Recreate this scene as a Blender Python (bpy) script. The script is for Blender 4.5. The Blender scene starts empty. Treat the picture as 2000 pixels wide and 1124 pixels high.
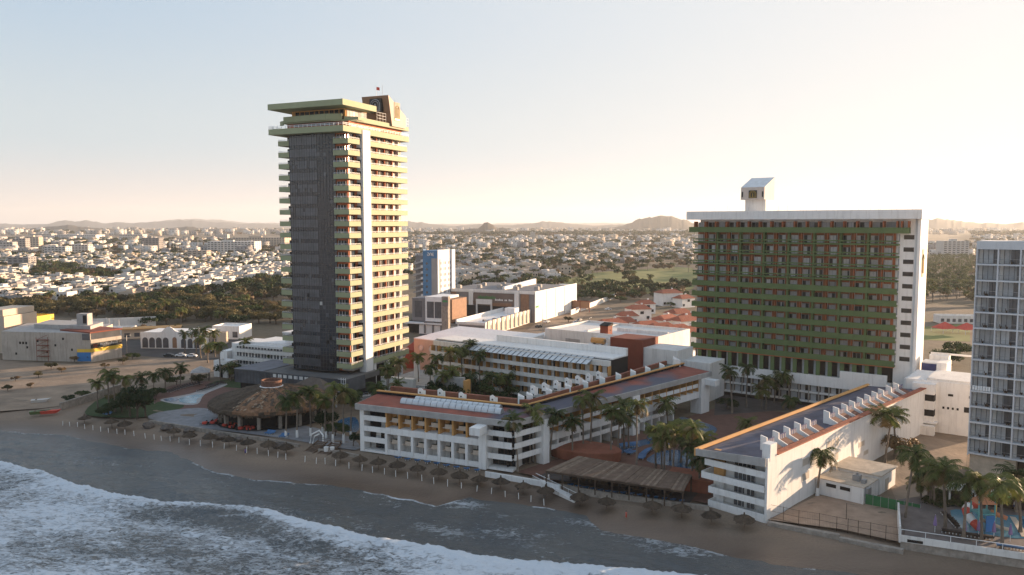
import bpy, math, random
import numpy as np
from mathutils import Vector, Matrix
R = math.radians
rnd = random.Random(7)
sc = bpy.context.scene
col = sc.collection
# ---------------------------------------------------------------- camera, sky, sun, exposure
CAMZ, F, PITCH = 55.0, 1556.0, R(4.56)
cd = bpy.data.cameras.new("camera"); cam = bpy.data.objects.new("camera", cd); col.objects.link(cam)
cd.sensor_width = 36; cd.lens = 28.0; cd.clip_start = 1; cd.clip_end = 80000
cam.location = (0, 0, CAMZ); cam.rotation_euler = (R(90) - PITCH, 0, 0)
sc.camera = cam
SUN_AZ, SUN_EL = R(59), R(6.0)            # azimuth measured from the view direction (+Y) towards +X
w = bpy.data.worlds.new("World"); sc.world = w; w.use_nodes = True
nt = w.node_tree; nt.nodes.clear()
sky = nt.nodes.new("ShaderNodeTexSky"); sky.sky_type = 'NISHITA'; sky.sun_disc = False
sky.sun_elevation = SUN_EL; sky.sun_rotation = SUN_AZ
sky.altitude = 50; sky.air_density = 1.0; sky.dust_density = 1.0; sky.ozone_density = 2.0
bg = nt.nodes.new("ShaderNodeBackground"); bg.inputs[1].default_value = 0.117
wo = nt.nodes.new("ShaderNodeOutputWorld")
hsv = nt.nodes.new("ShaderNodeHueSaturation"); hsv.inputs['Saturation'].default_value = .8
gam = nt.nodes.new("ShaderNodeGamma"); gam.inputs[1].default_value = .45
tcw = nt.nodes.new("ShaderNodeTexCoord"); sx = nt.nodes.new("ShaderNodeSeparateXYZ"); nt.links.new(tcw.outputs['Generated'], sx.inputs[0])
crw = nt.nodes.new("ShaderNodeValToRGB"); crw.color_ramp.interpolation = 'EASE'; ew = crw.color_ramp.elements; ew.new(.1); ew.new(.27); ew.new(.5)      # hazy air by height
for k, (p_, c_) in enumerate(((.0, (.79, .72, .685)), (.10, (.60, .68, .725)), (.26, (.47, .60, .73)), (.5, (.40, .53, .70)), (1.0, (.34, .47, .66)))): ew[k].position = p_; ew[k].color = (*c_, 1)
nt.links.new(sx.outputs[2], crw.inputs[0])
dt = nt.nodes.new("ShaderNodeVectorMath"); dt.operation = 'DOT_PRODUCT'; dt.inputs[1].default_value = (math.sin(SUN_AZ)*math.cos(SUN_EL), math.cos(SUN_AZ)*math.cos(SUN_EL), math.sin(SUN_EL)); nt.links.new(tcw.outputs['Generated'], dt.inputs[0])
mrw = nt.nodes.new("ShaderNodeMapRange"); mrw.inputs[1].default_value = .03; mrw.inputs[2].default_value = .95; nt.links.new(dt.outputs['Value'], mrw.inputs[0])
pw = nt.nodes.new("ShaderNodeMath"); pw.operation = 'POWER'; pw.inputs[1].default_value = 1.45; nt.links.new(mrw.outputs[0], pw.inputs[0])
glow = nt.nodes.new("ShaderNodeMix"); glow.data_type = 'RGBA'; glow.inputs[7].default_value = (.885, .875, .86, 1); nt.links.new(pw.outputs[0], glow.inputs[0]); nt.links.new(crw.outputs[0], glow.inputs[6])
scl = nt.nodes.new("ShaderNodeVectorMath"); scl.operation = 'SCALE'; scl.inputs['Scale'].default_value = 2.95; nt.links.new(glow.outputs[2], scl.inputs[0])
fin_ = nt.nodes.new("ShaderNodeMix"); fin_.data_type = 'RGBA'; fin_.inputs[0].default_value = .97; fin_.clamp_result = False
for a_, b_ in ((sky.outputs[0], hsv.inputs['Color']), (hsv.outputs[0], gam.inputs[0]), (gam.outputs[0], fin_.inputs[6]), (scl.outputs[0], fin_.inputs[7]), (fin_.outputs[2], bg.inputs[0]), (bg.outputs[0], wo.inputs[0])): nt.links.new(a_, b_)
sl = bpy.data.lights.new("sun", 'SUN'); sl.energy = 5.0; sl.angle = R(0.5); sl.color = (1.0, 0.70, 0.45)
so = bpy.data.objects.new("sun", sl); col.objects.link(so)
so.rotation_euler = Vector((-math.sin(SUN_AZ)*math.cos(SUN_EL), -math.cos(SUN_AZ)*math.cos(SUN_EL), -math.sin(SUN_EL))).to_track_quat('-Z', 'Y').to_euler()
sc.view_settings.view_transform = 'Standard'; sc.view_settings.look = 'None'
sc.view_settings.exposure = 1.6; sc.view_settings.gamma = 1
sc.cycles.max_bounces = 6; sc.cycles.diffuse_bounces = 3; sc.cycles.volume_bounces = 2
sc.cycles.transparent_max_bounces = 8; sc.cycles.use_denoising = True; sc.cycles.sample_clamp_indirect = 4

# ---------------------------------------------------------------- helpers
def ray(px, py):
    x = (px - 1000)/F; u = (562 - py)/F
    f = math.cos(PITCH) + u*math.sin(PITCH)
    return x/f, (u*math.cos(PITCH) - math.sin(PITCH))/f
def gp(px, py, z=0.0):
    a, b = ray(px, py); Y = (z - CAMZ)/b
    return Vector((a*Y, Y, z))
def at(px, py, Y):
    a, b = ray(px, py)
    return Vector((a*Y, Y, CAMZ + b*Y))
def zat(py, Y): return at(1000, py, Y).z
def proj(p):
    f = p[1]*math.cos(PITCH) - (p[2]-CAMZ)*math.sin(PITCH); u = p[1]*math.sin(PITCH) + (p[2]-CAMZ)*math.cos(PITCH)
    if f <= 1: return (-9999, -9999)
    return 1000 + F*p[0]/f, 562 - F*u/f

class Parts:                               # every piece a part of its own, the largest 100; what is left over is one mass
    def __init__(s, name, mats, parent, cap=100, extra=None): s.a = (name, mats, parent, cap); s.p = []
    def box(s, *b): s.p.append(MB().box(*b))
    def done(s):
        name, mats, parent, cap = s.a
        for q in s.p[:cap]: q.build(name, mats, parent)
        if len(s.p) > cap:
            r = MB()
            for q in s.p[cap:]: r.add(q)
            tag(r.build('small_'+name, mats, parent), kind='stuff')
class MB:
    def __init__(s): s.v = []; s.f = []; s.m = []
    def face(s, pts, m=0):
        n = len(s.v); s.v.extend(tuple(p) for p in pts); s.f.append(tuple(range(n, n+len(pts)))); s.m.append(m); return s
    def hexa(s, b, t, m=0, mt=None, mb=None):
        n = len(s.v); k = len(b); s.v.extend(tuple(p) for p in b); s.v.extend(tuple(p) for p in t)
        s.f.append(tuple(range(n+k-1, n-1, -1))); s.m.append(m if mb is None else mb)
        s.f.append(tuple(range(n+k, n+2*k))); s.m.append(m if mt is None else mt)
        for i in range(k):
            j = (i+1) % k; s.f.append((n+i, n+j, n+k+j, n+k+i)); s.m.append(m)
        return s
    def box(s, x0, x1, y0, y1, z0, z1, m=0, mt=None):
        q = [(x0, y0), (x1, y0), (x1, y1), (x0, y1)]
        return s.hexa([(x, y, z0) for x, y in q], [(x, y, z1) for x, y in q], m, mt)
    def prism(s, poly, z0, z1, m=0, mt=None):
        a = sum(poly[i][0]*poly[(i+1) % len(poly)][1]-poly[(i+1) % len(poly)][0]*poly[i][1] for i in range(len(poly)))
        if a < 0: poly = poly[::-1]
        g0 = z0 if callable(z0) else (lambda x, y: z0); g1 = z1 if callable(z1) else (lambda x, y: z1)
        return s.hexa([(p[0], p[1], g0(p[0], p[1])) for p in poly], [(p[0], p[1], g1(p[0], p[1])) for p in poly], m, mt)
    def beam(s, p, q, w, h, m=0):          # box from p to q, w wide, top edge at p.z..: centred
        p, q = Vector(p), Vector(q); d = (q-p).normalized()
        up = Vector((0, 0, 1)) if abs(d.z) < .95 else Vector((1, 0, 0))
        a = d.cross(up).normalized()*w/2; c = a.cross(d).normalized()*h/2
        return s.hexa([p-a-c, p+a-c, p+a+c, p-a+c], [q-a-c, q+a-c, q+a+c, q-a+c], m)
    def tube(s, pts, rad, n=6, m=0, cap=True):
        pts = [Vector(p) for p in pts]; base = len(s.v)
        for i, p in enumerate(pts):
            d = (pts[min(i+1, len(pts)-1)] - pts[max(i-1, 0)]).normalized()
            up = Vector((0, 0, 1)) if abs(d.z) < .9 else Vector((1, 0, 0))
            a = d.cross(up).normalized(); c = d.cross(a); r = rad[i] if hasattr(rad, '__len__') else rad
            for k in range(n):
                t = 2*math.pi*k/n; s.v.append(tuple(p + a*math.cos(t)*r + c*math.sin(t)*r))
        for i in range(len(pts)-1):
            for k in range(n):
                k2 = (k+1) % n; s.f.append((base+i*n+k, base+i*n+k2, base+(i+1)*n+k2, base+(i+1)*n+k)); s.m.append(m)
        if cap:
            s.f.append(tuple(base+k for k in range(n))); s.m.append(m)
            b2 = base+(len(pts)-1)*n; s.f.append(tuple(b2+n-1-k for k in range(n))); s.m.append(m)
        return s
    def lathe(s, prof, n=16, c=(0, 0), m=0):
        base = len(s.v)
        for r, z in prof:
            for k in range(n):
                t = 2*math.pi*k/n; s.v.append((c[0]+r*math.cos(t), c[1]+r*math.sin(t), z))
        for i in range(len(prof)-1):
            for k in range(n):
                k2 = (k+1) % n; s.f.append((base+i*n+k, base+i*n+k2, base+(i+1)*n+k2, base+(i+1)*n+k)); s.m.append(m)
        return s
    def add(s, o, loc=(0, 0, 0), rz=0.0, sc_=(1, 1, 1), mo=0):
        n = len(s.v); c, si = math.cos(rz), math.sin(rz)
        for x, y, z in o.v:
            x *= sc_[0]; y *= sc_[1]; z *= sc_[2]
            s.v.append((x*c-y*si+loc[0], x*si+y*c+loc[1], z+loc[2]))
        s.f.extend(tuple(i+n for i in f) for f in o.f); s.m.extend(k+mo for k in o.m); return s
    def mesh(s, name, mats, smooth=False):
        me = bpy.data.meshes.new(name); me.from_pydata(s.v, [], s.f)
        for k in (mats if isinstance(mats, (list, tuple)) else [mats]): me.materials.append(k)
        me.polygons.foreach_set('material_index', s.m)
        if smooth: me.polygons.foreach_set('use_smooth', [True]*len(s.f))
        me.update(); return me
    def build(s, name, mats, parent=None, smooth=False):
        o = bpy.data.objects.new(name, s.mesh(name, mats, smooth)); col.objects.link(o)
        if parent is not None: o.parent = parent
        return o
THINGS = []
def tag(o, label=None, cat=None, group=None, kind=None):
    if label: o['label'] = label
    if cat: o['category'] = cat; THINGS.append(o)
    if group: o['group'] = group
    if kind: o['kind'] = kind
    return o
def thing(name, label, cat, loc=(0, 0, 0), rz=0.0, group=None):
    o = bpy.data.objects.new(name, None); o.empty_display_size = .5; col.objects.link(o)
    o.location = loc; o.rotation_euler = (0, 0, rz)
    return tag(o, label, cat, group)
def struct(mb, name, mats, smooth=False): return tag(mb.build(name, mats, None, smooth), kind='structure')
def kids(o):
    return KID.get(o.name, [])
KID = {}
def snap(root, parts):                     # remember the tree of a prototype so it can be copied without searching
    KID[root.name] = parts
def copy_tree(root, tree, loc, rz=0.0, s=1.0, label=None, cat=None, group=None):
    c = root.copy(); col.objects.link(c); c.parent = None
    c.location = loc; c.rotation_euler = (0, 0, rz); c.scale = (s, s, s) if not hasattr(s, '__len__') else s
    for part, subs in tree:
        p = part.copy(); col.objects.link(p); p.parent = c
        for q in subs:
            r = q.copy(); col.objects.link(r); r.parent = p
    if label: c['label'] = label
    if group: c['group'] = group
    THINGS.append(c); return c

# ---------------------------------------------------------------- materials
MAT = {}
def node(nt, t, **kw):
    n = nt.nodes.new(t)
    for k, v in kw.items(): setattr(n, k, v)
    return n
def mat(name, c, rough=.8, var=.18, scale=.35, dirt=0.0, dirtc=(.12, .10, .085), bump=0.0, bscale=3.0, metal=0.0, spec=.4, rand=0.0, emit=0):
    m = bpy.data.materials.new(name); m.use_nodes = True; t = m.node_tree; b = t.nodes['Principled BSDF']; L = t.links
    tc = node(t, 'ShaderNodeTexCoord'); vec = tc.outputs['Object']
    n1 = node(t, 'ShaderNodeTexNoise'); n1.inputs['Scale'].default_value = scale; n1.inputs['Detail'].default_value = 5; n1.inputs['Roughness'].default_value = .62
    L.new(vec, n1.inputs['Vector'])
    mr = node(t, 'ShaderNodeMapRange'); mr.inputs[1].default_value = .3; mr.inputs[2].default_value = .7
    mr.inputs[3].default_value = 1-var; mr.inputs[4].default_value = 1+var; L.new(n1.outputs[0], mr.inputs[0])
    hs = node(t, 'ShaderNodeVectorMath', operation='SCALE'); hs.inputs[0].default_value = c[:3]; L.new(mr.outputs[0], hs.inputs['Scale'])
    out = hs.outputs[0]
    if rand:
        oi = node(t, 'ShaderNodeObjectInfo'); m2 = node(t, 'ShaderNodeMapRange'); m2.inputs[3].default_value = 1-rand; m2.inputs[4].default_value = 1+rand
        L.new(oi.outputs['Random'], m2.inputs[0]); h2 = node(t, 'ShaderNodeVectorMath', operation='SCALE'); L.new(out, h2.inputs[0]); L.new(m2.outputs[0], h2.inputs['Scale']); out = h2.outputs[0]
    if dirt:
        mp = node(t, 'ShaderNodeMapping'); mp.inputs['Scale'].default_value = (.9, .9, .09); L.new(vec, mp.inputs[0])
        n2 = node(t, 'ShaderNodeTexNoise'); n2.inputs['Scale'].default_value = 1.3; n2.inputs['Detail'].default_value = 6; n2.inputs['Roughness'].default_value = .7; L.new(mp.outputs[0], n2.inputs['Vector'])
        r2 = node(t, 'ShaderNodeMapRange'); r2.inputs[1].default_value = .5; r2.inputs[2].default_value = .78; r2.inputs[4].default_value = dirt; L.new(n2.outputs[0], r2.inputs[0])
        mx = node(t, 'ShaderNodeMix', data_type='RGBA'); L.new(r2.outputs[0], mx.inputs[0]); L.new(out, mx.inputs[6]); mx.inputs[7].default_value = (*dirtc, 1); out = mx.outputs[2]
    L.new(out, b.inputs['Base Color'])
    b.inputs['Roughness'].default_value = rough; b.inputs['Metallic'].default_value = metal; b.inputs['Specular IOR Level'].default_value = spec
    if bump:
        n3 = node(t, 'ShaderNodeTexNoise'); n3.inputs['Scale'].default_value = bscale; n3.inputs['Detail'].default_value = 4; L.new(vec, n3.inputs['Vector'])
        bp = node(t, 'ShaderNodeBump'); bp.inputs['Strength'].default_value = bump; bp.inputs['Distance'].default_value = .3; L.new(n3.outputs[0], bp.inputs['Height']); L.new(bp.outputs[0], b.inputs['Normal'])
    MAT[name] = m; return m
def leafmat(name, c, c2, rand=.25, trans=.25):
    m = bpy.data.materials.new(name); m.use_nodes = True; t = m.node_tree; b = t.nodes['Principled BSDF']; L = t.links
    oi = node(t, 'ShaderNodeObjectInfo'); tc = node(t, 'ShaderNodeTexCoord')
    n1 = node(t, 'ShaderNodeTexNoise'); n1.inputs['Scale'].default_value = .8; n1.inputs['Detail'].default_value = 3; L.new(tc.outputs['Object'], n1.inputs['Vector'])
    ad = node(t, 'ShaderNodeMath', operation='ADD'); L.new(n1.outputs[0], ad.inputs[0])
    mu = node(t, 'ShaderNodeMath', operation='MULTIPLY_ADD'); L.new(oi.outputs['Random'], mu.inputs[0]); mu.inputs[1].default_value = rand*2.4; mu.inputs[2].default_value = -rand*1.2
    L.new(mu.outputs[0], ad.inputs[1])
    mr = node(t, 'ShaderNodeMapRange'); mr.inputs[1].default_value = .3; mr.inputs[2].default_value = .72; L.new(ad.outputs[0], mr.inputs[0])
    mx = node(t, 'ShaderNodeMix', data_type='RGBA'); L.new(mr.outputs[0], mx.inputs[0]); mx.inputs[6].default_value = (*c, 1); mx.inputs[7].default_value = (*c2, 1)
    L.new(mx.outputs[2], b.inputs['Base Color']); b.inputs['Roughness'].default_value = .6; b.inputs['Specular IOR Level'].default_value = .25
    tr = node(t, 'ShaderNodeBsdfTranslucent'); L.new(mx.outputs[2], tr.inputs[0]); ms = node(t, 'ShaderNodeMixShader'); ms.inputs[0].default_value = trans
    L.new(b.outputs[0], ms.inputs[1]); L.new(tr.outputs[0], ms.inputs[2]); L.new(ms.outputs[0], t.nodes['Material Output'].inputs[0])
    MAT[name] = m; return m
white = mat('white_paint', (.78, .76, .73), .75, .06, .2, .45, (.33, .29, .25))
white2 = mat('white_render', (.72, .69, .65), .8, .08, .25, .55, (.30, .26, .22))
house_w = mat('house_white', (.56, .53, .495), .85, .1, .1, .3, (.3, .26, .22), rand=.22)
house_c = mat('house_cream', (.52, .43, .34), .85, .08, .1, .25, (.35, .28, .22), rand=.15)
house_g = mat('house_grey', (.30, .28, .27), .85, .1, .1, .25, (.25, .22, .2), rand=.25)
concrete = mat('raw_concrete', (.38, .36, .34), .9, .16, .5, .5, (.16, .14, .13))
stone = mat('stone_wall', (.30, .26, .22), .9, .3, .9, .3, bump=.6, bscale=1.6)
stone_l = mat('limestone', (.48, .40, .31), .9, .22, .6, .35, (.26, .21, .16))
green_p = mat('olive_green_paint', (.31, .325, .190), .7, .06, .3, .3, (.22, .22, .13))
green_d = mat('dark_green_paint', (.095, .142, .050), .7, .1, .3, .35, (.05, .08, .03))
orange_p = mat('orange_paint', (.46, .125, .05), .75, .1, .3, .2, (.25, .08, .04))
ochre = mat('ochre_paint', (.58, .30, .10), .8, .08, .3, .25, (.3, .17, .08))
brown_p = mat('brown_paint', (.30, .17, .10), .8, .08, .3, .25)
peach = mat('peach_render', (.56, .46, .37), .8, .06, .3, .2, (.4, .28, .2))
terra = mat('terracotta', (.26, .085, .048), .8, .28, .35, .4, (.16, .08, .06))
rust = mat('brick_red', (.20, .048, .026), .8, .1, .4, .2, (.15, .05, .03))
tile = mat('roof_tile', (.30, .088, .046), .8, .3, 1.2, .3, (.2, .08, .05), bump=.4, bscale=4, rand=.15)
glass = mat('dark_glass', (.018, .020, .024), .12, .3, .4, spec=.22)
glass2 = mat('smoked_glass', (.022, .024, .030), .12, .4, .3, spec=.8)
glass3 = mat('smoked_glass_pale', (.085, .088, .098), .18, .3, .3, spec=.8)
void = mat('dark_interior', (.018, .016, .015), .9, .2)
curtain = mat('curtain', (.62, .60, .57), .9, .1, 1.0, rand=.3)
metal_g = mat('grey_metal', (.30, .31, .32), .45, .1, metal=.4)
metal_w = mat('white_metal', (.75, .75, .74), .5, .05)
blackm = mat('black_metal', (.02, .02, .021), .5, .1)
polyc = mat('polycarbonate', (.55, .58, .60), .25, .12, .8, .3, (.3, .3, .3))
bluep = mat('blue_paint', (.035, .11, .24), .7, .1, .3, .15)
navy = mat('navy_paint', (.05, .06, .16), .8, .2, .6, .3)
teal = mat('teal_floor', (.07, .20, .18), .7, .25, .4, .3)
thatch = mat('thatch', (.088, .063, .043), .95, .45, 1.1, .3, (.05, .04, .03), bump=.9, bscale=6, rand=.25)
wood = mat('weathered_wood', (.13, .085, .058), .85, .35, .8, .4, (.09, .07, .055))
wood_d = mat('dark_wood', (.07, .045, .03), .8, .3)
bark = mat('palm_bark', (.17, .135, .105), .9, .3, 2.0, rand=.2)
bark_d = mat('tree_bark', (.10, .075, .055), .9, .3, 2.0)
sunbed_b = mat('blue_sunbed', (.06, .15, .30), .7, .1, rand=.15)
sunbed_k = mat('dark_sunbed', (.035, .025, .022), .7, .1)
redc = mat('red_cloth', (.55, .07, .045), .8, .1)
purple = mat('purple_canvas', (.22, .15, .30), .8, .1)
yellow = mat('yellow_paint', (.72, .46, .05), .7, .1, .3, .2)
skin = mat('skin', (.42, .26, .18), .6, .05)
gold = mat('gold_paint', (.36, .25, .06), .4, .15, metal=.5)
asphalt = mat('asphalt', (.055, .052, .05), .9, .25, .2)
rubber = mat('rubber', (.015, .015, .015), .8, .1)
leaf_palm = leafmat('palm_leaf', (.030, .052, .010), (.115, .13, .026))
leaf_dry = leafmat('palm_leaf_dry', (.13, .095, .04), (.23, .16, .07))
leaf_a = leafmat('scrub_leaf', (.056, .054, .020), (.15, .12, .045), .35)
leaf_b = leafmat('green_leaf', (.016, .036, .009), (.050, .075, .018), .3)
leaf_c = leafmat('dry_leaf', (.12, .075, .035), (.21, .14, .065), .3)
grass_m = mat('lawn_grass', (.034, .060, .015), .95, .3, .6, bump=.4, bscale=8)
golf_m = mat('golf_grass', (.16, .17, .045), .95, .3, .02)
# ---------------------------------------------------------------- coast frame, ground, sea, hills, haze
CA = R(-24.6); CU = Vector((math.cos(CA), math.sin(CA), 0)); CV = Vector((-math.sin(CA), math.cos(CA), 0))
SEA = -1.6
def uv(p): return p.x*CU.x + p.y*CU.y, p.x*CV.x + p.y*CV.y
def xy(u, v): return u*CU.x + v*CV.x, u*CU.y + v*CV.y
shore_px = [(-140, 838), (0, 843), (120, 851), (250, 877), (330, 884), (372, 900), (415, 921), (480, 935), (560, 943), (640, 949), (705, 957), (757, 970), (812, 975), (852, 990), (916, 972), (965, 979), (1020, 986), (1090, 997), (1146, 1009), (1172, 1036), (1230, 1046), (1300, 1058), (1400, 1082), (1500, 1100), (1600, 1112), (1720, 1126), (1900, 1150), (2100, 1180)]
su = np.array([uv(gp(x, y, SEA)) for x, y in shore_px]); su = su[np.argsort(su[:, 0])]
def shore_v(u): return np.interp(u, su[:, 0], su[:, 1])
def vnoise(x, y, seed=0):                      # smooth value noise on arrays
    rs = np.random.RandomState(seed); T = rs.rand(256, 256)
    xi = np.floor(x).astype(int); yi = np.floor(y).astype(int); fx = x-xi; fy = y-yi
    fx = fx*fx*(3-2*fx); fy = fy*fy*(3-2*fy); a = T[xi % 256, yi % 256]; b = T[(xi+1) % 256, yi % 256]; c = T[xi % 256, (yi+1) % 256]; d = T[(xi+1) % 256, (yi+1) % 256]
    return (a*(1-fx)+b*fx)*(1-fy)+(c*(1-fx)+d*fx)*fy
def fbm(x, y, o=4, seed=0): return sum(vnoise(x*2**k, y*2**k, seed+k)/2**(k+1) for k in range(o))
def gridmesh(name, X, Y, Z, mats, attrs=None, smooth=True):
    ny, nx = X.shape; me = bpy.data.meshes.new(name)
    V = np.stack([X, Y, Z], -1).reshape(-1, 3); i = np.arange(ny*nx).reshape(ny, nx)
    Fc = np.stack([i[:-1, :-1], i[:-1, 1:], i[1:, 1:], i[1:, :-1]], -1).reshape(-1, 4)
    me.vertices.add(len(V)); me.vertices.foreach_set('co', V.ravel()); me.loops.add(Fc.size); me.loops.foreach_set('vertex_index', Fc.ravel())
    me.polygons.add(len(Fc)); me.polygons.foreach_set('loop_start', np.arange(0, Fc.size, 4)); me.polygons.foreach_set('loop_total', np.full(len(Fc), 4))
    if smooth: me.polygons.foreach_set('use_smooth', np.ones(len(Fc), bool))
    me.update(calc_edges=True)
    for k, a in (attrs or {}).items():
        at_ = me.attributes.new(k, 'FLOAT', 'POINT'); at_.data.foreach_set('value', a.ravel().astype(np.float32))
    me.materials.append(mats); o = bpy.data.objects.new(name, me); col.objects.link(o); return o
# ground: one sheet, shore-following, reaching the horizon
gu = np.concatenate([[-40000, -15000, -6000, -2500, -1200, -700, -450], np.arange(-330, 260, 2.5), [300, 450, 700, 1200, 2500, 6000, 15000, 40000]])
gt = np.concatenate([[-900, -300, -120, -60, -30, -15], np.arange(-8, 46, 1.5), [52, 60, 75, 100, 140, 200, 300, 450, 700, 1100, 1800, 3000, 5000, 9000, 16000, 30000, 60000]])
GU, GT = np.meshgrid(gu, gt); GV = shore_v(GU) + GT
gz = np.interp(gt, [-900, -120, -30, -8, 0, 3, 8, 18, 26, 60000], [-9, -6, -3.2, -2.1, SEA+.0, -1.40, -1.0, -.35, 0, 0])
GZ = np.repeat(gz[:, None], len(gu), 1) + np.where((GT > 3) & (GT < 30), (fbm(GU*.35, GT*.5, 3, 5)-.44)*.35, 0)
def ground_z(x, y):
    u, v = x*CU.x+y*CU.y, x*CV.x+y*CV.y
    return float(np.interp(v-shore_v(u), gt, gz))
sandm = np.interp(GT + (fbm(GU*.05, GT*.05, 3, 3)-.5)*14, [24, 42], [1, 0])
wet = np.interp(GT + (fbm(GU*.08, GT*.06, 3, 9)-.5)*7, [1.5, 11], [1, 0])
m = mat('earth', (.21, .15, .10), .95, .3, .05); t = m.node_tree; L = t.links; b = t.nodes['Principled BSDF']
tc = node(t, 'ShaderNodeTexCoord')
def nz(scale, detail=5, rough=.6, sc3=None):
    n = node(t, 'ShaderNodeTexNoise'); n.inputs['Scale'].default_value = scale; n.inputs['Detail'].default_value = detail; n.inputs['Roughness'].default_value = rough
    if sc3:
        mp = node(t, 'ShaderNodeMapping'); mp.inputs['Rotation'].default_value = (0, 0, -CA); mp.inputs['Scale'].default_value = sc3; L.new(tc.outputs['Object'], mp.inputs[0]); L.new(mp.outputs[0], n.inputs[0])
    else: L.new(tc.outputs['Object'], n.inputs[0])
    return n
def ramp(src, stops):
    r = node(t, 'ShaderNodeValToRGB'); e = r.color_ramp.elements
    while len(e) < len(stops): e.new(.5)
    for i, (p, c) in enumerate(stops): e[i].position = p; e[i].color = (*c, 1)
    L.new(src, r.inputs[0]); return r.outputs[0]
def mixc(f, a, c, bt='MIX'):
    x = node(t, 'ShaderNodeMix', data_type='RGBA'); x.blend_type = bt
    for s, k in ((f, 0), (a, 6), (c, 7)):
        if isinstance(s, (int, float)): x.inputs[k].default_value = s
        elif isinstance(s, tuple): x.inputs[k].default_value = (*s, 1)
        else: L.new(s, x.inputs[k])
    return x.outputs[2]
far = ramp(nz(.012, 8).outputs[0], [(.3, (.055, .055, .022)), (.45, (.11, .085, .045)), (.58, (.20, .14, .09)), (.75, (.27, .20, .14))])
far = mixc(.35, far, ramp(nz(.35, 6).outputs[0], [(.3, (.10, .075, .05)), (.7, (.28, .21, .15))]))
sand = ramp(nz(.12, 7, .65, (.6, 1.4, 1)).outputs[0], [(.3, (.185, .130, .088)), (.7, (.29, .21, .146))])
sand = mixc(.4, sand, ramp(nz(2.2, 5, .7).outputs[0], [(.3, (.12, .09, .068)), (.7, (.29, .225, .165))]))
aw = node(t, 'ShaderNodeAttribute', attribute_name='wet'); asn = node(t, 'ShaderNodeAttribute', attribute_name='sand')
wets = ramp(nz(.15, 6, .6, (.4, 1.6, 1)).outputs[0], [(.3, (.088, .059, .041)), (.7, (.135, .093, .066))])
sand = mixc(aw.outputs['Fac'], sand, wets)
L.new(mixc(asn.outputs['Fac'], far, sand), b.inputs['Base Color'])
rr = node(t, 'ShaderNodeMapRange'); L.new(aw.outputs['Fac'], rr.inputs[0]); rr.inputs[3].default_value = .95; rr.inputs[4].default_value = .38; L.new(rr.outputs[0], b.inputs['Roughness'])
bp = node(t, 'ShaderNodeBump'); bp.inputs['Strength'].default_value = .5; bp.inputs['Distance'].default_value = .25; L.new(nz(1.4, 5).outputs[0], bp.inputs['Height']); L.new(bp.outputs[0], b.inputs['Normal'])
GX, GY = xy(GU, GV)
tag(gridmesh('ground', GX, GY, GZ, m, {'sand': sandm, 'wet': wet}), kind='structure')

# sea: breaker along a traced crest, foam carried as a surface property of the water
crest_px = [(-200, 880), (-60, 896), (0, 905), (60, 920), (150, 950), (240, 972), (340, 985), (420, 991), (520, 1003), (600, 1022), (680, 1041), (760, 1060), (870, 1080), (980, 1095), (1100, 1106), (1200, 1113), (1320, 1124), (1500, 1142), (1800, 1175)]
cu = np.array([uv(gp(x, y, SEA+.5)) for x, y in crest_px]); cu = cu[np.argsort(cu[:, 0])]
U = np.concatenate([[-20000, -5000, -1500, -700, -450], np.arange(-320, 230, .55), [300, 500, 1500, 5000, 20000]])
T = np.concatenate([np.arange(0, 74, .45), [76, 80, 90, 110, 160, 300, 900, 4000, 20000]])
UU, TT = np.meshgrid(U, T); jag = (fbm(UU*.25, TT*0, 4, 21)-.5)*2.2
VV = shore_v(UU) + 0.15 - TT + np.where(TT < 14, jag*(1-TT/14), 0)
cd_ = np.interp(UU, cu[:, 0], cu[:, 1]) + (fbm(UU*.16, UU*0, 4, 31)-.5)*1.6 - VV      # >0 seaward of the crest
rip = (fbm(UU*.5, VV*1.1, 4, 41)-.5)*.5 + (fbm(UU*.12, VV*.3, 3, 43)-.5)*.8
back = np.clip(cd_, 0, None); fore = np.clip(-cd_, 0, None)
hgt = 1.15*np.where(cd_ > 0, np.exp(-(back/5.5)**1.3), np.exp(-(fore/.9)**2))*(.75+.6*fbm(UU*.03, UU*0, 2, 47))
edge = np.clip(TT/10, 0, 1)
churn = np.where(cd_ > -1, np.exp(-np.clip(cd_, 0, None)/30)*.9, 0)*(fbm(UU*1.3, VV*1.3, 3, 51)-.45)
ZZ = SEA + .03 + edge*(rip + churn*.75) + hgt*edge
gapm = np.exp(-(((UU-uv(gp(395, 1012, SEA))[0])/17)**2 + ((cd_-5)/4.5)**2)) + .75*np.exp(-(((UU-uv(gp(640, 1052, SEA))[0])/20)**2 + ((cd_-7)/4)**2)) + .5*np.exp(-(((UU-uv(gp(330, 1060, SEA))[0])/30)**2+((cd_-22)/9)**2))
patch = fbm(UU*.035, VV*.07, 3, 61)
foam = np.where(cd_ > 0, .735 + .28*np.exp(-back/2.2) - .42*np.clip(gapm, 0, 1) + (patch-.5)*.5 - .05*np.clip((cd_-20)/40, 0, 1), .17 + (patch-.5)*.75)
foam = np.where((cd_ <= 0) & (cd_ > -1.1), .95, foam)
foam = np.maximum(foam, np.where(TT < .5, .5, 0)*(fbm(UU*.12, UU*0, 3, 71) > .5))
for (px, py, r, k) in ((1150, 1022, 9, .40), (905, 985, 8, .3), (760, 978, 8, .3), (560, 1010, 16, .2), (1300, 1075, 12, .22), (850, 1030, 12, .25)):
    q = uv(gp(px, py, SEA)); foam = np.where(cd_ < 0, foam + k*np.exp(-(((UU-q[0])/r)**2 + ((VV-q[1])/(r*.4))**2)), foam)
m = mat('sea_water', (.03, .045, .05), .12, .1, .1); t = m.node_tree; L = t.links; b = t.nodes['Principled BSDF']; tc = node(t, 'ShaderNodeTexCoord')
fa = node(t, 'ShaderNodeAttribute', attribute_name='foam')
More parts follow.
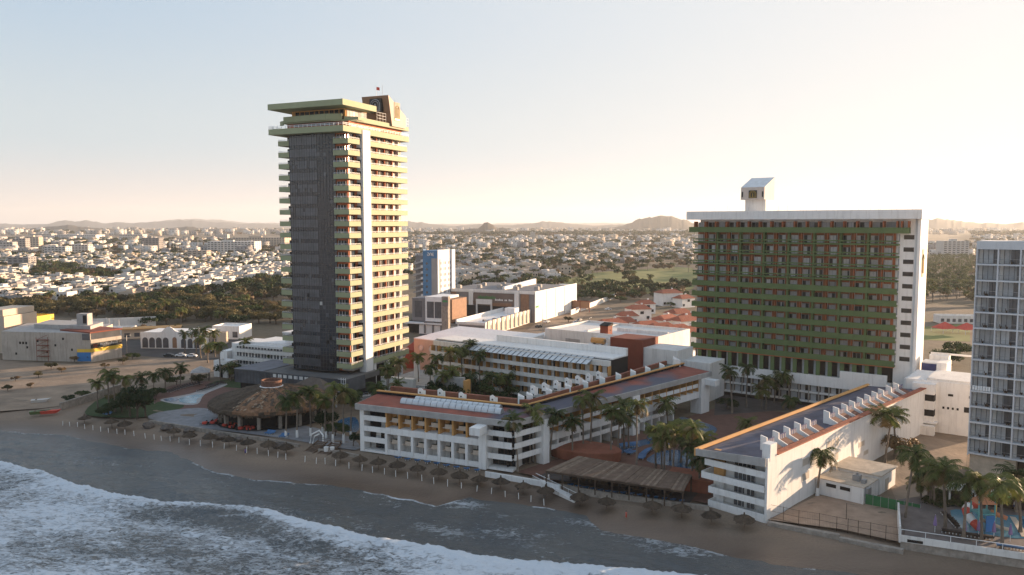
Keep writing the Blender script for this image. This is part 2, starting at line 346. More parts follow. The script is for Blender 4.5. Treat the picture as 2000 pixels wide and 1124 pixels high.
n1 = nz(.85, 9, .68, (.75, 1.5, 1)); n1.inputs['Distortion'].default_value = 1.3
n2 = nz(.28, 6, .6, (.7, 1.5, 1)); n2.inputs['Distortion'].default_value = .8
av = node(t, 'ShaderNodeMath', operation='MULTIPLY_ADD'); L.new(n1.outputs[0], av.inputs[0]); av.inputs[1].default_value = .66
hv = node(t, 'ShaderNodeMath', operation='MULTIPLY'); L.new(n2.outputs[0], hv.inputs[0]); hv.inputs[1].default_value = .34; L.new(hv.outputs[0], av.inputs[2])
sm = node(t, 'ShaderNodeMath', operation='ADD'); L.new(av.outputs[0], sm.inputs[0])
f5 = node(t, 'ShaderNodeMath', operation='MULTIPLY_ADD'); L.new(fa.outputs['Fac'], f5.inputs[0]); f5.inputs[1].default_value = .46; f5.inputs[2].default_value = -.20; L.new(f5.outputs[0], sm.inputs[1])
ms = node(t, 'ShaderNodeMapRange', interpolation_type='SMOOTHSTEP'); ms.inputs[1].default_value = .47; ms.inputs[2].default_value = .66; L.new(sm.outputs[0], ms.inputs[0])
wc = ramp(nz(.06, 4).outputs[0], [(.3, (.062, .074, .082)), (.7, (.110, .112, .105))])
L.new(mixc(ms.outputs[0], wc, (.60, .64, .68)), b.inputs['Base Color'])
rr = node(t, 'ShaderNodeMapRange'); L.new(ms.outputs[0], rr.inputs[0]); rr.inputs[3].default_value = .16; rr.inputs[4].default_value = .85; L.new(rr.outputs[0], b.inputs['Roughness']); b.inputs['IOR'].default_value = 1.33; b.inputs['Specular IOR Level'].default_value = .5
nb = nz(1.1, 6, .6, (.7, 1.7, 1)); hb = node(t, 'ShaderNodeMath', operation='MULTIPLY_ADD'); L.new(ms.outputs[0], hb.inputs[0]); hb.inputs[1].default_value = .55; L.new(nb.outputs[0], hb.inputs[2])
bp = node(t, 'ShaderNodeBump'); bp.inputs['Strength'].default_value = .75; bp.inputs['Distance'].default_value = .5; L.new(hb.outputs[0], bp.inputs['Height']); L.new(bp.outputs[0], b.inputs['Normal'])
SX, SY = xy(UU, VV)
tag(gridmesh('sea', SX, SY, ZZ, m, {'foam': foam}), kind='structure')

# hills: ridges traced at their own distance, each a solid rise with foothills
def hill(px, D, depth, name, mt, seed):
    xs = np.array([at(p[0], 440, D).x for p in px]); zs = np.array([max(zat(p[1], D), 4) for p in px])
    gx = np.linspace(xs[0], xs[-1], 420); prof = np.interp(gx, xs, zs); k = np.ones(5)/5; prof = np.convolve(np.pad(prof, 2, 'edge'), k, 'valid')*(.88+.24*fbm(gx/D*160, gx*0, 3, seed+40))
    gy = np.linspace(-1, 1, 21); X, S = np.meshgrid(gx, gy)
    sh = np.clip(1-np.abs(S)**1.4, 0, 1)
    n = fbm(X/D*60, S*3, 4, seed)
    Z = prof[None]*sh*(1 - .5*(1-sh)*n*2 + (n-.5)*.34) - 3*(np.abs(S) > .97)
    Z *= np.clip(np.minimum((X-gx[0]), (gx[-1]-X))/(.05*(gx[-1]-gx[0])), 0, 1)**.5
    return tag(gridmesh(name, X*(1+S*depth/D), D+S*depth, Z-1.5, mt), kind='structure')
hm1 = mat('hill_scrub', (.050, .040, .028), .95, .35, .004); hm2 = mat('far_hill', (.035, .042, .052), .95, .2, .002)  # bluish base of the far hills paints in distance haze
hill([(-260, 440), (-100, 436), (0, 436), (40, 439), (62, 438), (95, 437), (128, 430), (148, 434), (172, 429), (205, 436), (232, 434), (262, 436), (300, 432), (335, 433), (375, 429), (412, 434), (440, 433), (470, 438), (500, 436), (560, 440), (700, 442)], 12500, 1500, 'far_hills', hm2, 1)
hill([(-250, 452), (0, 450), (60, 446), (100, 442), (130, 439), (165, 442), (200, 446), (250, 448), (300, 449), (340, 445), (370, 442), (400, 446), (470, 446), (560, 448), (700, 452)], 5600, 900, 'brown_hills', hm1, 2)
hill([(680, 440), (780, 431), (830, 436), (880, 441), (930, 438), (1000, 440), (1030, 437), (1070, 433), (1110, 436), (1160, 441), (1210, 438), (1300, 442)], 9500, 1400, 'middle_hills', hm2, 3)
hill([(872, 460), (888, 456), (900, 449), (935, 445), (946, 436), (953, 434), (962, 437), (970, 446), (990, 449), (1010, 458)], 4300, 260, 'rocky_crag', hm1, 4)
hill([(1120, 452), (1180, 449), (1225, 438), (1250, 427), (1275, 421), (1310, 420), (1335, 427), (1360, 438), (1420, 446), (1480, 452)], 6200, 800, 'round_hill', hm1, 5)
hill([(1640, 448), (1740, 436), (1795, 430), (1830, 426), (1870, 429), (1910, 436), (1960, 437), (2000, 434), (2100, 436), (2250, 444)], 7400, 1000, 'hazy_hills', hm1, 6)
hill([(-300, 439), (200, 439), (300, 434), (350, 427), (385, 425), (415, 428), (480, 435), (800, 438), (1000, 436), (1240, 436), (1700, 440), (2300, 438)], 17000, 1500, 'horizon_hills', hm2, 8)
# the air
hz = MB().box(-15000, 15000, -3000, 19500, -11, 420).build('haze', [bpy.data.materials.new('air')]); tag(hz, kind='stuff')
hm = hz.data.materials[0]; hm.use_nodes = True; hm.node_tree.nodes.clear()
pv = node(hm.node_tree, 'ShaderNodeVolumePrincipled'); ho = node(hm.node_tree, 'ShaderNodeOutputMaterial'); hm.node_tree.links.new(pv.outputs[0], ho.inputs['Volume'])
pv.inputs['Color'].default_value = (.86, .885, .91, 1); pv.inputs['Density'].default_value = 5.4e-5; pv.inputs['Anisotropy'].default_value = .3
# ---------------------------------------------------------------- tall tower with yellow-green balconies
def emblem(mb, x0, x1, y, z0, z1, m_ring, out=.12):     # arch-and-bars device in relief on a plane y (faces -y)
    cx, w_ = (x0+x1)/2, (x1-x0); h = z1-z0; cz = z0+h*.52
    for r, th in ((.40, .07), (.27, .06)):
        pts = []
        for k in range(0, 13):
            a = math.pi*k/12; pts.append((cx+math.cos(a)*w_*r, y-out, cz+math.sin(a)*h*r))
        pts = [(pts[0][0], y-out, z0+h*.14)] + pts + [(pts[-1][0], y-out, z0+h*.14)]
        mb.tube(pts, th*w_*.5, 5, m_ring)
    mb.box(cx-w_*.04, cx+w_*.05, y-out*1.4, y-.01, z0+h*.14, z0+h*.62, m_ring)
    mb.box(cx-w_*.42, cx+w_*.42, y-out*1.4, y-.01, z0+h*.08, z0+h*.14, m_ring)
def rail(mb, pts, z, h=.45, m=0, n=2, w_=.06, post=2.5):
    for i in range(len(pts)-1):
        a, b = Vector((*pts[i], 0)), Vector((*pts[i+1], 0)); ln = (b-a).length
        for k in range(n): mb.beam(a+Vector((0, 0, z+h*(k+1)/n)), b+Vector((0, 0, z+h*(k+1)/n)), w_, w_, m)
        c = max(1, int(ln/post))
        for k in range(c+1):
            p = a+(b-a)*(k/c); mb.box(p.x-w_/2, p.x+w_/2, p.y-w_/2, p.y+w_/2, z, z+h, m)
D1 = 245.0; C1 = at(684, 560, D1); C1.z = 0
T1 = thing('hotel_tower', 'tallest tower with yellow-green balconies and dark glass bay', 'hotel', C1, CA)
FP = 3.668; ZB = [zat(722-23.3*k, D1) for k in range(20)]        # bottom of each balcony band, lowest first
ZTOP = ZB[-1]+FP+1.0
W1, W2 = -27.0, 33.6
zs = ZB[0]
# core wall
mb = MB()
mb.prism([(-25.2, 3.2), (-22.4, 1.7), (-5.5, 1.7), (-2.0, 2.2), (-2.0, 6.2), (-1.6, 11.2), (-2.1, 11.2), (-2.1, 32.6), (-25.2, 32.6)], zs-1, ZTOP+1.2, 0)
mb.build('wall', [orange_p], T1)
# glazed bay: panes differ a little, left facet's sky reflection painted as paler glass, mullions stand proud
mb = MB(); rr_ = random.Random(3)
facets = [((-22.6, .15), (-11.6, -.25), 11, .30), ((-11.6, -.25), (-5.7, 1.2), 6, .0)]
z0g, z1g = zs-1.2, ZTOP-.4
for (ax, ay), (bx, by), n, pale in facets:
    for i in range(n):
        p = (ax+(bx-ax)*i/n, ay+(by-ay)*i/n); q = (ax+(bx-ax)*(i+1)/n, ay+(by-ay)*(i+1)/n)
        zz = z0g; r = 0
        while zz < z1g-.2:
            z2 = min(zz+FP/3, z1g); u = rr_.random(); o = (rr_.random()-.5)*.02
            fl = (math.sin((r//3)*12.9+1.3*pale)*43758.5) % 1
            k = 1 if (u < .04+(.80+.15*(fl > .45))*(pale > 0)) else 0
            if r % 3 == 0 and u < .93: k = 0
            if u > .996: k = 2
            if u > .9992: k = 3
            mb.face([(p[0], p[1]+o, zz), (q[0], q[1]-o, zz), (q[0], q[1]-o, z2), (p[0], p[1]+o, z2)], k)
            zz = z2; r += 1
mb.face([(-22.6, .15, z1g), (-11.6, -.25, z1g), (-5.7, 1.2, z1g), (-5.7, 1.75, z1g), (-22.6, 1.75, z1g)], 0)
mb.face([(-22.6, 1.75, z0g), (-22.6, .15, z0g), (-22.6, .15, z1g), (-22.6, 1.75, z1g)], 0)
gb = mb.build('glass_bay', [glass2, glass3, void, curtain], T1); gb['label'] = 'dark smoked glass bay of many panes'
mb = MB()
for (ax, ay), (bx, by), n, pale in facets:
    for i in range(n+1):
        t_ = i/n; mb.beam((ax+(bx-ax)*t_, ay+(by-ay)*t_-.06, z0g), (ax+(bx-ax)*t_, ay+(by-ay)*t_-.06, z1g), .07, .10)
    zz = z0g
    while zz < z1g: mb.beam((ax, ay-.05, zz), (bx, by-.05, zz), .08, .09); zz += FP/3
mb.build('mullion', [mat('mullion_grey', (.03, .03, .032), .5, .1)], gb)
# white fin
mb = MB().box(-1.9, .55, 7.0, 11.0, 0, ZTOP, 0); f_ = mb.build('fin', [white], T1); f_['label'] = 'broad white fin up the sunny side'
mb = Parts('slot_window', [void], T1)
for k in range(20): mb.box(-1.55, -.35, 6.15, 6.98, ZB[k]+1.2, ZB[k]+2.6, 0)
mb.done()
PH = 1.55; pane_d = mat('dim_pane', (.022, .021, .022), .65, .3, .4, spec=.12)
for k in range(20):
    z = ZB[k]
    def band(pts, name):
        m_ = MB()
        for i in range(len(pts)-1):                      # parapet 0.16 thick along the outline, inside of the points
            a, b = Vector(pts[i]), Vector(pts[i+1]); m_.beam((a.x, a.y, z+PH/2), (b.x, b.y, z+PH/2), .18, PH)
        return m_
    # left balcony wraps the far corner
    m_ = MB(); m_.box(-27, -22.7, 0, .18, z, z+PH); m_.box(-27, -26.82, .181, 6.5, z, z+PH); m_.box(-26.81, -22.7, .182, 4.5, z+.02, z+.3); m_.box(-26.81, -25.25, 4.501, 6.5, z+.02, z+.3)
    bo = m_.build('balcony', [green_p], T1); r_ = MB(); rail(r_, [(-26.9, 6), (-26.9, .1), (-22.8, .1)], z+PH, .42); r_.build('railing', [metal_w], bo)
    m_ = MB(); m_.box(-5.6, 0, 0, .18, z, z+PH); m_.box(-.18, 0, .181, 6.1, z, z+PH); m_.box(-5.6, -.181, .182, 2.0, z+.02, z+.3); m_.box(-1.98, -.181, 2.001, 6.1, z+.02, z+.3)
    bo = m_.build('balcony', [green_p], T1); r_ = MB(); rail(r_, [(-5.5, .1), (-.1, .1), (-.1, 6)], z+PH, .42); r_.build('railing', [metal_w], bo)
    m_ = MB(); m_.box(-.18, 0, 11.02, W2, z, z+PH); m_.box(-2.08, -.181, 11.02, 32.5, z+.02, z+.3); m_.box(-6, -.181, W2-.18, W2, z, z+PH); m_.box(-6, -.181, 32.62, W2-.181, z+.02, z+.3)
    bo = m_.build('balcony', [green_p], T1); r_ = MB(); rail(r_, [(-.1, 11.1), (-.1, W2-.1), (-5.9, W2-.1)], z+PH, .42); r_.build('railing', [metal_w], bo)
    # glazing of the recess
    zt = z+FP-.35
    def win(y0, y1, cf, xw=-2.1):
        g_ = MB(); g_.box(xw, xw+.06, y0, y1, z+.3, zt, 0); n = max(1, int((y1-y0)/1.6))
        for q in range(n+1):
            yy = y0+(y1-y0)*q/n; g_.box(xw+.061, xw+.12, yy-.05, yy+.05, z+.3, zt, 2)
        if cf: g_.box(xw+.062, xw+.085, y0+.1, y0+(y1-y0)*cf, z+.3, zt-.08, 1)
        return g_.build('window', [pane_d, curtain, metal_w], T1)
    h = (math.sin(k*7.3)*91.7) % 1
    win(13.2, 17.0, 0); win(18.0, 21.6, .3*h); win(22.3, 26.2, 0 if h < .6 else .5)
    win(26.9, 29.4, .95 if k % 3 else .5)
    g_ = MB(); g_.box(-1.99, -1.93, 2.7, 5.6, z+.3, zt, 0); g_.box(-1.929, -1.90, 2.9, 2.9+2.5*(.55+.4*h), z+.3, zt-.1, 1); g_.build('window', [glass, curtain], T1)
# flank walls between the glazing: white reveals at the right end, orange elsewhere
mb = MB()
for k in range(20): mb.box(-2.095, -1.2, 29.9, 30.15, ZB[k]+.3, ZB[k]+FP-.01); mb.box(-2.095, -1.9, 30.2, 32.4, ZB[k]+.31, ZB[k]+FP-.02, 1)
for k in range(20):
    for y in (17.4, 21.9, 26.5): mb.box(-2.095, -1.4, y, y+.25, ZB[k]+.31, ZB[k]+FP-.02, 2)
    mb.box(-5.45, -2.2, 1.60, 1.69, ZB[k]+.3, ZB[k]+2.9, 3); mb.box(-24.9, -22.7, 1.95, 3.0, ZB[k]+.3, ZB[k]+2.8, 3)
    for q in range(3): mb.box(-5.4+q*1.05, -5.3+q*1.05, 1.54, 1.599, ZB[k]+.3, ZB[k]+2.9, 0)
mb.build('recess_lining', [white, peach, orange_p, glass], T1)
# crown of the tower
zA = zat(257, D1-1); zA2 = zat(245.5, D1-1)
mb = MB(); x0, x1, y0, y1 = -28.3, .35, -2.8, 34.3
mb.box(x0, x1, y0, y1, zA, zA+.5); mb.box(x0, x1, y0, y0+.25, zA+.501, zA2); mb.box(x1-.25, x1, y0+.251, y1, zA+.501, zA2); mb.box(x0, x0+.25, y0+.251, y1, zA+.501, zA2); mb.box(x0+.251, x1-.251, y1-.25, y1, zA+.501, zA2)
da = mb.build('deck', [green_p], T1); r_ = MB(); rail(r_, [(x0+.12, 34), (x0+.12, y0+.12), (x1-.12, y0+.12), (x1-.12, y1-.12)], zA2, .85, post=1.6, w_=.09); r_.build('railing', [metal_w], da)
zB, zB2 = zA2+1.9, zA2+4.1
mb = MB(); mb.box(-25, -1.2, 2.2, 32, zA+.51, zB+.01, 0); mb.build('upper_wall', [orange_p], T1)
mb = Parts('upper_window', [glass3, curtain], T1)
for i in range(9): mb.box(-22+i*1.8, -20.4+i*1.8, 2.1, 2.19, zA+.6, zB-.25, 0)
for i in range(11): mb.box(-1.19, -1.1, 3+i*1.5, 4.35+i*1.5, zA+.6, zB-1.0, 1)
mb.done()
mb = MB(); mb.prism([(-25.5, 1.2), (-6, .4), (-1, 3.0), (-.2, 5), (.35, 8), (.35, 34.3), (-26, 34.3)], zB, zB+.5); mb.beam((-25.3, .9, (zB+zB2)/2+.2), (-8, -.1, (zB+zB2)/2+.2), .25, zB2-zB-.4); mb.beam((-8, -.1, (zB+zB2)/2+.2), (-3.2, 1.6, (zB+zB2)/2+.2), .25, zB2-zB-.4)
mb.beam((.22, 5, zB+.95), (.22, 34.2, zB+.95), .25, .9); mb.beam((-2.9, 2.2, zB+1.0), (.2, 4.9, zB+1.0), .25, .9); mb.beam((-28, 2.5, zB+.4), (-25.5, 1.2, zB+.4), .25, 1.4)
mb.build('upper_deck', [green_p], T1)
zR, zR2 = zat(206, D1-1), zat(194.3, D1-1)
mb = MB(); mb.box(-24, -3.2, 3.4, 14.6, zB+.51, zR-.01, 0); mb.build('penthouse_wall', [ochre], T1)
mb = Parts('penthouse_window', [glass, curtain], T1)
for i in range(10): mb.box(-22.5+i*1.9, -21.0+i*1.9, 3.28, 3.39, zB+.6, zR-.4, 0)
for i in range(7): mb.box(-3.19, -3.05, 4+i*1.5, 5.35+i*1.5, zB+.6, zR-.3, 1)
mb.done()
mb = MB(); mb.box(-28.4, .35, -2.8, 15, zR, zR+.6); mb.box(-28.4, .35, -2.8, -2.55, zR+.601, zR2); mb.box(.1, .35, -2.549, 15, zR+.601, zR2); mb.box(-28.4, -28.15, -2.549, 15, zR+.601, zR2); mb.box(-28.149, .099, 14.75, 15, zR+.601, zR2)
mb.build('roof_slab', [green_p], T1)
# machine room with leaning front, emblem, sloping top
zm0, zmt = zB+.55, zat(189, D1+22)
h0 = MB(); ya, yb = 21.0, 31.5
h0.hexa([(-9.5, ya+2.2, zm0), (.9, ya+2.2, zm0), (.9, yb, zm0), (-9.5, yb, zm0)], [(-9.5, ya, zmt), (.9, ya, zmt), (.9, yb, zmt-5.6), (-9.5, yb, zmt-5.6)], 0)
h0.face([(-9.5, ya-.02+2.2, zm0), (.9, ya-.02+2.2, zm0), (.9, ya-.02, zmt), (-9.5, ya-.02, zmt)], 1)  # brown sheet paints the shaded front darker than the lit flank
mr_ = h0.build('machine_room', [peach, brown_p], T1)
e_ = MB(); zc = zmt-3.2
e_.box(-6.2, -1.6, ya-.35, ya+.9, zc-2.2, zc+2.3, 0); emblem(e_, -6.2, -1.6, ya-.35, zc-2.2, zc+2.3, 1, .2); e_.build('emblem', [blackm, metal_g], mr_)
e_ = MB(); e_.box(.92, 1.02, 24.4, 27.8, zm0+2.0, zm0+8.0, 0)
for i in range(4): e_.tube([(1.05, 25+i*.75, zm0+2.8), (1.05, 25+i*.75, zm0+5.6+.8*(i in (1, 2)))], .12, 5, 1)
e_.tube([(1.05, 24.9+2.4*(.5-.5*math.cos(math.pi*k/8)), zm0+5.6+1.3*math.sin(math.pi*k/8)) for k in range(9)], .12, 5, 1); e_.box(.91, 1.08, 24.7, 27.5, zm0+2.2, zm0+2.6, 1)
e_.build('emblem', [stone_l, gold], mr_)
a_ = MB(); a_.tube([(-2, 22, zmt-.5), (-2, 22, zmt+3.6)], .05, 5)
for (x, y, h) in ((0, 24, 3.5), (.2, 26, 4.6), (.3, 28, 3.2), (.4, 29.5, 3.8), (.5, 30.5, 2.5)): a_.tube([(x, y, zmt-6), (x, y, zmt-1.0-(y-22)*.5+h*.5)], .04, 4)
a_.build('antenna', [metal_g], mr_)
a_ = MB(); a_.tube([(-4.4, 22, zmt-.3), (-4.4, 22, zmt+3.2)], .05, 5); mp_ = a_.build('flagpole', [metal_w], mr_)
a_ = MB(); a_.face([(-4.3, 22, zmt+3.1), (-3.3, 22.3, zmt+2.9), (-3.3, 22.3, zmt+1.9), (-4.3, 22, zmt+2.1)]); a_.face([(-4.3, 22.03, zmt+3.1), (-3.3, 22.33, zmt+2.9), (-3.3, 22.33, zmt+1.9), (-4.3, 22.03, zmt+2.1)]); a_.build('flag', [redc], mr_)
r_ = MB()
for pts in ([(.2, 15.4), (.2, 20.5)], [(.95, 31.8), (.3, 34.2), (-6, 34.2)]): rail(r_, pts, zB+1.4, 2.8, 0, 3, .05, 1.6)
r_.build('screen_frame', [metal_w], T1)
# tower base: columns and lobby
mb = MB()
for x in (-1.5, -12, -22):
    for y in (14, 22, 30): mb.box(x-.7, x+.7, y-.7, y+.7, 0, zs-.02)
mb.box(-22, -4, 4, 30, 0, zs-1.1, 1)
mb.build('base_column', [white, void], T1)
mb = MB(); mb.box(-26, -1.0, 1.8, 33, zs-.9, zs-.005); mb.build('base_slab', [concrete], T1)

# ---------------------------------------------------------------- green slab hotel on the right
D2 = 228.0; P2 = at(1748, 560, D2); P2.z = 0; A2 = R(-36.9)
T2 = thing('slab_hotel', 'wide slab hotel with dark green balcony bands and white roof', 'hotel', P2, A2)
L2 = 61.6; zb = [zat(717.5, D2)+3.51*k for k in range(12)]; ztop = zb[-1]+3.51
mb = MB(); mb.box(-L2+1, 0, 2.2, 13.5, 0, ztop+.6, 0); mb.box(.01, 5.3, 1.6, 12.4, 0, ztop+.6, 1)
mb.build('wall', [white, white], T2)
fin = MB().box(5.31, 6.1, .4, 11.5, 0, ztop+.58); fn = fin.build('fin', [white], T2)
e_ = MB(); e_.box(6.11, 6.2, 3.2, 6.6, zb[-1]-12.5, zb[-1]-4.5, 0); e_.tube([(6.25, 3.7+2.4*k/6, zb[-1]-7.4+1.4*math.sin(math.pi*k/6)) for k in range(7)], .16, 5, 1)
for i in range(3): e_.tube([(6.25, 4.1+i*.8, zb[-1]-11.4), (6.25, 4.1+i*.8, zb[-1]-7.4)], .14, 5, 1)
e_.build('emblem', [stone_l, gold], fn)
mb = Parts('stair_opening', [mat('dim_opening', (.06, .052, .046), .9, .3, .6), metal_g], T2)
for k in range(11): mb.box(1.6, 4.3, 1.52, 1.595, zb[k]+1.8, zb[k]+3.05, 0); mb.box(.25, .6, 1.5, 1.595, zb[k]+1.0, zb[k]+3.3, 1)
mb.done()
brick_o = mat('rust_orange_paint', (.34, .11, .045), .8, .1, .3, .2); curt_d = mat('net_curtain', (.50, .50, .50), .9, .12, 1.0, rand=.3)
nb_ = 8; bw = L2/nb_
mb = MB(); md = MB()
for k in range(11):
    for i in range(nb_+1):
        x = -L2+i*bw
        if 0 < i < nb_: mb.box(x-.28, x+.28, .25, 2.19, zb[k]+.31, zb[k]+3.5)
    for i in range(nb_):
        x = -L2+i*bw+bw/2; md.box(x-.12, x+.12, .7, 2.19, zb[k]+.31, zb[k]+3.5, 0)
        for q in (-1, 1):
            xa = x+q*bw/4; md.box(xa+.6, xa+1.4, 2.1, 2.19, zb[k]+.31, zb[k]+3.49, 1); md.box(xa-1.65, xa+.5, 2.12, 2.195, zb[k]+2.85, zb[k]+3.48, 0)
mb.build('cross_wall', [green_d], T2); md.build('recess_lining', [brick_o, brick_o], T2)
for k in range(12):
    z = zb[k]; m_ = MB(); ext = 2.6 if k == 11 else .9
    xl = -L2-.4 if k < 11 else -L2-1.4
    if 7 <= k < 11:
        m_.box(xl, .6, 0, 2.0, z, z+.55); m_.box(xl, .6, -.25, -.01, z+.1, z+.5); m_.box(xl, .6, -.22, -.02, z+1.05, z+1.45)
        for i in range(33): x = xl+.1+i*(L2+.8)/33; m_.box(x, x+.1, -.15, -.05, z+.501, z+1.049)
    else:
        y0 = -.9 if k == 11 else 0; m_.box(xl, .6 if k < 11 else 3.1, y0, 2.0, z, z+.35); m_.box(xl, .6 if k < 11 else 3.1, y0-.2, y0-.002, z, z+1.7); m_.box(xl-.2, xl-.002, y0-.2, 2.0, z, z+1.7)
        if k == 11: m_.box(3.1, 3.3, y0-.2, 1.5, z, z+1.7)
    m_.build('balcony', [green_d], T2)
nw = 0; stf = MB()
def t2win(x0, x1, z0, z1, sd):
    q = random.Random(sd); g_ = MB(); y = 2.19; w_ = x1-x0
    g_.box(x0, x1, y-.05, y, z0, z1, 0); c0 = q.choice((.0, .0, .1, .5)); c1 = q.choice((.55, .75, 1, 1, .9))
    if c1 > c0: g_.box(x0+w_*c0+.05, x0+w_*c1-.05, y-.075, y-.052, z0+.02, z1-.05, 1)
    for k in range(3): xx = x0+w_*k/2; g_.box(xx-.05, xx+.05, y-.1, y-.076, z0, z1, 2)
    return g_
for k in range(10, -1, -1):
    for i in range(nb_):
        for q in (-1, 1):
            xc = -L2+(i+.5)*bw+q*bw/4; g_ = t2win(xc-1.6, xc+.45, zb[k]+.35, zb[k]+2.82, k*100+i*4+q)
            nw += 1
            if nw <= 83: g_.build('window', [glass, curt_d, metal_g], T2)
            else: stf.add(g_)
for i in range(17):
    x = -L2+.4+i*L2/17; g_ = t2win(x, x+2.5, zb[11]+.4, ztop-.3, i+999); g_.build('window', [glass, curt_d, metal_g], T2)
tag(stf.build('lower_window', [glass, curt_d, metal_g], T2), kind='stuff')
mb = MB()
for i in range(18): x = -L2+i*L2/17; mb.box(x-.2, x+.2, -.3, 2.19, zb[11]+1.7, ztop-.02)
for x in (1.2, 3.0): mb.box(x-.2, x+.2, -.3, 1.55, zb[11]+1.7, ztop-.02)
mb.build('top_column', [brick_o], T2)
zr0, zr1 = zat(428, D2-2), zat(409.5, D2-2); ztop = zr0
mb = MB(); mb.box(-L2-2.3, 6.6, -1.7, 13.6, zr0, zr0+.5); mb.box(-L2-2.3, 6.6, -1.7, -1.35, zr0+.501, zr1); mb.box(6.25, 6.6, -1.349, 13.6, zr0+.501, zr1); mb.box(-L2-2.3, -L2-1.95, -1.349, 13.6, zr0+.501, zr1); mb.box(-L2-1.949, 6.249, 13.25, 13.6, zr0+.501, zr1)
rf = mb.build('roof', [white], T2)
mb = MB()
for i in range(26): x = -L2+3+i*2.6+math.sin(i*5)*1.; mb.tube([(x, 1+(i*3.7) % 11, zr1-.3), (x, 1+(i*3.7) % 11, zr1+.8+((i*.37) % 1)*1.6)], .03, 3)
mb.build('antenna', [metal_g], rf)
# head house with sloped top
Dh = D2+32; hx0, hx1 = -47.3, -39.6
z_a, z_b, z_c = zat(391, Dh), zat(367, Dh), zat(348.5, Dh+7)
mb = MB(); ys = 3.0
mb.box(hx0+1.0, hx1, ys+1.3, ys+9.2, zr0+.5, z_a, 0)
prof = [(ys, z_a+.01), (ys, z_b), (ys+9.2, z_c), (ys+9.2, z_a+.01)]
n = len(mb.v)
for x in (hx0, hx1): mb.v.extend((x, y, z) for y, z in prof)
mb.f += [(n, n+1, n+2, n+3), (n+7, n+6, n+5, n+4), (n, n+4, n+5, n+1), (n+1, n+5, n+6, n+2), (n+2, n+6, n+7, n+3), (n+3, n+7, n+4, n)]; mb.m += [1, 1, 1, 2, 1, 1]
hh = mb.build('head_house', [white2, mat('head_house_render', (.58, .50, .44), .8, .06, .3, .25), polyc], T2)
e_ = MB(); e_.box(hx0+2.6, hx0+5.3, ys-.12, ys-.005, z_a+.5, z_b-1.0, 0); emblem(e_, hx0+2.6, hx0+5.3, ys-.12, z_a+.5, z_b-1.0, 1, .1); e_.box(hx0+.3, hx0+.7, ys-.08, ys-.005, z_a+.8, z_b-1.4, 2); e_.box(hx1-.8, hx1-.4, ys-.08, ys-.005, z_a+.8, z_b-1.4, 2)
e_.build('emblem', [blackm, gold, void], hh)
# low block it stands on, with terrace and gridded front
zt2 = zat(750, D2-5); P2b = Vector((0, 0, 0))
mb = MB(); mb.box(-84, -.2, -5.2, 14, zt2-3.2, zt2-1.2, 0); mb.box(-84, -.2, -5.2, -4.9, zt2-1.199, zt2); mb.box(-84, -.5, -4.0, 14, 0, zt2-3.21, 1); mb.box(-84, -66, -4.89, 13.9, zt2-1.19, zt2+.6)
mb.box(-13, -.2, -5.19, -4.4, zt2+.01, zt2+2.0)
mb.build('podium_wall', [white, void], T2)
mb = MB()
for i in range(29): x = -83.8+i*2.95; mb.box(x-.16, x+.16, -5.0, -4.01, 1.2, zt2-3.22)
for z in (1.3, 4.1): mb.box(-83.9, -.6, -4.95, -4.02, z, z+.55, 1)
for i in range(28):
    x = -83.6+i*2.95; q = (i*37 % 11)/11
    for z in (1.9, 4.7): mb.box(x+.2, x+1.2+q, -4.09, -4.011, z, z+1.9, 2)
mb.build('podium_grid', [mat('beige_mullion', (.36, .32, .28), .8, .1, .3, .3), white2, curt_d], T2)
mb = MB()
for i in range(17): x = -60+i*3.5; mb.box(x, x+1.2, .5, .8, zt2-1.1, zb[0]-.35, 0); mb.box(x-1.0, x-.1, 1.85, 1.99, zt2-1.1, zb[0]-.3, 1)
mb.box(-62, .4, 0, 2.0, zb[0]-.3, zb[0]-.01, 2); mb.box(-61.5, 0, 2.0, 2.195, zt2-1.1, zb[0]-.31, 3)
mb.build('terrace_screen', [green_d, curt_d, orange_p, void], T2)
# ---------------------------------------------------------------- terraced beach-front wing with two arms (front arm + pool arm)
def s_on(o, ang, px, xoff):                # distance along local +y of a frame where a vertical line at image column px meets x = xoff
    r = (px-1000)/F; c, s = math.cos(ang), math.sin(ang); X0, Y0 = o.x+xoff*c, o.y+xoff*s
    return (Y0*r-X0)/(-s-c*r)
def x_on(o, ang, px, yoff):
    r = (px-1000)/F; c, s = math.cos(ang), math.sin(ang); X0, Y0 = o.x-yoff*s, o.y+yoff*c
    return (Y0*r-X0)/(c-s*r)
WA = R(-44.4); KB = Vector((.3, 173, 0)); DA = WA-CA
B = thing('beach_wing', 'white four-storey L-shaped beach wing with red sloping roof and skylights', 'hotel wing', KB, CA)
LV = 2.62; FZ0, FZ1 = 10.35, 11.75
def W(mb): return MB().add(mb, rz=DA)
XA = -40.8
wl = MB(); gl = Parts('window', [glass, curtain], B, 66); par = MB(); och = MB()
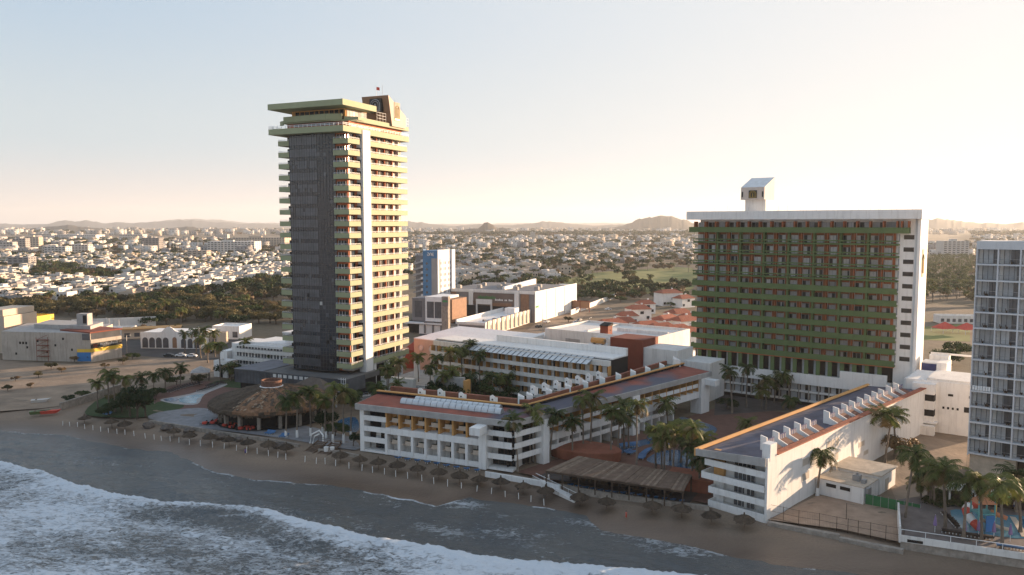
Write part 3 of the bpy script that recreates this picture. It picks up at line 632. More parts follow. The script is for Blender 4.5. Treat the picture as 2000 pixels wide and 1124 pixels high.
# --- front arm
wl.box(XA, -.5, 2.6, 15.5, 0, FZ0, 0); wl.box(XA, -.2, 0.02, 2.59, 0, .5, 1)
sec = [(XA+1.1, -33.4), (-8.2+.2, -.4)]
for a, b in sec:
    for k in range(4):
        z = k*LV
        if k: wl.box(a, b, .0, 2.59, z-.12, z+.12, 1); wl.box(a, b, -.05, .12, z-.1, z+1.15 if a < -20 or k != 2 else z+1.35, 1)
        n = max(2, int((b-a)/1.5))
        for i in range(n):
            x0 = a+.2+i*(b-a-.3)/n; gl.box(x0+.08, x0+(b-a-.3)/n-.1, 2.5, 2.58, z+.3, z+2.3, 0 if (i*7+k*3) % 5 else 1)
wl.box(XA-.05, XA+1.1, -.1, 2.59, 0, FZ0, 1)
wl.box(-33.5, -8.1, -.15, 2.59, 2*LV-.15, 2*LV+1.35, 1); wl.box(-33.5, -8.1, .15, .35, .5, 1.25, 1)
for i in range(8):
    x = -33.4+i*25.3/7
    wl.box(x-.35, x+.35, -.1, 2.59, 0, 2*LV-.16, 1); och.box(x-.22, x+.22, .05, 2.59, 2*LV+1.36, FZ0-.01, 0)
    if i < 7:
        x2 = x+25.3/7
        for z, mm in ((LV, 2), (3*LV, 2)): par.box(x+1.1, x2-.36, .9, 1.05, z-.1, z+.95, 0); par.box(x+.36, x2-.36, 1.06, 2.59, z-.1, z+.1, 0); par.box(x+1.2, x2-.4, 1.06, 1.5, z+.12, z+1.02, 1)
        for k in range(4):
            gl.box(x+1.5, x2-.5, 2.5, 2.58, k*LV+.3, k*LV+2.25, 0 if (i+k) % 3 else 1)
            if k > 1: och.box(x+.25, x+1.45, 2.45, 2.585, k*LV+.12, k*LV+2.5, 0)
wl.box(-8.2, -6.4, -.9, 2.59, 0, FZ0, 1); wl.box(-8.6, -6.0, -4.6, -.91, 8.6, 10.3, 1)
# --- pool arm (built in its own frame, x = 0 is the outer face towards the pool)
pw = MB(); pg = MB(); po = MB(); dark_in = mat('dim_room', (.055, .045, .04), .9, .3, .4)
pw.box(-15.5, -2.6, 4, 64, 0, FZ0, 0); pw.box(-15.5, -2.6, 64.01, 79, 2*LV-.3, FZ0, 0); pw.box(-2.599, -2.585, .6, 64, .02, FZ0-.02, 2); pw.box(-2.599, -2.585, 64.01, 77, 2*LV+.1, FZ0-.02, 2)
for k in range(4):
    z = k*LV
    if k: pw.box(-2.59, -.02, .6, 9.0, z-.12, z+.12, 1); pw.box(-.12, .05, .45, 9.0, z-.1, z+1.15, 1)
    for (a, b, n) in ((11, 43.6, 8), (46.6, 64, 5), (64, 77, 4)):
        if a == 64 and k < 2: continue
        if k == 2: pw.box(-2.59, .12, a, b, z-.5, z+1.25, 1)
        elif k: pw.box(-2.59, -.1, a, b, z-.12, z+.12, 1); pw.box(-.3, -.12, a, b, z-.1, z+.95, 1)
        for i in range(n):
            y0 = a+(b-a)*i/n; y1 = a+(b-a)*(i+1)/n
            pg.box(-2.58, -2.5, y0+.4, y1-.3, z+.25, z+2.3, 0 if (i*5+k*3) % 4 else 1)
    pg.box(-2.58, -2.5, 1.0, 8.8, z+.25, z+2.3, 0)
for (a, b, n) in ((11, 43.6, 8), (46.6, 64, 5), (64, 77, 4)):
    for i in range(n+1):
        y = a+(b-a)*i/n
        if a < 64: pw.box(-2.59, 0, y-.2, y+.2, 0, 2*LV-.51, 1)
        po.box(-2.59, -.06, y-.14, y+.14, 2*LV+1.26, FZ0-.01, 0)
for a, b in ((9, 11), (43.6, 46.6), (77, 81.5)): pw.box(-2.62, .9, a, b, 0, FZ0, 1)
pw.box(.91, 4.2, 79, 81.4, 8.3, 10.0, 1)
pg2 = MB().add(pg, rz=DA); wl.add(pw, rz=DA); och.add(po, rz=DA); wl.box(XA+1.1, -33.5, 2.585, 2.599, .3, FZ0-.02, 2); wl.box(-6.3, -.6, 2.585, 2.599, .3, FZ0-.02, 2)
wl.build('wall', [white2, white, dark_in], B); gl.done(); tag(pg2.build('pool_side_window', [glass, curt_d], B), kind='stuff'); par.build('balcony_front', [peach, leaf_b], B); och.build('ochre_lining', [ochre], B)
# --- roof: shallow slopes up to a coping, sunken service strip behind it, second coping inside
m1 = math.tan(-DA/2)                        # mitre of the bend
roof = MB(); ov = .9
def bend(x): return x                       # helper for reading
def fq(y, z): return (-m1*y, y, z)
def wq(x): return None
def strip(y0, z0, y1, z1, m, xl=XA-ov, yl=82.6):
    # strip parallel to both outer faces, y0/y1 = distance inside the outer face
    roof.face([(xl, y0, z0), (m1*y0*-1, y0, z0), (m1*y1*-1, y1, z1), (xl, y1, z1)], m)
    c, s = math.cos(DA), math.sin(DA)
    def wp(x, y, z): return (x*c-y*s, x*s+y*c, z)
    roof.face([(-m1*y0, y0, z0), wp(-y0, yl, z0), wp(-y1, yl, z1), (-m1*y1, y1, z1)], m)
strip(-ov, FZ0, -ov, FZ1, 0); strip(-ov, FZ1, -ov+.45, FZ1, 0); strip(-ov+.45, FZ1-.15, 8.6, FZ1+.55, 1); strip(-ov, FZ0, 2.6, FZ0, 0)
strip(8.6, FZ1+.55, 8.6, FZ1+1.5, 3); strip(8.3, FZ1+1.5, 9.2, FZ1+1.5, 4); strip(8.3, FZ1+1.25, 8.3, FZ1+1.5, 4); strip(8.3, FZ1+1.25, 9.2, FZ1+1.25, 4); strip(9.2, FZ1+1.5, 9.2, FZ1, 2)
strip(9.2, FZ1, 14.6, FZ1, 5); strip(14.6, FZ1, 14.6, FZ1+1.3, 6); strip(14.6, FZ1+1.3, 15.5, FZ1+1.3, 6); strip(15.5, FZ1+1.3, 15.5, FZ1-1.5, 6)
c_, s_ = math.cos(DA), math.sin(DA)
roof.face([(XA-ov, -ov, FZ0), (XA-ov, -ov, FZ1), (XA-ov, 8.6, FZ1+.55), (XA-ov, 15.5, FZ1+.55), (XA-ov, 15.5, FZ0)], 0)
wp = lambda x, y, z: (x*c_-y*s_, x*s_+y*c_, z)
roof.face([wp(ov, 82.6, FZ0), wp(ov, 82.6, FZ1), wp(-8.6, 82.6, FZ1+.5), wp(-15.5, 82.6, FZ1+.5), wp(-15.5, 82.6, FZ0)], 0)
roofm = mat('roof_membrane', (.25, .07, .045), .8, .3, .22, .5, (.14, .10, .10))
t = roofm.node_tree; L = t.links; b = t.nodes['Principled BSDF']; tc = node(t, 'ShaderNodeTexCoord')   # worn coat: red with blue-violet repair fields
sp = node(t, 'ShaderNodeSeparateXYZ'); L.new(tc.outputs['Object'], sp.inputs[0])
fx = ramp(nz(.07, 2, .5).outputs[0], [(.44, (0, 0, 0)), (.54, (1, 1, 1))])
gx_ = node(t, 'ShaderNodeMapRange'); gx_.inputs[1].default_value = -9; gx_.inputs[2].default_value = -4; L.new(sp.outputs[0], gx_.inputs[0])
mm = node(t, 'ShaderNodeMath', operation='MULTIPLY'); L.new(fx, mm.inputs[0]); L.new(gx_.outputs[0], mm.inputs[1])
old = b.inputs['Base Color'].links[0].from_socket
L.new(mixc(mm.outputs[0], old, (.085, .088, .118)), b.inputs['Base Color'])
rf = roof.build('roof', [concrete, roofm, concrete, glass, ochre, teal, terra], B)
# skylight vaults on the red slope
for row in range(2):
    v = MB(); y = 4.3+row*2.4; xs0, xs1 = -31.5+row*2.5, -4.6-row*1.5; n = 16
    for i in range(n):
        xa = xs0+(xs1-xs0)*i/n; xb = xs0+(xs1-xs0)*(i+1)/n-.12; zz = FZ1-.15+.06*(y+.45)
        pts = [(1.0*math.cos(math.pi*q/8), 1.1*math.sin(math.pi*q/8)) for q in range(9)]
        for q in range(8): v.face([(xa, y+pts[q][0], zz+.15+pts[q][1]), (xa, y+pts[q+1][0], zz+.15+pts[q+1][1]), (xb, y+pts[q+1][0], zz+.15+pts[q+1][1]), (xb, y+pts[q][0], zz+.15+pts[q][1])], 0)
        v.face([(xa, y+p[0], zz+.15+p[1]) for p in pts], 1); v.face([(xb, y+p[0], zz+.15+p[1]) for p in pts], 1)
        v.box(xb, xb+.12, y-1.05, y+1.05, zz, zz+.2, 1)
    v.box(xs0, xs1, y-1.1, y+1.1, zz-.1, zz+.149, 1); v.build('skylight', [polyc, metal_g], B)
# white house-shaped vents
def vent(h=2.6, wd=1.25, dp=1.5):
    m_ = MB(); pr = [(-wd/2, 0), (wd/2, 0), (wd/2, h-.55), (0.1, h), (-wd/2, h-.4)]; n = len(m_.v)
    for y in (0, dp): m_.v.extend((x, y, z if y == 0 else min(z, h-.9)) for x, z in pr)
    m_.f += [tuple(n+k for k in range(5)), tuple(n+9-k for k in range(5))]; m_.m += [0, 0]
    for k in range(5): m_.f.append((n+k, n+5+k, n+5+(k+1) % 5, n+(k+1) % 5)); m_.m.append(0)
    m_.lathe([(.22, 0), (.01, 0)], 8, (0, 0), 1)
    for i in range(len(m_.v)-16, len(m_.v)): x, y, z = m_.v[i]; m_.v[i] = (x, -.02, y+h*.55)
    m_.box(-wd/2+.1, wd/2-.1, -.03, -.005, 0, .35, 1)
    return m_
vm = vent().mesh('roof_vent', [white, void])
def put_vent(parent, x, y, z, rz, s=1.0):
    o = bpy.data.objects.new('roof_vent', vm); col.objects.link(o); o.parent = parent; o.location = (x, y, z); o.rotation_euler = (0, 0, rz); o.scale = (s, s, s)
for px, yo in ((818, 9.5), (857, 10.8), (899, 9.5), (961, 9.6)): put_vent(B, x_on(KB, CA, px, yo), yo, FZ1+.3, 0, 1.05)
for px in (1012, 1029, 1067.5, 1105, 1139.5, 1173, 1205, 1234, 1263, 1291, 1318):
    q = wp(-10.4, s_on(KB, WA, px, -10.4), FZ1+.1); put_vent(B, *q, DA-.9, 1.0 if px < 1310 else 1.4)
for px in (1040, 1063, 1086, 1108, 1129, 1150, 1170):
    q = wp(-13.9, s_on(KB, WA, px, -13.9), FZ1+.3); put_vent(B, *q, DA+.1, 1.05)

# ---------------------------------------------------------------- right-hand wing with the long sunlit wall
KC = gp(1498, 1017, 0)
C = thing('sunlit_wing', 'long white wing with blank sunlit wall, balcony end and row of roof vents', 'hotel wing', KC, WA)
cw = MB(); LC = 88.0
cw.box(-12.0, -.46, 2.8, LC, 0, 9.5, 0); cw.box(-.45, 0, -.2, LC, -.8, 11.75, 0); cw.box(-12.2, -.46, -.3, 2.79, -.6, .35, 0)
for k, z in enumerate((0, 2.75, 5.45, 8.1)):
    ext = 1.6 if k == 2 else (.9 if k == 3 else 0)
    if k: cw.box(-12.0-ext, -.46, 0, 2.79, z-.15, z+.15, 0)
    cw.box(-12.0-ext, -.46, -.35-.25*(k == 2), -.15-.25*(k == 2), z-.2, z+1.05, 0); cw.box(-12.2-ext, -12.0-ext, -.35, 6.0, z-.2, z+1.05, 0)
    cw.box(-12.4, -10.2, 2.0, 2.79, z+.16, z+2.5, 1 if k > 1 else 0)
# recessed windows of the blank wall as shallow frames
cw.box(-1.6, .05, .6, 3.2, 11.0, 14.2, 0)
cw.build('wall', [white, ochre], C)
for k, z in enumerate((0, 2.75, 5.45, 8.1)):
    g_ = MB(); g_.box(-8.3, -3.9, 2.66, 2.79, z+.2, z+2.3, 0)
    for i in range(6): g_.box(-8.3+i*.88-.04, -8.3+i*.88+.04, 2.6, 2.659, z+.2, z+2.3, 1)
    if k < 2: g_.box(-6.1, -5.5, 2.62, 2.655, z+.22, z+2.28, 2)
    g_.build('window', [glass3, metal_w, curtain], C)
frame_w = mat('window_beige', (.50, .44, .37), .6, .08)
for (pxa, pxb, zt_, hh_) in ((1626, 1651, 9.8, 2.0), (1626, 1651, 6.6, 2.0), (1626, 1651, 3.4, 2.2), (1578, 1594, 8.6, 1.7), (1578, 1594, 5.6, 1.7), (1766, 1774, 10.2, 2.2), (1690, 1702, 6.2, 1.4), (1700, 1710, 3.6, 1.2)):
    a, b = s_on(KC, WA, pxa, 0), s_on(KC, WA, pxb, 0); g_ = MB(); n = 3 if pxa == 1626 else 1
    for i in range(n):
        y0 = a+(b-a)*i/n; g_.box(.005, .06, y0+.12, y0+(b-a)/n-.12, zt_-hh_, zt_, 0); g_.box(.061, .075, y0+.3, y0+(b-a)/n-.3, zt_-hh_+.15, zt_-.15, 1)
    g_.build('window', [white2, frame_w], C)
cr = MB()
cr.hexa([(-14.6, -1.0, 9.6), (-.46, -1.0, 10.3), (-.46, LC, 10.9), (-14.6, LC, 9.6)], [(-14.6, -1.0, 10.35), (-.46, -1.0, 11.35), (-.46, LC, 11.35), (-14.6, LC, 10.35)], 0, 1)
cr.hexa([(-14.95, -1.25, 9.5), (-14.605, -1.25, 9.5), (-14.605, LC, 9.5), (-14.95, LC, 9.5)], [(-14.95, -1.25, 11.0), (-14.605, -1.25, 11.0), (-14.605, LC, 11.0), (-14.95, LC, 11.0)], 2)
cr.face([(-14.6, -.4, 11.0), (-14.1, -.4, 10.7), (-14.1, LC, 10.7), (-14.6, LC, 11.0)], 2)
cr.hexa([(-14.6, -1.25, 9.6), (.02, -1.25, 10.4), (.02, -1.01, 10.4), (-14.6, -1.01, 9.6)], [(-14.6, -1.25, 10.95), (.02, -1.25, 12.0), (.02, -1.01, 12.0), (-14.6, -1.01, 10.95)], 0)
cr.box(-1.1, .3, 3.4, LC, 11.76, 12.0, 4)
roofc = mat('blue_roof_coat', (.10, .098, .128), .8, .35, .2, .4, (.2, .12, .1))
cr.build('roof', [concrete, roofc, ochre, roofc, tile], C)
# dormers: white fin, dark opening, little sloping red roof running down to the wall
dm = MB(); dm.hexa([(-1.3, 0, 0), (.0, 0, 0), (.0, .35, 0), (-1.3, .35, 0)], [(-1.3, 0, 2.9), (.0, 0, 2.6), (.0, .35, 2.6), (-1.3, .35, 2.9)], 0)
dm.hexa([(.0, .0, -.6), (3.4, .0, -.6), (3.4, .3, -.6), (.0, .3, -.6)], [(.0, .0, 1.4), (3.4, .0, -.1), (3.4, .3, -.1), (.0, .3, 1.4)], 0)
dm.face([(.0, .3, 1.2), (3.4, .3, -.2), (3.4, 3.3, -.2), (.0, 3.3, 1.2)], 1); dm.box(-.15, -.02, .36, 3.2, 1.2, 2.2, 2); dm.box(-1.2, -.16, 1.0, 2.6, .3, 1.5, 3); dm.box(-1.31, -1.3, .05, .3, 1.5, 2.0, 4)
for i in range(4): dm.box(-.05, .02, .5+i*.8, .6+i*.8, 1.2, 2.0, 0)
dmm = dm.mesh('dormer', [white, mat('dark_tile', (.13, .055, .04), .85, .3, .8, .3), navy, navy, void])
for px in (1504, 1527.6, 1549, 1570, 1589.7, 1627.5, 1645.7, 1662, 1677, 1692.5, 1707, 1721, 1734, 1749, 1763):
    o = bpy.data.objects.new('dormer', dmm); col.objects.link(o); o.parent = C; o.location = (-3.4, s_on(KC, WA, px, -3.4)+.6, 11.25)

# ---------------------------------------------------------------- courtyard back block, convention hall, red box
def oriented(px, py, z, ang): o = gp(px, py, z); return o
BK = Vector((-8.7, 258, 0)); BA = R(-37)
bk = thing('courtyard_block', 'long four-level block with recessed rooms behind the palm courtyard', 'hotel block', BK, BA)
q = MB(); q.box(-24, 46, 1.8, 12, 0, 15.0, 1); q.box(-24, 46, 1.0, 1.79, 13.2, 14.9, 0)
for k in range(4):
    z = 1.2+k*3.1; q.box(-24, 46, -.3, 1.79, z-.2, z, 0); q.box(-24, 46, -.45, -.301, z-.25, z+1.05, 0)
    for i in range(24): x = -24+i*70/23; q.box(x-.1, x+.1, .0, 1.79, z+.01, z+2.88, 2)
q.build('wall', [white2, void, ochre], bk)
g_ = Parts('window', [curtain], bk, 92)
for k in range(4):
    for i in range(23): x = -24+i*70/23; h = (i*17+k*5) % 7; g_.box(x+.3, x+.9+h*.2, 1.6, 1.78, 1.3+k*3.1, 3.7+k*3.1, 0)
g_.done()
g_ = MB(); g_.hexa([(-10, -1.6, 13.6), (40, -1.6, 13.6), (40, 2.5, 15.05), (-10, 2.5, 15.05)], [(-10, -1.6, 13.7), (40, -1.6, 13.7), (40, 2.5, 15.2), (-10, 2.5, 15.2)], 0)
for i in range(26): g_.beam((-10+i*2, -1.7, 13.75), (-10+i*2, 2.5, 15.3), .1, .12, 1)
g_.build('canopy', [polyc, blackm], bk)
g_ = MB(); g_.box(-24, 46, 2.6, 12, 15.01, 15.4); g_.box(-4, 46, 11, 12, 15.41, 17.4); g_.build('roof', [white], bk)
CH = thing('convention_hall', 'large plain white hall with flat roof behind the courtyard', 'hall', Vector((12, 288, 0)), BA)
q = MB(); q.box(0, 43, 0, 30, 0, 16.4, 0); q.box(-8, -.01, 2, 16, 0, 13.8, 0)
for a in ((0, 43, 0, .5), (0, 43, 29.5, 30), (0, .5, .51, 29.49), (42.5, 43, .51, 29.49)): q.box(a[0], a[1], a[2], a[3], 16.4, 17.2, 0)
q.box(14, 14.6, 6, 29.4, 16.41, 17.0); q.box(22, 42, 14, 14.6, 16.41, 17.6); q.box(9, 15, -.08, -.01, 12.0, 14.3, 1)
q.build('wall', [white2, concrete], CH)
q = MB(); q.box(22, 25.2, 2, 5, 16.42, 19.6); q.hexa([(21.8, 1.8, 19.61), (25.4, 1.8, 19.61), (25.4, 5.2, 19.61), (21.8, 5.2, 19.61)], [(21.8, 1.8, 19.8), (25.4, 1.8, 19.8), (25.4, 5.2, 20.6), (21.8, 5.2, 20.6)], 1)
q.lathe([(.3, 0), (.01, 0)], 8, (0, 0), 1)
for i in range(len(q.v)-16, len(q.v)): x, y, z = q.v[i]; q.v[i] = (25.22, 3.5+x, 18+y)
q.build('roof_tower', [rust, void], CH)
o1 = Vector((32.6, 262, 0))
RB = thing('red_box_block', 'dark red block wall with flat top beside orange tank', 'building', o1, BA)
q = MB(); q.box(0, 12.0, 0, 11, 0, 17.6, 0); q.box(12.01, 24, .6, 12, 0, 15.2, 1); q.box(-1.6, -.01, 1, 2.4, 12, 16.8, 1); q.box(-10, -1.61, 0, 12, 0, 14.3, 1); q.box(-10, -1.61, 7, 12, 14.3, 16.3, 1)
q.box(24.01, 34, 2.5, 14, 0, 12.0, 1); q.build('wall', [rust, white2], RB)
q = MB()
for i in range(7): q.beam((-2.3, -.1, 10.6+i*.9), (-1.7, -.1, 10.6+i*.9), .06, .06)
q.beam((-2.3, -.1, 10), (-2.3, -.1, 17), .07, .07); q.beam((-1.7, -.1, 10), (-1.7, -.1, 17), .07, .07); q.build('ladder', [metal_g], RB)
tk = thing('orange_tank', 'orange cylindrical gas tank lying on the white roof', 'tank', o1+Matrix.Rotation(BA, 3, 'Z') @ Vector((-6, 2.4, 14.3)), BA)
q = MB(); q.tube([(-2.7, 0, 1.3), (-2.5, 0, 1.3), (2.5, 0, 1.3), (2.7, 0, 1.3)], [.6, 1.0, 1.0, .6], 14, 0); q.build('shell', [ochre], tk, True); q = MB(); q.box(-1.8, -1.4, -.8, .8, 0, .5); q.box(1.4, 1.8, -.8, .8, 0, .5); q.build('cradle', [concrete], tk)
# ---------------------------------------------------------------- grid hotel at the right edge
KR = gp(1887, 930, 0); KR.z = 0; RA = R(-39)
Rh = thing('grid_hotel', 'grey hotel with white grid of deep glazed balconies at right edge', 'hotel', KR, RA)
BW, FR, z5 = 4.05, 3.43, 5.2; NB = 6
q = MB(); q.box(.2, NB*BW, 2.3, 11, z5-.4, z5+13*FR+1.6, 0); q.box(0, .22, 0, 11.1, z5-.5, z5+13*FR+1.6, 1)
for k in range(14): q.box(.221, NB*BW, 0, 2.29, z5+k*FR-.16, z5+k*FR+.16, 1)
for i in range(1, NB+1): q.box(i*BW-.14, i*BW+.14, .05, 2.28, z5, z5+13*FR, 1)
q.box(-.02, NB*BW, -.02, 2.29, z5+13*FR+.161, z5+13*FR+1.6, 1); q.box(8.2, NB*BW, 4, 10, z5+13*FR+1.61, z5+13*FR+4.3, 1); q.box(8.0, NB*BW, 3.8, 10.2, z5+13*FR+4.31, z5+13*FR+4.8, 0); q.box(11, NB*BW, 5, 9, z5+13*FR+4.81, z5+13*FR+6.6, 1)
q.build('wall', [white2, mat('pale_grey_paint', (.60, .60, .605), .7, .06, .3, .2)], Rh)
n = 0
for k in range(13):
    for i in range(NB):
        z = z5+k*FR+.161; g_ = MB(); xa, xb = i*BW+.3 if i == 0 else i*BW+.15, (i+1)*BW-.15; h = random.Random(k*10+i)
        g_.box(xa+.7, xb, 2.15, 2.27, z, z+FR-.34, 0); g_.box(xa, xa+.69, 2.2, 2.28, z, z+FR-.34, 2); c0 = h.uniform(1.0, 2.6)
        if h.random() < .88: g_.box(xa+.8, xa+.8+c0, 2.1, 2.14, z+.05, z+FR-.4, 1)
        for t_ in range(4): g_.box(xa+.7+t_*.98, xa+.76+t_*.98, 2.04, 2.149, z, z+FR-.34, 3)
        w_ = g_.build('window', [glass3, curt_d, white2, blackm], Rh)
        r_ = MB();  r_.beam((xa, .1, z+1.04), (xb, .1, z+1.04), .06, .06, 1)
        if h.random() < .8:
            for t_ in range(h.randint(1, 3)): x = h.uniform(xa+.5, xb-.8); r_.box(x, x+.5, .8, 1.3, z+.4, z+.46, 2); r_.box(x, x+.06, .8, 1.3, z+.46, z+.9, 2); r_.box(x+.1, x+.4, .9, 1.2, z, z+.4, 2)
        if k == 4 and i == 0:
            for t_ in range(7): r_.box(xa+.1+t_*.5, xa+.5+t_*.5, .03, .079, z+.1, z+1.1, 3)
        r_.build('balustrade', [mat('balustrade_glass', (.22, .23, .24), .2, .05) if 'balustrade_glass' not in MAT else MAT['balustrade_glass'], metal_g, wood_d, metal_w], w_)
q = MB(); q.box(.4, 9, .8, 10.5, 0, z5-.41, 0); q.box(9.01, NB*BW, 3.5, 10.5, 0, z5-.41, 1); q.build('stone_base', [stone_l, void], Rh)
# ---------------------------------------------------------------- white service blocks between the wing and the grid hotel
SB = thing('service_block', 'plain white service block with stair balconies beside the grid hotel', 'building', Vector((107, 211.5, 0)), R(-36.9))
q = MB(); q.box(-1, 17, 0, 16, 0, 13.6, 0); q.box(4, 17, .5, 15, 13.61, 14.2, 1); q.box(1, 6.4, -2.6, -.01, 3, 13.0, 0)
for k in (0, 1): q.box(.98, 4.0, -2.62, -.5, 4.6+k*4.0, 6.3+k*4, 2); q.box(4.2, 6.42, -2.62, -.5, 4.6+k*4, 6.3+k*4, 2)
q.box(.5, 7.2, -3.0, -.01, 2.7, 2.99, 0); q.box(-3, 7, -5, -3.01, 0, 2.4, 1)
for i in range(4): q.box(8+i*1.1, 8.5+i*1.1, -.05, -.005, 6.5, 7.1, 2)
q.box(13, 15, -.05, -.005, 6.2, 7.6, 2); q.box(9.2, 10.4, -.05, -.005, 10, 10.6, 2); q.box(14, 14.7, -.05, -.005, 10, 10.6, 2)
q.build('wall', [white, white2, void], SB)
NV = thing('navy_panel_block', 'white roof box with a navy panel at the foot of the slab hotel', 'building', P2+Matrix.Rotation(A2, 3, 'Z') @ Vector((7.2, 2.0, 0)), A2)
q = MB(); q.box(0, 4.0, 1, 7, 0, 15.6, 0); q.box(0, 3.98, .9, .99, 11, 15.3, 1); q.box(4.01, 6.6, 0, 8, 0, 15.9, 0); q.box(6.61, 9, 1.5, 8, 0, 12.2, 0); q.box(-3, 6.6, -7, .89, 0, 11.6, 0); q.box(1, 16, 9, 9.4, 17, 17.5, 0); q.box(1, 6, 7.1, 10.5, 0, 17.0, 0); q.build('wall', [white, navy], NV)
AX = thing('annex', 'low white flat-roofed annex against the sunlit wall behind the sand court', 'annex', KC, WA)
q = MB(); q.box(.1, 9.6, 21, 29, -.6, 3.3, 0); q.box(.1, 9.8, 29.01, 38, -.3, 3.9, 0); q.box(.0, 10.2, 28.7, 38.3, 3.91, 4.1, 1); q.box(.1, 9.7, 20.9, 28.69, 3.31, 3.45, 1)
for a in (2.2, 5.0): q.box(a, a+2.0, 20.93, 20.99, 2.0, 2.7, 2)
q.box(9.81, 9.86, 32, 34, 0, 2.6, 3); q.build('wall', [white, stone_l, void, frame_w], AX)
q = MB(); q.box(6.2, 7.6, 24, 25.2, 3.46, 4.6); q.box(8.2, 9, 23.2, 24.4, 3.46, 4.2); q.tube([(6.9, 24.6, 4.6), (6.9, 24.6, 5.0)], .3, 8); q.box(9.62, 10.3, 21.5, 23.2, 1.6, 3.2); q.build('air_conditioner', [metal_g], AX)
# ---------------------------------------------------------------- tower lobby and the low wing left of it
LB = thing('lobby_block', 'dark glass lobby block wrapping the foot of the tall tower', 'lobby', C1, CA)
q = MB(); q.box(-42, 2.2, -6, 12, zs-3.6, zs-2.0, 0); q.box(-42, 2.2, -6.05, -6.001, 3.6, zs-2.1, 1)
q.box(2.201, 2.25, -6, 4, 3.6, zs-2.1, 1); q.box(-41, 1.5, -4.5, 11, 0, zs-3.61, 2)  # dark box under the glass stands in for the shadow below it
for i in range(34): x = -42+i*1.34; q.box(x-.04, x+.04, -6.1, -6.051, 3.6, zs-2.1, 3)
for i in range(9): q.box(-26+i*2.1, -24.6+i*2.1, -6.09, -6.052, zs-3.4, zs-2.4, 4)
q.box(-42.1, -30, -6.2, 12.1, zs-1.99, zs-1.8, 5)
q.build('facade', [mat('dark_concrete', (.13, .125, .12), .9, .2, .5, .4), glass3, void, blackm, curtain, mat('grey_blue_roof', (.16, .165, .185), .85, .2, .4, .4)], LB)
q = MB()
for x in (.6, 1.4, 2.2): q.beam((x, -6.2, 3.2), (x, -6.2, zs-1.5), .12, .12)
for z in (4, 5.3, 6.6, 7.9): q.beam((-.6, -6.2, z), (2.3, -6.2, z), .1, .1)
q.build('trellis', [metal_w], LB)
rp = thing('access_ramp', 'grey concrete ramp with white rail rising behind the palms', 'ramp', C1, CA)
q = MB(); q.hexa([(3, -4, 1.0), (34, 8, 1.0), (34, 11, 1.0), (3, -1, 1.0)], [(3, -4, 2.0), (34, 8, 6.6), (34, 11, 6.6), (3, -1, 2.0)], 0); q.box(4, 16, 10, 12, 0, 6.2, 1); q.box(26, 36, 6, 7.5, 0, 9.0, 0); q.box(36.1, 37, 6, 9, 1, 8.2, 2)
q.box(9, 10.5, 22, 23.5, 0, 9.5, 1); q.box(2, 30, 12.1, 36, 3.4, 4.0, 0); q.build('slab', [concrete, white2, ochre], rp)
q = MB(); rail(q, [(3, -4), (34, 8)], 2.0, 1); q2 = [(v[0], v[1], v[2]+(v[0]-3)/31*4.6) for v in q.v]; q.v = q2; q.build('railing', [metal_w], rp)
LW = thing('low_guest_wing', 'low white guest wing with rows of windows left of the tall tower', 'hotel wing', Vector((-104, 290, 0)), CA)
q = MB(); q.box(0, 46, 1.4, 14, 0, 11.4, 0); q.box(8, 50, 2, 16, 11.41, 12.2, 0); q.box(22, 50, 5, 16, 12.21, 15.6, 0); q.box(-3.5, -.01, -1, 5, 0, 8.5, 0); q.box(21, 50, 4.6, 15, 15.61, 16.2, 0)
for z in (2.8, 5.6, 8.6): q.box(2, 46, 0, 1.39, z-.2, z+1.1, 1)
q.box(2, 46, -.1, 1.39, 10.6, 11.39, 0); q.build('wall', [white, white2], LW)
for k in range(3):
    for i in range(15): g_ = MB(); x = 2.6+i*2.9; g_.box(x, x+2.0, 1.2, 1.39, 3.95+k*2.8, 5.3+k*2.8, 0); g_.box(x+.9, x+1.3, 1.15, 1.199, 3.95+k*2.8, 5.3+k*2.8, 1); g_.build('window', [glass3, curtain], LW)
# ---------------------------------------------------------------- vegetation prototypes
HIDE = []
def palm_crown(seed, n=20, Lf=3.1, nl=13, droop=1.0, dry=4):
    r = random.Random(seed); m_ = MB()
    for k in range(n+dry):
        isd = k >= n; az = 2*math.pi*(k*.381966+r.uniform(-.05, .05)); el = R(r.uniform(-8, 72)) if not isd else R(r.uniform(-60, -35))
        ln = Lf*r.uniform(.8, 1.1)*(.7 if isd else 1); d = Vector((math.cos(az), math.sin(az), 0)); p = Vector((0, 0, 0)); pts = [p.copy()]
        for s in range(7):
            p = p + (d*math.cos(el)+Vector((0, 0, math.sin(el))))*ln/7; el -= R(r.uniform(9, 17))*droop; pts.append(p.copy())
        side = Vector((-d.y, d.x, 0)); mi = 1 if isd or r.random() < .07 else 0
        for s in range(7): m_.face([pts[s]-side*.035, pts[s]+side*.035, pts[s+1]+side*.03, pts[s+1]-side*.03], mi)
        for q in range(nl):
            t_ = (q+.8)/nl*6.9; s = int(t_); a = pts[s].lerp(pts[s+1], t_-s); dr = (pts[s+1]-pts[s]).normalized()
            wl_ = .95*Lf/3*math.sin(math.pi*min(1, .12+.8*(q+.5)/nl))**.6*r.uniform(.85, 1.1)
            for sd in (-1, 1):
                tip = a + side*sd*wl_*.72 + dr*wl_*.42 - Vector((0, 0, wl_*r.uniform(.28, .6))); w_ = dr*.105*Lf/3
                m_.face([a-w_, a+w_, tip+w_*.25, tip-w_*.25], mi)
    return m_
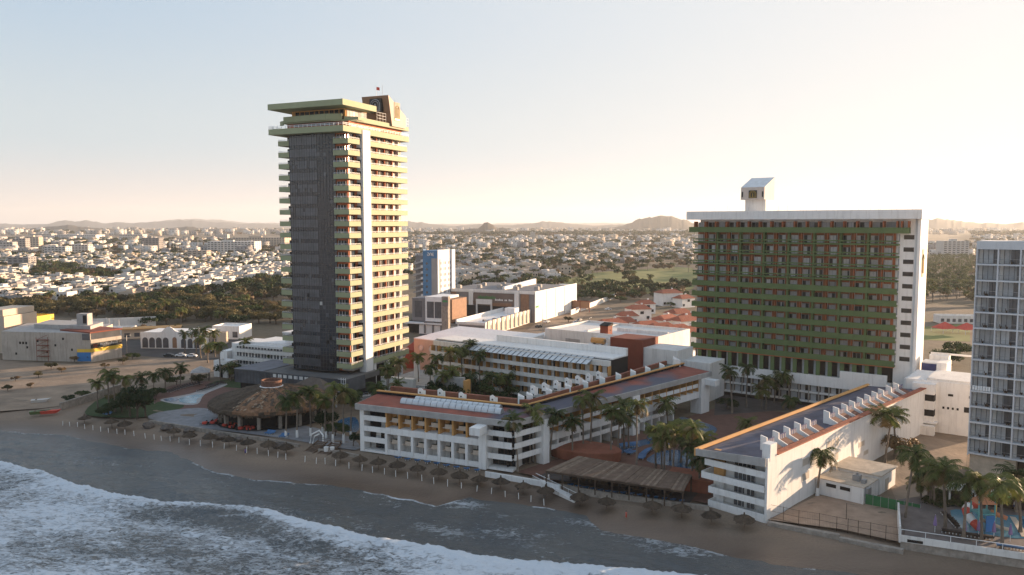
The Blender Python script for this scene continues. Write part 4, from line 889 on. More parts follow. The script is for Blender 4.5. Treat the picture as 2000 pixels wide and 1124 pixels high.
def palm_trunk(seed, h=8.0, dx=.6, paint=False):
    r = random.Random(seed); m_ = MB(); pts = []; rad = []
    for k in range(8):
        t_ = k/7; pts.append((dx*t_**1.8, .12*math.sin(t_*5+seed), h*t_)); rad.append(.24-.10*t_+.10*max(0, .12-t_)*8)
    m_.tube(pts, rad, 7, 0); m_.tube([(pts[-1][0], pts[-1][1], h-.35), (pts[-1][0], pts[-1][1], h+.15)], [.16, .3], 7, 0)
    if paint: m_.tube([(0, .12*math.sin(seed), -.02), (.012, .12*math.sin(seed), 1.5)], [.36, .29], 8, 1)
    return m_
PC = [palm_crown(s, n, L_, 13, dr, dy).mesh('palm_crown', [leaf_palm, leaf_dry], False) for s, n, L_, dr, dy in ((1, 24, 3.4, 1.0, 3), (2, 21, 3.7, 1.15, 5), (3, 26, 3.2, .9, 4), (4, 20, 3.5, 1.3, 6), (5, 22, 3.8, 1.05, 2))]
PT = [palm_trunk(s, 8.0, dx, pw_).mesh('palm_trunk', [bark, white]) for s, dx, pw_ in ((1, .5, 0), (2, 1.1, 0), (3, .2, 0), (1, .6, 1), (2, .2, 1))]
def palm(loc, h, rz, s, lab, grp, cat='palm tree', k=0, tk=0, lean=None):
    t_ = thing('palm_tree', lab, cat, loc, rz, grp)
    dx = {0: .5, 1: 1.1, 2: .2, 3: .6, 4: .2}[tk]
    a = bpy.data.objects.new('trunk', PT[tk]); col.objects.link(a); a.parent = t_; a.scale = (s, s, h/8)
    c = bpy.data.objects.new('crown', PC[k % 5]); col.objects.link(c); c.parent = t_; c.location = (dx*s, 0, h); c.scale = (s, s, s); c.rotation_euler = (0, 0, k*1.3)
    return t_
def tree_mesh(seed, n, ls, rx=4.5, h=6.5, flat=.55, trunk=True, lumps=9):
    r = random.Random(seed); m_ = MB(); cs = []
    for _ in range(lumps):
        a = r.uniform(0, 6.28); q = r.uniform(.1, .75)**.7*rx; cs.append((Vector((math.cos(a)*q, math.sin(a)*q, h*(.62+.25*r.random())-q*.16)), rx*r.uniform(.28, .5)))
    for k in range(n):
        c, cr_ = cs[k % lumps]; u = Vector((r.gauss(0, 1), r.gauss(0, 1), r.gauss(0, .8))).normalized()*cr_*r.uniform(.55, 1.08); u.z *= flat*1.25; p = c+u
        if p.z < h*.16: p.z = h*.16+r.random()*.4
        nrm = (u.normalized()*1.0+Vector((r.gauss(0, .6), r.gauss(0, .6), r.gauss(.2, .6)))).normalized(); a = nrm.orthogonal().normalized(); b_ = nrm.cross(a); th = r.uniform(0, 6.28); s = ls*r.uniform(.6, 1.3)
        a, b_ = a*math.cos(th)+b_*math.sin(th), b_*math.cos(th)-a*math.sin(th)
        m_.face([p-a*s, p-b_*s*.55, p+a*s*.9+nrm*s*.15, p+b_*s*.6], 0)
    tr = MB()
    if trunk:
        tr.tube([(0, 0, 0), (.1, 0, h*.3), (0, .1, h*.55)], [.32, .24, .15], 6)
        for c, cr_ in cs[:6]: tr.tube([(.05, 0, h*.28), tuple((c*.5)+Vector((0, 0, h*.22))), tuple(c)], [.17, .11, .04], 5)
    return m_, tr
TM = []
for s, n, ls, rx, h, fl, mt_ in ((11, 1300, .42, 5.0, 6.5, .5, leaf_a), (12, 1300, .42, 5.6, 6.0, .45, leaf_b), (13, 1100, .40, 4.6, 5.5, .5, leaf_a), (14, 1000, .38, 4.2, 5.2, .5, leaf_c), (15, 1500, .40, 4.2, 8.5, .8, leaf_b)):
    a, b_ = tree_mesh(s, n, ls, rx, h, fl); TM.append((a.mesh('tree_crown', [mt_]), b_.mesh('tree_trunk', [bark_d]), a, h, rx))
TF = []                                    # lighter meshes for far trees
for s, n, ls, rx, h, fl, mt_ in ((21, 300, .95, 5.0, 6.5, .5, leaf_a), (22, 300, .95, 5.6, 6.5, .5, leaf_b), (23, 260, .9, 4.4, 8.0, .8, leaf_b), (24, 260, .9, 5, 5.5, .5, leaf_c)):
    a, b_ = tree_mesh(s, n, ls, rx, h, fl, True, 7); TF.append((a.mesh('tree_crown', [mt_]), b_.mesh('tree_trunk', [bark_d]), a, mt_))
def tree(loc, k, s, rz, lab, grp, far=False, name='tree', cat='tree', sz=None):
    M_ = TF if far else TM; t_ = thing(name, lab, cat, loc, rz, grp); sv = (s, s, sz or s)
    a = bpy.data.objects.new('trunk', M_[k][1]); col.objects.link(a); a.parent = t_; a.scale = sv
    c = bpy.data.objects.new('crown', M_[k][0]); col.objects.link(c); c.parent = t_; c.scale = sv
    return t_
def merged(name, protos, places, mats, lab, cat):
    """one mesh for a mass too large to count; places = (proto index, x, y, z, rz, sx, sy, sz, material offset)"""
    Vs, Fs, Ms, off = [], [], [], 0; pc = []
    for p in protos:
        pc.append((np.array(p.v, float), p.f, np.array(p.m)))
    loops, starts, tot = [], [], []
    ln = 0
    for (k, x, y, z, rz, sx, sy, sz_, mo) in places:
        v, f, mi = pc[k]; c, s = math.cos(rz), math.sin(rz); q = v*np.array([sx, sy, sz_])
        Vs.append(np.stack([q[:, 0]*c-q[:, 1]*s+x, q[:, 0]*s+q[:, 1]*c+y, q[:, 2]+z], -1))
        if not hasattr(protos[k], '_fl'):
            protos[k]._fl = np.concatenate([np.array(t_) for t_ in f]); protos[k]._ft = np.array([len(t_) for t_ in f])
        loops.append(protos[k]._fl+off); tot.append(protos[k]._ft); Ms.append(mi+mo); off += len(v)
    V = np.concatenate(Vs); Lp = np.concatenate(loops); Tt = np.concatenate(tot); St = np.concatenate([[0], np.cumsum(Tt)[:-1]])
    me = bpy.data.meshes.new(name); me.vertices.add(len(V)); me.vertices.foreach_set('co', V.ravel()); me.loops.add(len(Lp)); me.loops.foreach_set('vertex_index', Lp)
    me.polygons.add(len(Tt)); me.polygons.foreach_set('loop_start', St); me.polygons.foreach_set('loop_total', Tt); me.polygons.foreach_set('material_index', np.concatenate(Ms).astype(np.int32))
    for k in mats: me.materials.append(k)
    me.update(calc_edges=True); o = bpy.data.objects.new(name, me); col.objects.link(o); tag(o, lab, None, None, 'stuff'); o['category'] = cat; return o
def inpoly(x, y, P):
    r = False; n = len(P)
    for i in range(n):
        x1, y1 = P[i]; x2, y2 = P[(i+1) % n]
        if (y1 > y) != (y2 > y) and x < (x2-x1)*(y-y1)/(y2-y1)+x1: r = not r
    return r
def scatter(P, sp, ang, jit, seed, excl=()):
    """jittered street grid inside a ground area; P is the outline of that area as traced"""
    W_ = [gp(x, y) for x, y in P]; r = random.Random(seed); c, s = math.cos(ang), math.sin(ang)
    us = [p.x*c+p.y*s for p in W_]; vs = [-p.x*s+p.y*c for p in W_]; out = []; i = math.floor(min(us)/sp[0])
    Wp = [(p.x, p.y) for p in W_]; Ex = [[(gp(*q).x, gp(*q).y) for q in E_] for E_ in excl]
    while i*sp[0] <= max(us):
        j = math.floor(min(vs)/sp[1])
        while j*sp[1] <= max(vs):
            u, v = i*sp[0]+r.uniform(-jit, jit)*sp[0], j*sp[1]+r.uniform(-jit, jit)*sp[1]; x, y = u*c-v*s, u*s+v*c
            if inpoly(x, y, Wp) and not any(inpoly(x, y, e_) for e_ in Ex): out.append((x, y, i, j))
            j += 1
        i += 1
    return out
# ---------------------------------------------------------------- houses
def house_mb(k):
    r = random.Random(k*31+5); m_ = MB(); w_, d, h = r.uniform(7, 13), r.uniform(8, 13), r.choice((3.6, 6.4, 6.6, 6.8))
    if k in (8, 9): w_, d, h = 16, 11, 9.6
    m_.box(-w_/2, w_/2, -d/2, d/2, -.3, h, 0)
    for a in ((-w_/2, w_/2, -d/2, -d/2+.2), (-w_/2, w_/2, d/2-.2, d/2), (-w_/2, -w_/2+.2, -d/2+.21, d/2-.21), (w_/2-.2, w_/2, -d/2+.21, d/2-.21)): m_.box(*a, h+.001, h+.7, 0)
    if h > 5 and r.random() < .7: q = r.uniform(-.3, .2)*w_; m_.box(q, q+w_*.35, -.1*d, .35*d, h+.01, h+r.uniform(1.6, 2.8), 0)
    m_.tube([(w_*.3, d*.2, h+.01), (w_*.3, d*.2, h+1.5)], .6, 8, 2)
    if r.random() < .5: m_.box(-w_/2+.5, w_*.1, -d/2-1.6, -d/2-.01, -.3, h*.45, 0)
    fl = max(1, int(h/3))
    for f_ in range(fl):
        z = .9+f_*3.1
        for i in range(3):
            x = -w_/2+w_*(i+.5)/3
            if r.random() < .85: m_.box(x-.75, x+.75, -d/2-.05, -d/2-.004, z, z+1.5, 1)
            if r.random() < .85: m_.box(x-.75, x+.75, d/2+.004, d/2+.05, z, z+1.5, 1)
            y = -d/2+d*(i+.5)/3
            if r.random() < .7: m_.box(w_/2+.004, w_/2+.05, y-.6, y+.6, z, z+1.4, 1)
            if r.random() < .7: m_.box(-w_/2-.05, -w_/2-.004, y-.6, y+.6, z, z+1.4, 1)
    m_.h = h; return m_
HM = [house_mb(k) for k in range(10)]
HT = {}
for k in range(10):
    for nm, mt_ in (('w', house_w), ('c', house_c), ('g', house_g)): HT[k, nm] = HM[k].mesh('house', [mt_, glass, blackm if k % 2 else metal_g])
scr = [(0, 598), (110, 596), (240, 592), (340, 582), (440, 568), (500, 556), (556, 553), (556, 636), (470, 640), (400, 632), (300, 640), (250, 628), (0, 616)]
L1 = [(-60, 545), (60, 545), (230, 556), (330, 548), (420, 535), (556, 522), (556, 551), (500, 554), (440, 565), (340, 579), (250, 589), (150, 591), (40, 599), (-60, 600)]
L2 = [(-60, 503), (556, 500), (556, 521), (420, 534), (330, 547), (230, 555), (60, 544), (-60, 544)]
L3 = [(-60, 468), (556, 474), (556, 499), (-60, 502)]
grove = [(60, 528), (110, 522), (180, 530), (230, 540), (215, 553), (120, 555), (62, 548)]
C1 = [(885, 530), (1010, 530), (1100, 541), (1105, 553), (1000, 560), (885, 561)]
C2 = [(790, 490), (1352, 490), (1352, 509), (1190, 518), (1100, 538), (1010, 528), (790, 530)]
C3 = [(700, 461), (1365, 459), (1365, 489), (700, 489)]
C4 = [(-100, 451), (2000, 449), (2000, 459), (-100, 462)]
golf = [(1085, 545), (1150, 522), (1352, 511), (1352, 560), (1300, 566), (1240, 585), (1120, 585), (1106, 560)]
R1 = [(1790, 478), (1900, 478), (1900, 503), (1790, 505)]
R2 = [(1790, 508), (1900, 506), (1900, 592), (1790, 596)]
def ar_bush(a): return a not in ('far plain', 'hazy right side')
H, TR = [], []                             # (screen size, ...)
def addh(P, sp, ang, jit, seed, pt, area, excl=(), kk=range(8), sc0=1.0, grey=.17, ptree=1.0):
    r = random.Random(seed)
    for x, y, i, j in scatter(P, sp, ang, jit, seed, excl):
        q = proj((x, y, 0))
        if not (-40 < q[0] < 2160): continue
        if i % 5 == 0 and j % 2 and pt < .7: continue
        if r.random() > pt:
            if r.random() < ptree: TR.append((r.uniform(.7, 1.15)*(1.0 if y < 1500 else 1.5)*F/y, x, y, r.randrange(4), r.uniform(0, 6.28), area, r.random() < .3))
        else:
            if r.random() < .8 and ar_bush(area): TR.append((.3*F/y, x+sp[0]*.5, y+r.uniform(-.3, .3)*sp[1], r.randrange(4), r.uniform(0, 6.28), area, r.random() < .2))
            k = r.choice(list(kk)); s = sc0*r.uniform(.85, 1.15); c = r.random(); H.append((s*10*F/y, x, y, k, s, ang+(math.pi/2 if r.random() < .35 else 0), 'g' if c < grey else ('c' if c < grey+.2 else 'w'), area))
addh(L1, (13, 15), R(-8), .14, 1, .86, 'dense white suburb')
addh(L2, (17, 19), R(-8), .2, 2, .52, 'left-hand suburb', (grove,))
addh(L3, (34, 40), R(-15), .25, 3, .36, 'marina district', (), range(10), 1.5, .35)
addh(C1, (16, 17), R(20), .16, 4, .72, 'suburb behind the mall')
addh(C2, (19, 21), R(20), .22, 5, .36, 'middle suburb', (golf,))
addh(C3, (36, 46), R(20), .28, 6, .38, 'far middle suburb', (), range(10), 1.45)
addh(C4, (110, 190), R(10), .35, 7, .68, 'far plain', (), range(10), 2.6, .25)
addh(R1, (40, 45), R(20), .3, 8, .35, 'hazy right side', (), range(10), 1.4)
addh(scr, (9.5, 10), R(12), .34, 9, 0, 'olive scrub wood', ([(470, 592), (556, 588), (556, 606), (485, 604)], [(390, 578), (450, 572), (440, 586), (395, 590)]))
addh(grove, (13, 13), R(5), .3, 10, 0, 'grove')
addh(golf, (17, 18), R(30), .4, 11, 0, 'golf course', ([(1160, 540), (1205, 535), (1200, 556), (1170, 558)], [(1240, 532), (1300, 530), (1340, 545), (1330, 562), (1250, 558)], [(1156, 556), (1182, 556), (1184, 572), (1152, 572)]), ptree=.62)
addh([(1120, 566), (1240, 566), (1340, 560), (1345, 585), (1240, 592), (1130, 590)], (12, 12), R(30), .35, 12, 0, 'belt by the golf course')
addh([(885, 560), (1095, 556), (1110, 566), (1090, 568), (885, 562)], (11, 12), R(30), .35, 13, 0, 'strip behind the mall')
addh(R2, (10, 10.5), R(30), .35, 14, 0, 'palm wood', ptree=.9)
for P_, sp_, a_, pt_, kk_, s_ in (([(556, 500), (800, 496), (800, 548), (556, 551)], (18, 20), R(-8), .55, range(8), 1.0), ([(556, 474), (800, 472), (800, 496), (556, 500)], (38, 44), R(-12), .36, range(10), 1.5), ([(556, 551), (690, 550), (690, 628), (556, 636)], (13, 14), R(12), 0, range(8), 1.0), ([(1365, 459), (1790, 459), (1790, 505), (1365, 505)], (40, 46), R(20), .4, range(10), 1.4), ([(1900, 459), (2150, 459), (2150, 505), (1900, 505)], (42, 48), R(20), .36, range(10), 1.4), ([(1365, 508), (1790, 508), (1790, 585), (1365, 585)], (17, 18), R(30), .0, range(8), 1.0), ([(1900, 508), (2150, 506), (2150, 600), (1900, 600)], (16, 17), R(30), .0, range(8), 1.0)):
    n0, n1 = len(H), len(TR); addh(P_, sp_, a_, .25, int(P_[0][0]+P_[0][1]), pt_, 'far plain', (), kk_, s_, .2)      # the same town where the towers hide it
    H[n0:] = [(h[0]*1e-3, *h[1:]) for h in H[n0:]]; TR[n1:] = [(t_[0]*1e-3+.9*F/t_[2]*1e-6, *t_[1:]) for t_ in TR[n1:]]
H.sort(key=lambda h: -h[0]); TR.sort(key=lambda h: -h[0])
DESC = {'w': 'white', 'c': 'cream', 'g': 'grey'}
def hd(k): m_ = HM[k]; return ('single-storey' if m_.h < 4 else 'two-storey' if m_.h < 8 else 'three-storey')
for sz, x, y, k, s, a, c, ar in H[:290]:
    o = bpy.data.objects.new('house', HT[k, c]); col.objects.link(o); o.location = (x, y, 0); o.rotation_euler = (0, 0, a); o.scale = (s, s, s)
    tag(o, f"{DESC[c]} {hd(k)} flat-roofed house in the {ar}", 'house', f"houses of the {ar}")
merged('distant_houses', HM, [(k, x, y, 0, a, s, s, s, {'w': 0, 'c': 3, 'g': 6}[c]) for sz, x, y, k, s, a, c, ar in H[290:]], [house_w, glass, metal_g, house_c, glass, metal_g, house_g, glass, metal_g], 'distant flat-roofed white houses spread over the plain below the hills', 'houses')
TN = {0: ('tree', 'olive', 'tree'), 1: ('tree', 'dark green', 'tree'), 2: ('tree', 'tall dark green', 'tree'), 3: ('dry_tree', 'dry brown', 'tree')}
npalm = 0; ntree = 0; rest = []; restp = []
for sz, x, y, k, rz, ar, pl in TR:
    q = proj((x, y, 0)); wantp = ar == 'palm wood' or (pl and ar in ('golf course', 'grove', 'middle suburb', 'left-hand suburb', 'strip behind the mall', 'olive scrub wood') and (ar != 'olive scrub wood' or rz < 1.2))
    if wantp:
        if npalm < 150: palm((x, y, 0), 6+4*((rz*7) % 1), rz, 1.25, f"shaggy palm in the {ar}", f"palms of the {ar}", k=k, tk=2); npalm += 1
        else: restp.append((x, y, rz))
    elif ntree < 285 and ar != 'far plain':
        far_ = y > 560; s = {'olive scrub wood': 1.2, 'palm wood': 1.1}.get(ar, .9)*(.8+.45*((rz*13) % 1)); kk = k
        if ar == 'olive scrub wood' and k == 1 and rz > 3: kk = 0
        tree((x, y, -.3), kk if not far_ else kk, s, rz, f"{TN[kk][1]} bushy tree in the {ar}", f"trees of the {ar}", far_, 'tree'); ntree += 1
    else: rest.append((k, x, y, -.3, rz, *(3*[(.75 if F/y*1e-2 < sz < .5*F/y else .95)*(1+.4*((rz*13) % 1))*(1.5 if y > 1700 else 1)*(1.8 if y > 3200 else 1)]), 0))
pr = [t_[2] for t_ in TF]
for k, p in enumerate(pr): p.m = [k]*len(p.m)
pm_ = palm_crown(9, 12, 3.4, 5, 1.1, 2); pm_.v = [(x, y, z+8) for x, y, z in pm_.v]; pm_.m = [4]*len(pm_.m); pm_.tube([(0, 0, 0), (0, 0, 8)], [.25, .16], 4, 5)
merged('distant_trees', pr+[pm_], rest+[(4, x, y, 0, rz, 1.2, 1.2, 1.1, 0) for x, y, rz in restp], [t_[3] for t_ in TF]+[leaf_palm, bark], 'distant green trees and palms mixed among the houses of the plain', 'trees')
# ---------------------------------------------------------------- ground sheets
def sheet(name, px, z, m, zz=0.0, world=None, lab=None):
    P = world or [gp(x, y, zz) for x, y in px]; a = sum(P[i].x*P[(i+1) % len(P)].y-P[(i+1) % len(P)].x*P[i].y for i in range(len(P)))
    if a < 0: P = P[::-1]
    mb = MB().face([(p.x, p.y, z) for p in P]); return tag(mb.build(name, [m]), lab, kind='structure')
def smooth_px(P, n=4):                     # rounded outline through the points
    out = []; k = len(P)
    for i in range(k):
        p0, p1, p2, p3 = (np.array(P[(i+d) % k], float) for d in (-1, 0, 1, 2))
        for s in range(n):
            t_ = s/n; out.append(tuple(.5*((2*p1)+(-p0+p2)*t_+(2*p0-5*p1+4*p2-p3)*t_*t_+(-p0+3*p1-3*p2+p3)*t_**3)))
    return out
paving = mat('stone_paving', (.23, .225, .23), .85, .22, .5, .3, (.14, .13, .12))
deckm = mat('terracotta_paving', (.14, .068, .048), .85, .22, .4, .3, (.12, .08, .07))
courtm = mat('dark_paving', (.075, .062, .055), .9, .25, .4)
lotm = mat('dirt', (.25, .185, .13), .95, .35, .09, bump=.4, bscale=1.2)
poolm = mat('pool_water', (.018, .085, .17), .08, .2, .3, spec=.6, bump=.25, bscale=2.5); poolp = mat('kids_pool_water', (.11, .25, .32), .1, .15, .3, spec=.6, bump=.2, bscale=2.5)
sandc = mat('court_sand', (.35, .25, .18), .95, .2, .4, bump=.5, bscale=3)
sheet('dirt_lot', smooth_px([(-80, 708), (150, 712), (300, 700), (440, 706), (500, 722), (420, 738), (330, 748), (250, 762), (150, 790), (-80, 800)], 3), .03, lotm)
sheet('road', [(236, 664), (420, 664), (560, 664), (560, 704), (400, 704), (236, 694)], .05, asphalt)
sheet('mall_street', [(1000, 668), (1060, 622), (1120, 600), (1170, 578), (1200, 578), (1150, 610), (1120, 640), (1100, 668)], .05, lotm)
sheet('road_lane', [(820, 640), (905, 600), (930, 606), (860, 660), (820, 662)], .05, asphalt)
sheet('plaza', smooth_px([(290, 818), (310, 806), (374, 798), (410, 800), (440, 812), (560, 826), (640, 842), (690, 858), (694, 880), (560, 858), (440, 842), (360, 832)], 3), .06, paving)
sheet('lawn', smooth_px([(292, 808), (307, 786), (347, 786), (359, 795), (334, 803)], 4), .05, grass_m)
sheet('garden_lawn', smooth_px([(165, 806), (205, 776), (290, 772), (300, 800), (290, 815), (200, 815)], 3), .04, grass_m)
sheet('tower_lawn', smooth_px([(405, 752), (440, 742), (520, 742), (520, 760), (440, 757)], 3), .05, grass_m)
sheet('pool_terrace', smooth_px([(318, 800), (300, 776), (330, 755), (400, 745), (470, 750), (520, 760), (440, 790), (400, 800)], 3), .03, deckm)
sheet('pool_kerb', smooth_px([(312, 782), (345, 775), (378, 768), (420, 752), (444, 752), (400, 771), (385, 790), (345, 790)], 4), .06, concrete)
sheet('round_pool', smooth_px([(318, 782), (334, 778), (350, 781), (336, 786)], 4), .09, poolm)
sheet('left_pool', smooth_px([(354, 787), (350, 779), (372, 773), (398, 771), (384, 781), (382, 788)], 4), .09, poolp)
wc_, ws_ = Vector((math.cos(WA), math.sin(WA), 0)), Vector((-math.sin(WA), math.cos(WA), 0))
sheet('hotel_deck', None, .05, deckm, world=[KB+ws_*1+wc_*.2, KB+ws_*90+wc_*0, KB+ws_*100+wc_*30, KC+ws_*92-wc_*11, KC+ws_*.5-wc_*11.6, gp(1330, 975), gp(1060, 935)])
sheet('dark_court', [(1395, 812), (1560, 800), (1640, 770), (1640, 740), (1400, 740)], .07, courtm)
sheet('courtyard_floor', None, .05, grass_m, world=[gp(700, 790), gp(830, 790), KB+ws_*20-wc_*16, KB+ws_*75-wc_*16, Vector((28, 232, 0)), Vector((-25, 270, 0)), gp(700, 740)])
sheet('main_pool', smooth_px([(1263, 900), (1274, 890), (1296, 882), (1322, 880), (1352, 884), (1370, 894), (1352, 918), (1311, 911), (1279, 907)], 4), .11, poolm)
sheet('upper_pool', smooth_px([(1326, 817), (1352, 820), (1391, 832), (1400, 842), (1384, 855), (1366, 858), (1340, 842)], 4), .11, poolm)
sheet('stream_pool', smooth_px([(1168, 888), (1223, 868), (1300, 852), (1290, 864), (1255, 872), (1217, 886), (1185, 894)], 4), .11, poolm)
sheet('side_pool', smooth_px([(655, 838), (662, 822), (694, 816), (702, 838), (690, 846)], 3), .10, poolm)
sheet('sand_court', [(1500, 1016), (1598, 968), (1688, 984), (1790, 1002), (1770, 1062), (1640, 1034)], .06, sandc)
sheet('service_yard', [(1730, 930), (1800, 850), (1890, 870), (1885, 930), (1860, 990), (1760, 1000)], .04, lotm)
sheet('golf_course', smooth_px([(1095, 556), (1150, 535), (1240, 528), (1352, 524), (1352, 566), (1280, 574), (1180, 574)], 3), .05, golf_m)
sheet('golf_pond', smooth_px([(1156, 566), (1166, 559), (1182, 560), (1186, 568), (1170, 571)], 4), .1, poolp)
sheet('sports_ground', [(1790, 640), (1895, 632), (1895, 668), (1790, 664)], .05, golf_m)

# ---------------------------------------------------------------- thatched restaurant
ctr = gp(528, 829); ctr = Vector((-68.5, 224, 0)); RP = 16.4
pal = thing('thatched_restaurant', 'huge round thatched beach restaurant with brick ring at its peak', 'restaurant', ctr)
m_ = MB(); r = random.Random(4); N = 72; prof = [(17.2, 4.0), (18.2, 4.4), (18.0, 5.6), (15.5, 7.0), (12, 8.3), (8, 9.4), (5, 10.1), (3.2, 10.6)]
base = 0
prof = [(q*.945, z if z < 5 else 4.4+(z-4.4)*.76) for q, z in prof]
for i, (q, z) in enumerate(prof):
    for k in range(N):
        a = 2*math.pi*k/N; j = r.uniform(-.16, .16) if 0 < i < 7 else r.uniform(-.2, .2)*(i == 0); m_.v.append(((q+j)*math.cos(a), (q+j)*math.sin(a), z+j*1.1+(-.35*r.random() if i == 0 else 0)))
for i in range(len(prof)-1):
    for k in range(N):
        k2 = (k+1) % N; a = math.degrees(2*math.pi*(k+.5)/N) % 360; dry = 262 < a < 360 or a < 35
        patchy = 248 < a < 276
        m_.f.append((i*N+k, i*N+k2, (i+1)*N+k2, (i+1)*N+k)); m_.m.append(1 if (patchy and r.random() < .7) or (dry and r.random() < .55) else 0)
for k in range(1500):                       # loose bundles standing off the surface
    a = r.uniform(0, 2*math.pi); q = 3.2+13.0*r.random()**.6; z = float(np.interp(q, [p[0] for p in prof[:1:-1]], [p[1] for p in prof[:1:-1]])); ad = math.degrees(a)
    dry = 262 < ad or ad < 35; pt = 246 < ad < 278
    d = Vector((math.cos(a), math.sin(a), -.42)); sd = Vector((-d.y, d.x, 0)); p = Vector((q*math.cos(a), q*math.sin(a), z+.06)); l = r.uniform(.5, 1.1); w2 = r.uniform(.15, .35)
    m_.face([p-sd*w2, p+sd*w2, p+sd*w2*.8+d*l+Vector((0, 0, .14)), p-sd*w2*.8+d*l+Vector((0, 0, .14))], 2 if pt and r.random() < .6 else 1 if dry and r.random() < .6 else 0)
for k in range(420):
    a = r.uniform(0, 2*math.pi); p = Vector((17.15*math.cos(a), 17.15*math.sin(a), 4.7)); sd = Vector((-math.sin(a), math.cos(a), 0)); w2 = r.uniform(.1, .3); l = r.uniform(.4, 1.0)
    m_.face([p-sd*w2, p+sd*w2, p+sd*w2*.7-Vector((0, 0, l)), p-sd*w2*.7-Vector((0, 0, l))], 0)
dryt = mat('dry_thatch', (.24, .13, .07), .95, .4, 1.1, .2, (.1, .07, .05), bump=.9, bscale=6); palet = mat('pale_thatch', (.33, .24, .16), .95, .4, 1.5, bump=.8, bscale=6)
m_.build('thatched_roof', [thatch, dryt, palet], pal)
brick = mat('brick', (.17, .085, .058), .9, .35, 1.6, .4, (.15, .09, .07), bump=.7, bscale=5)
m_ = MB().lathe([(2.9, 8.6), (2.9, 10.8), (2.55, 10.8), (2.5, 9.8), (1.4, 9.8), (1.3, 10.2), (.9, 10.2), (.9, 9.8), (.1, 9.7)], 28); m_.lathe([(3.0, 9.0), (3.3, 9.05), (2.95, 9.2)], 28, m=1); m_.build('brick_ring', [brick, white], pal)
for k in range(9):
    a = R(185+k*22); m_ = MB().box(-.45, .45, -.45, .45, 0, 5.2); o = m_.build('column', [stone], pal); o.location = (14.2*math.cos(a), 14.2*math.sin(a), 0); o.rotation_euler = (0, 0, a)
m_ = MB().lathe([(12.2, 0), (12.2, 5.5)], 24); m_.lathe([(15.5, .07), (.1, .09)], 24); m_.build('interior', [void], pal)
LBt = thing('garden_bar_roof', 'small brown gabled roof in front of the dark glass lobby', 'pavilion', at(612, 756, 236) - Vector((0, 0, at(612, 756, 236).z)), CA)
m_ = MB(); m_.hexa([(-7, -3.5, 6.2), (8, -3.5, 5.2), (8, 3.5, 5.2), (-7, 3.5, 6.2)], [(-1, -.1, 9.2), (2.5, -.1, 9.0), (2.5, .1, 9.0), (-1, .1, 9.2)], 0); m_.build('roof', [mat('brown_shingle', (.13, .10, .08), .9, .25, .8, .3)], LBt); m_ = MB()
for x, y in ((-6, -3), (6, -3), (-6, 3), (6, 3)): m_.box(x-.2, x+.2, y-.2, y+.2, 0, 5.6)
m_.build('post', [white], LBt)

# ---------------------------------------------------------------- beach umbrellas, rope fence
def ug():
    t_ = thing('thatched_umbrella', 'x', 'beach umbrella', (0, 0, 0), 0, 'thatched umbrellas in a row on the sand'); r = random.Random(8); m_ = MB()
    pr_ = [(1.85, 1.75), (1.95, 1.9), (1.2, 2.35), (.5, 2.68), (.16, 2.85), (.1, 3.25), (.02, 3.3)]; m_.lathe(pr_, 18)
    for k in range(170):
        a = r.uniform(0, 6.28); q = r.uniform(.5, 1.9); z = float(np.interp(q, [.16, .5, 1.2, 1.95], [2.85, 2.68, 2.35, 1.9])); d = Vector((math.cos(a), math.sin(a), -.5)); sd = Vector((-d.y, d.x, 0)); p = Vector((q*math.cos(a), q*math.sin(a), z+.03)); l = r.uniform(.2, .5); w2 = r.uniform(.03, .09)
        m_.face([p-sd*w2, p+sd*w2, p+sd*w2+d*l, p-sd*w2+d*l])
    m_.v = [(x+r.uniform(-.06, .06), y+r.uniform(-.06, .06), z+r.uniform(-.05, .05)) for x, y, z in m_.v]
    c = m_.build('canopy', [thatch], t_); p = MB().tube([(0, 0, -.6), (0, 0, 2.6)], .07, 6).build('pole', [wood], t_)
    return t_, [(c, []), (p, [])]
up, upt = ug()
UM = [(165, 815), (218, 823), (244, 827), (339, 840), (370, 849), (410, 853), (447, 857), (485, 863), (524, 867), (559, 871), (664, 887), (702, 895), (739, 901), (776, 907), (816, 913), (857, 920), (897, 928), (937, 934), (978, 940), (1022, 947), (1067, 956), (1132, 970), (1185, 977), (1274, 985), (1331, 992), (1390, 1004), (1454, 1012)]
UML = {165: 'in front of the dark bushes, first of the row', 218: 'beside blue chairs below the dark bushes', 244: 'just right of the blue chairs', 339: 'below the pale stone plaza, standing alone', 370: 'below the plaza near the red tables', 410: 'before the red restaurant tables', 447: 'in front of the tables with white chairs', 485: 'nearest the dark rubble wall', 524: 'below the blue deck chairs', 559: 'left of the wooden beach stairs', 664: 'right of the wooden beach stairs'}
for i, (px, py) in enumerate(UM):
    p = gp(px, py, 1.9); z = ground_z(p.x, p.y)
    p = gp(px, py, z+2.2); o = up if i == 0 else copy_tree(up, upt, p, i*1.7, 1)
    o.location = (p.x, p.y, z); o.rotation_euler = (R((i*37 % 9)-4)*.8, R((i*53 % 9)-4)*.8, i*1.7); s = .92+.12*((i*.37) % 1); o.scale = (s, s, s*(1+.04*((i*.71) % 1)))
    if px in UML: o['label'] = 'thatched umbrella '+UML[px]
    elif px < 960: o['label'] = 'thatched umbrella on sand before the white balcony wing'
    elif px < 1300: o['label'] = 'thatched umbrella on sand below the timber pergola'
    else: o['label'] = 'thatched umbrella by the end of the sunlit wing'
PX = [(350, 95), (390, 100), (432, 103), (473, 113), (519, 120), (562, 128), (606, 135), (653, 140), (697, 145), (748, 152), (811, 165), (861, 172), (902, 180), (950, 182), (998, 190), (1057, 200), (1118, 207), (1187, 214), (1250, 223), (1319, 232), (1376, 243), (1435, 250), (1498, 262), (1550, 272), (1595, 283), (1701, 295)]
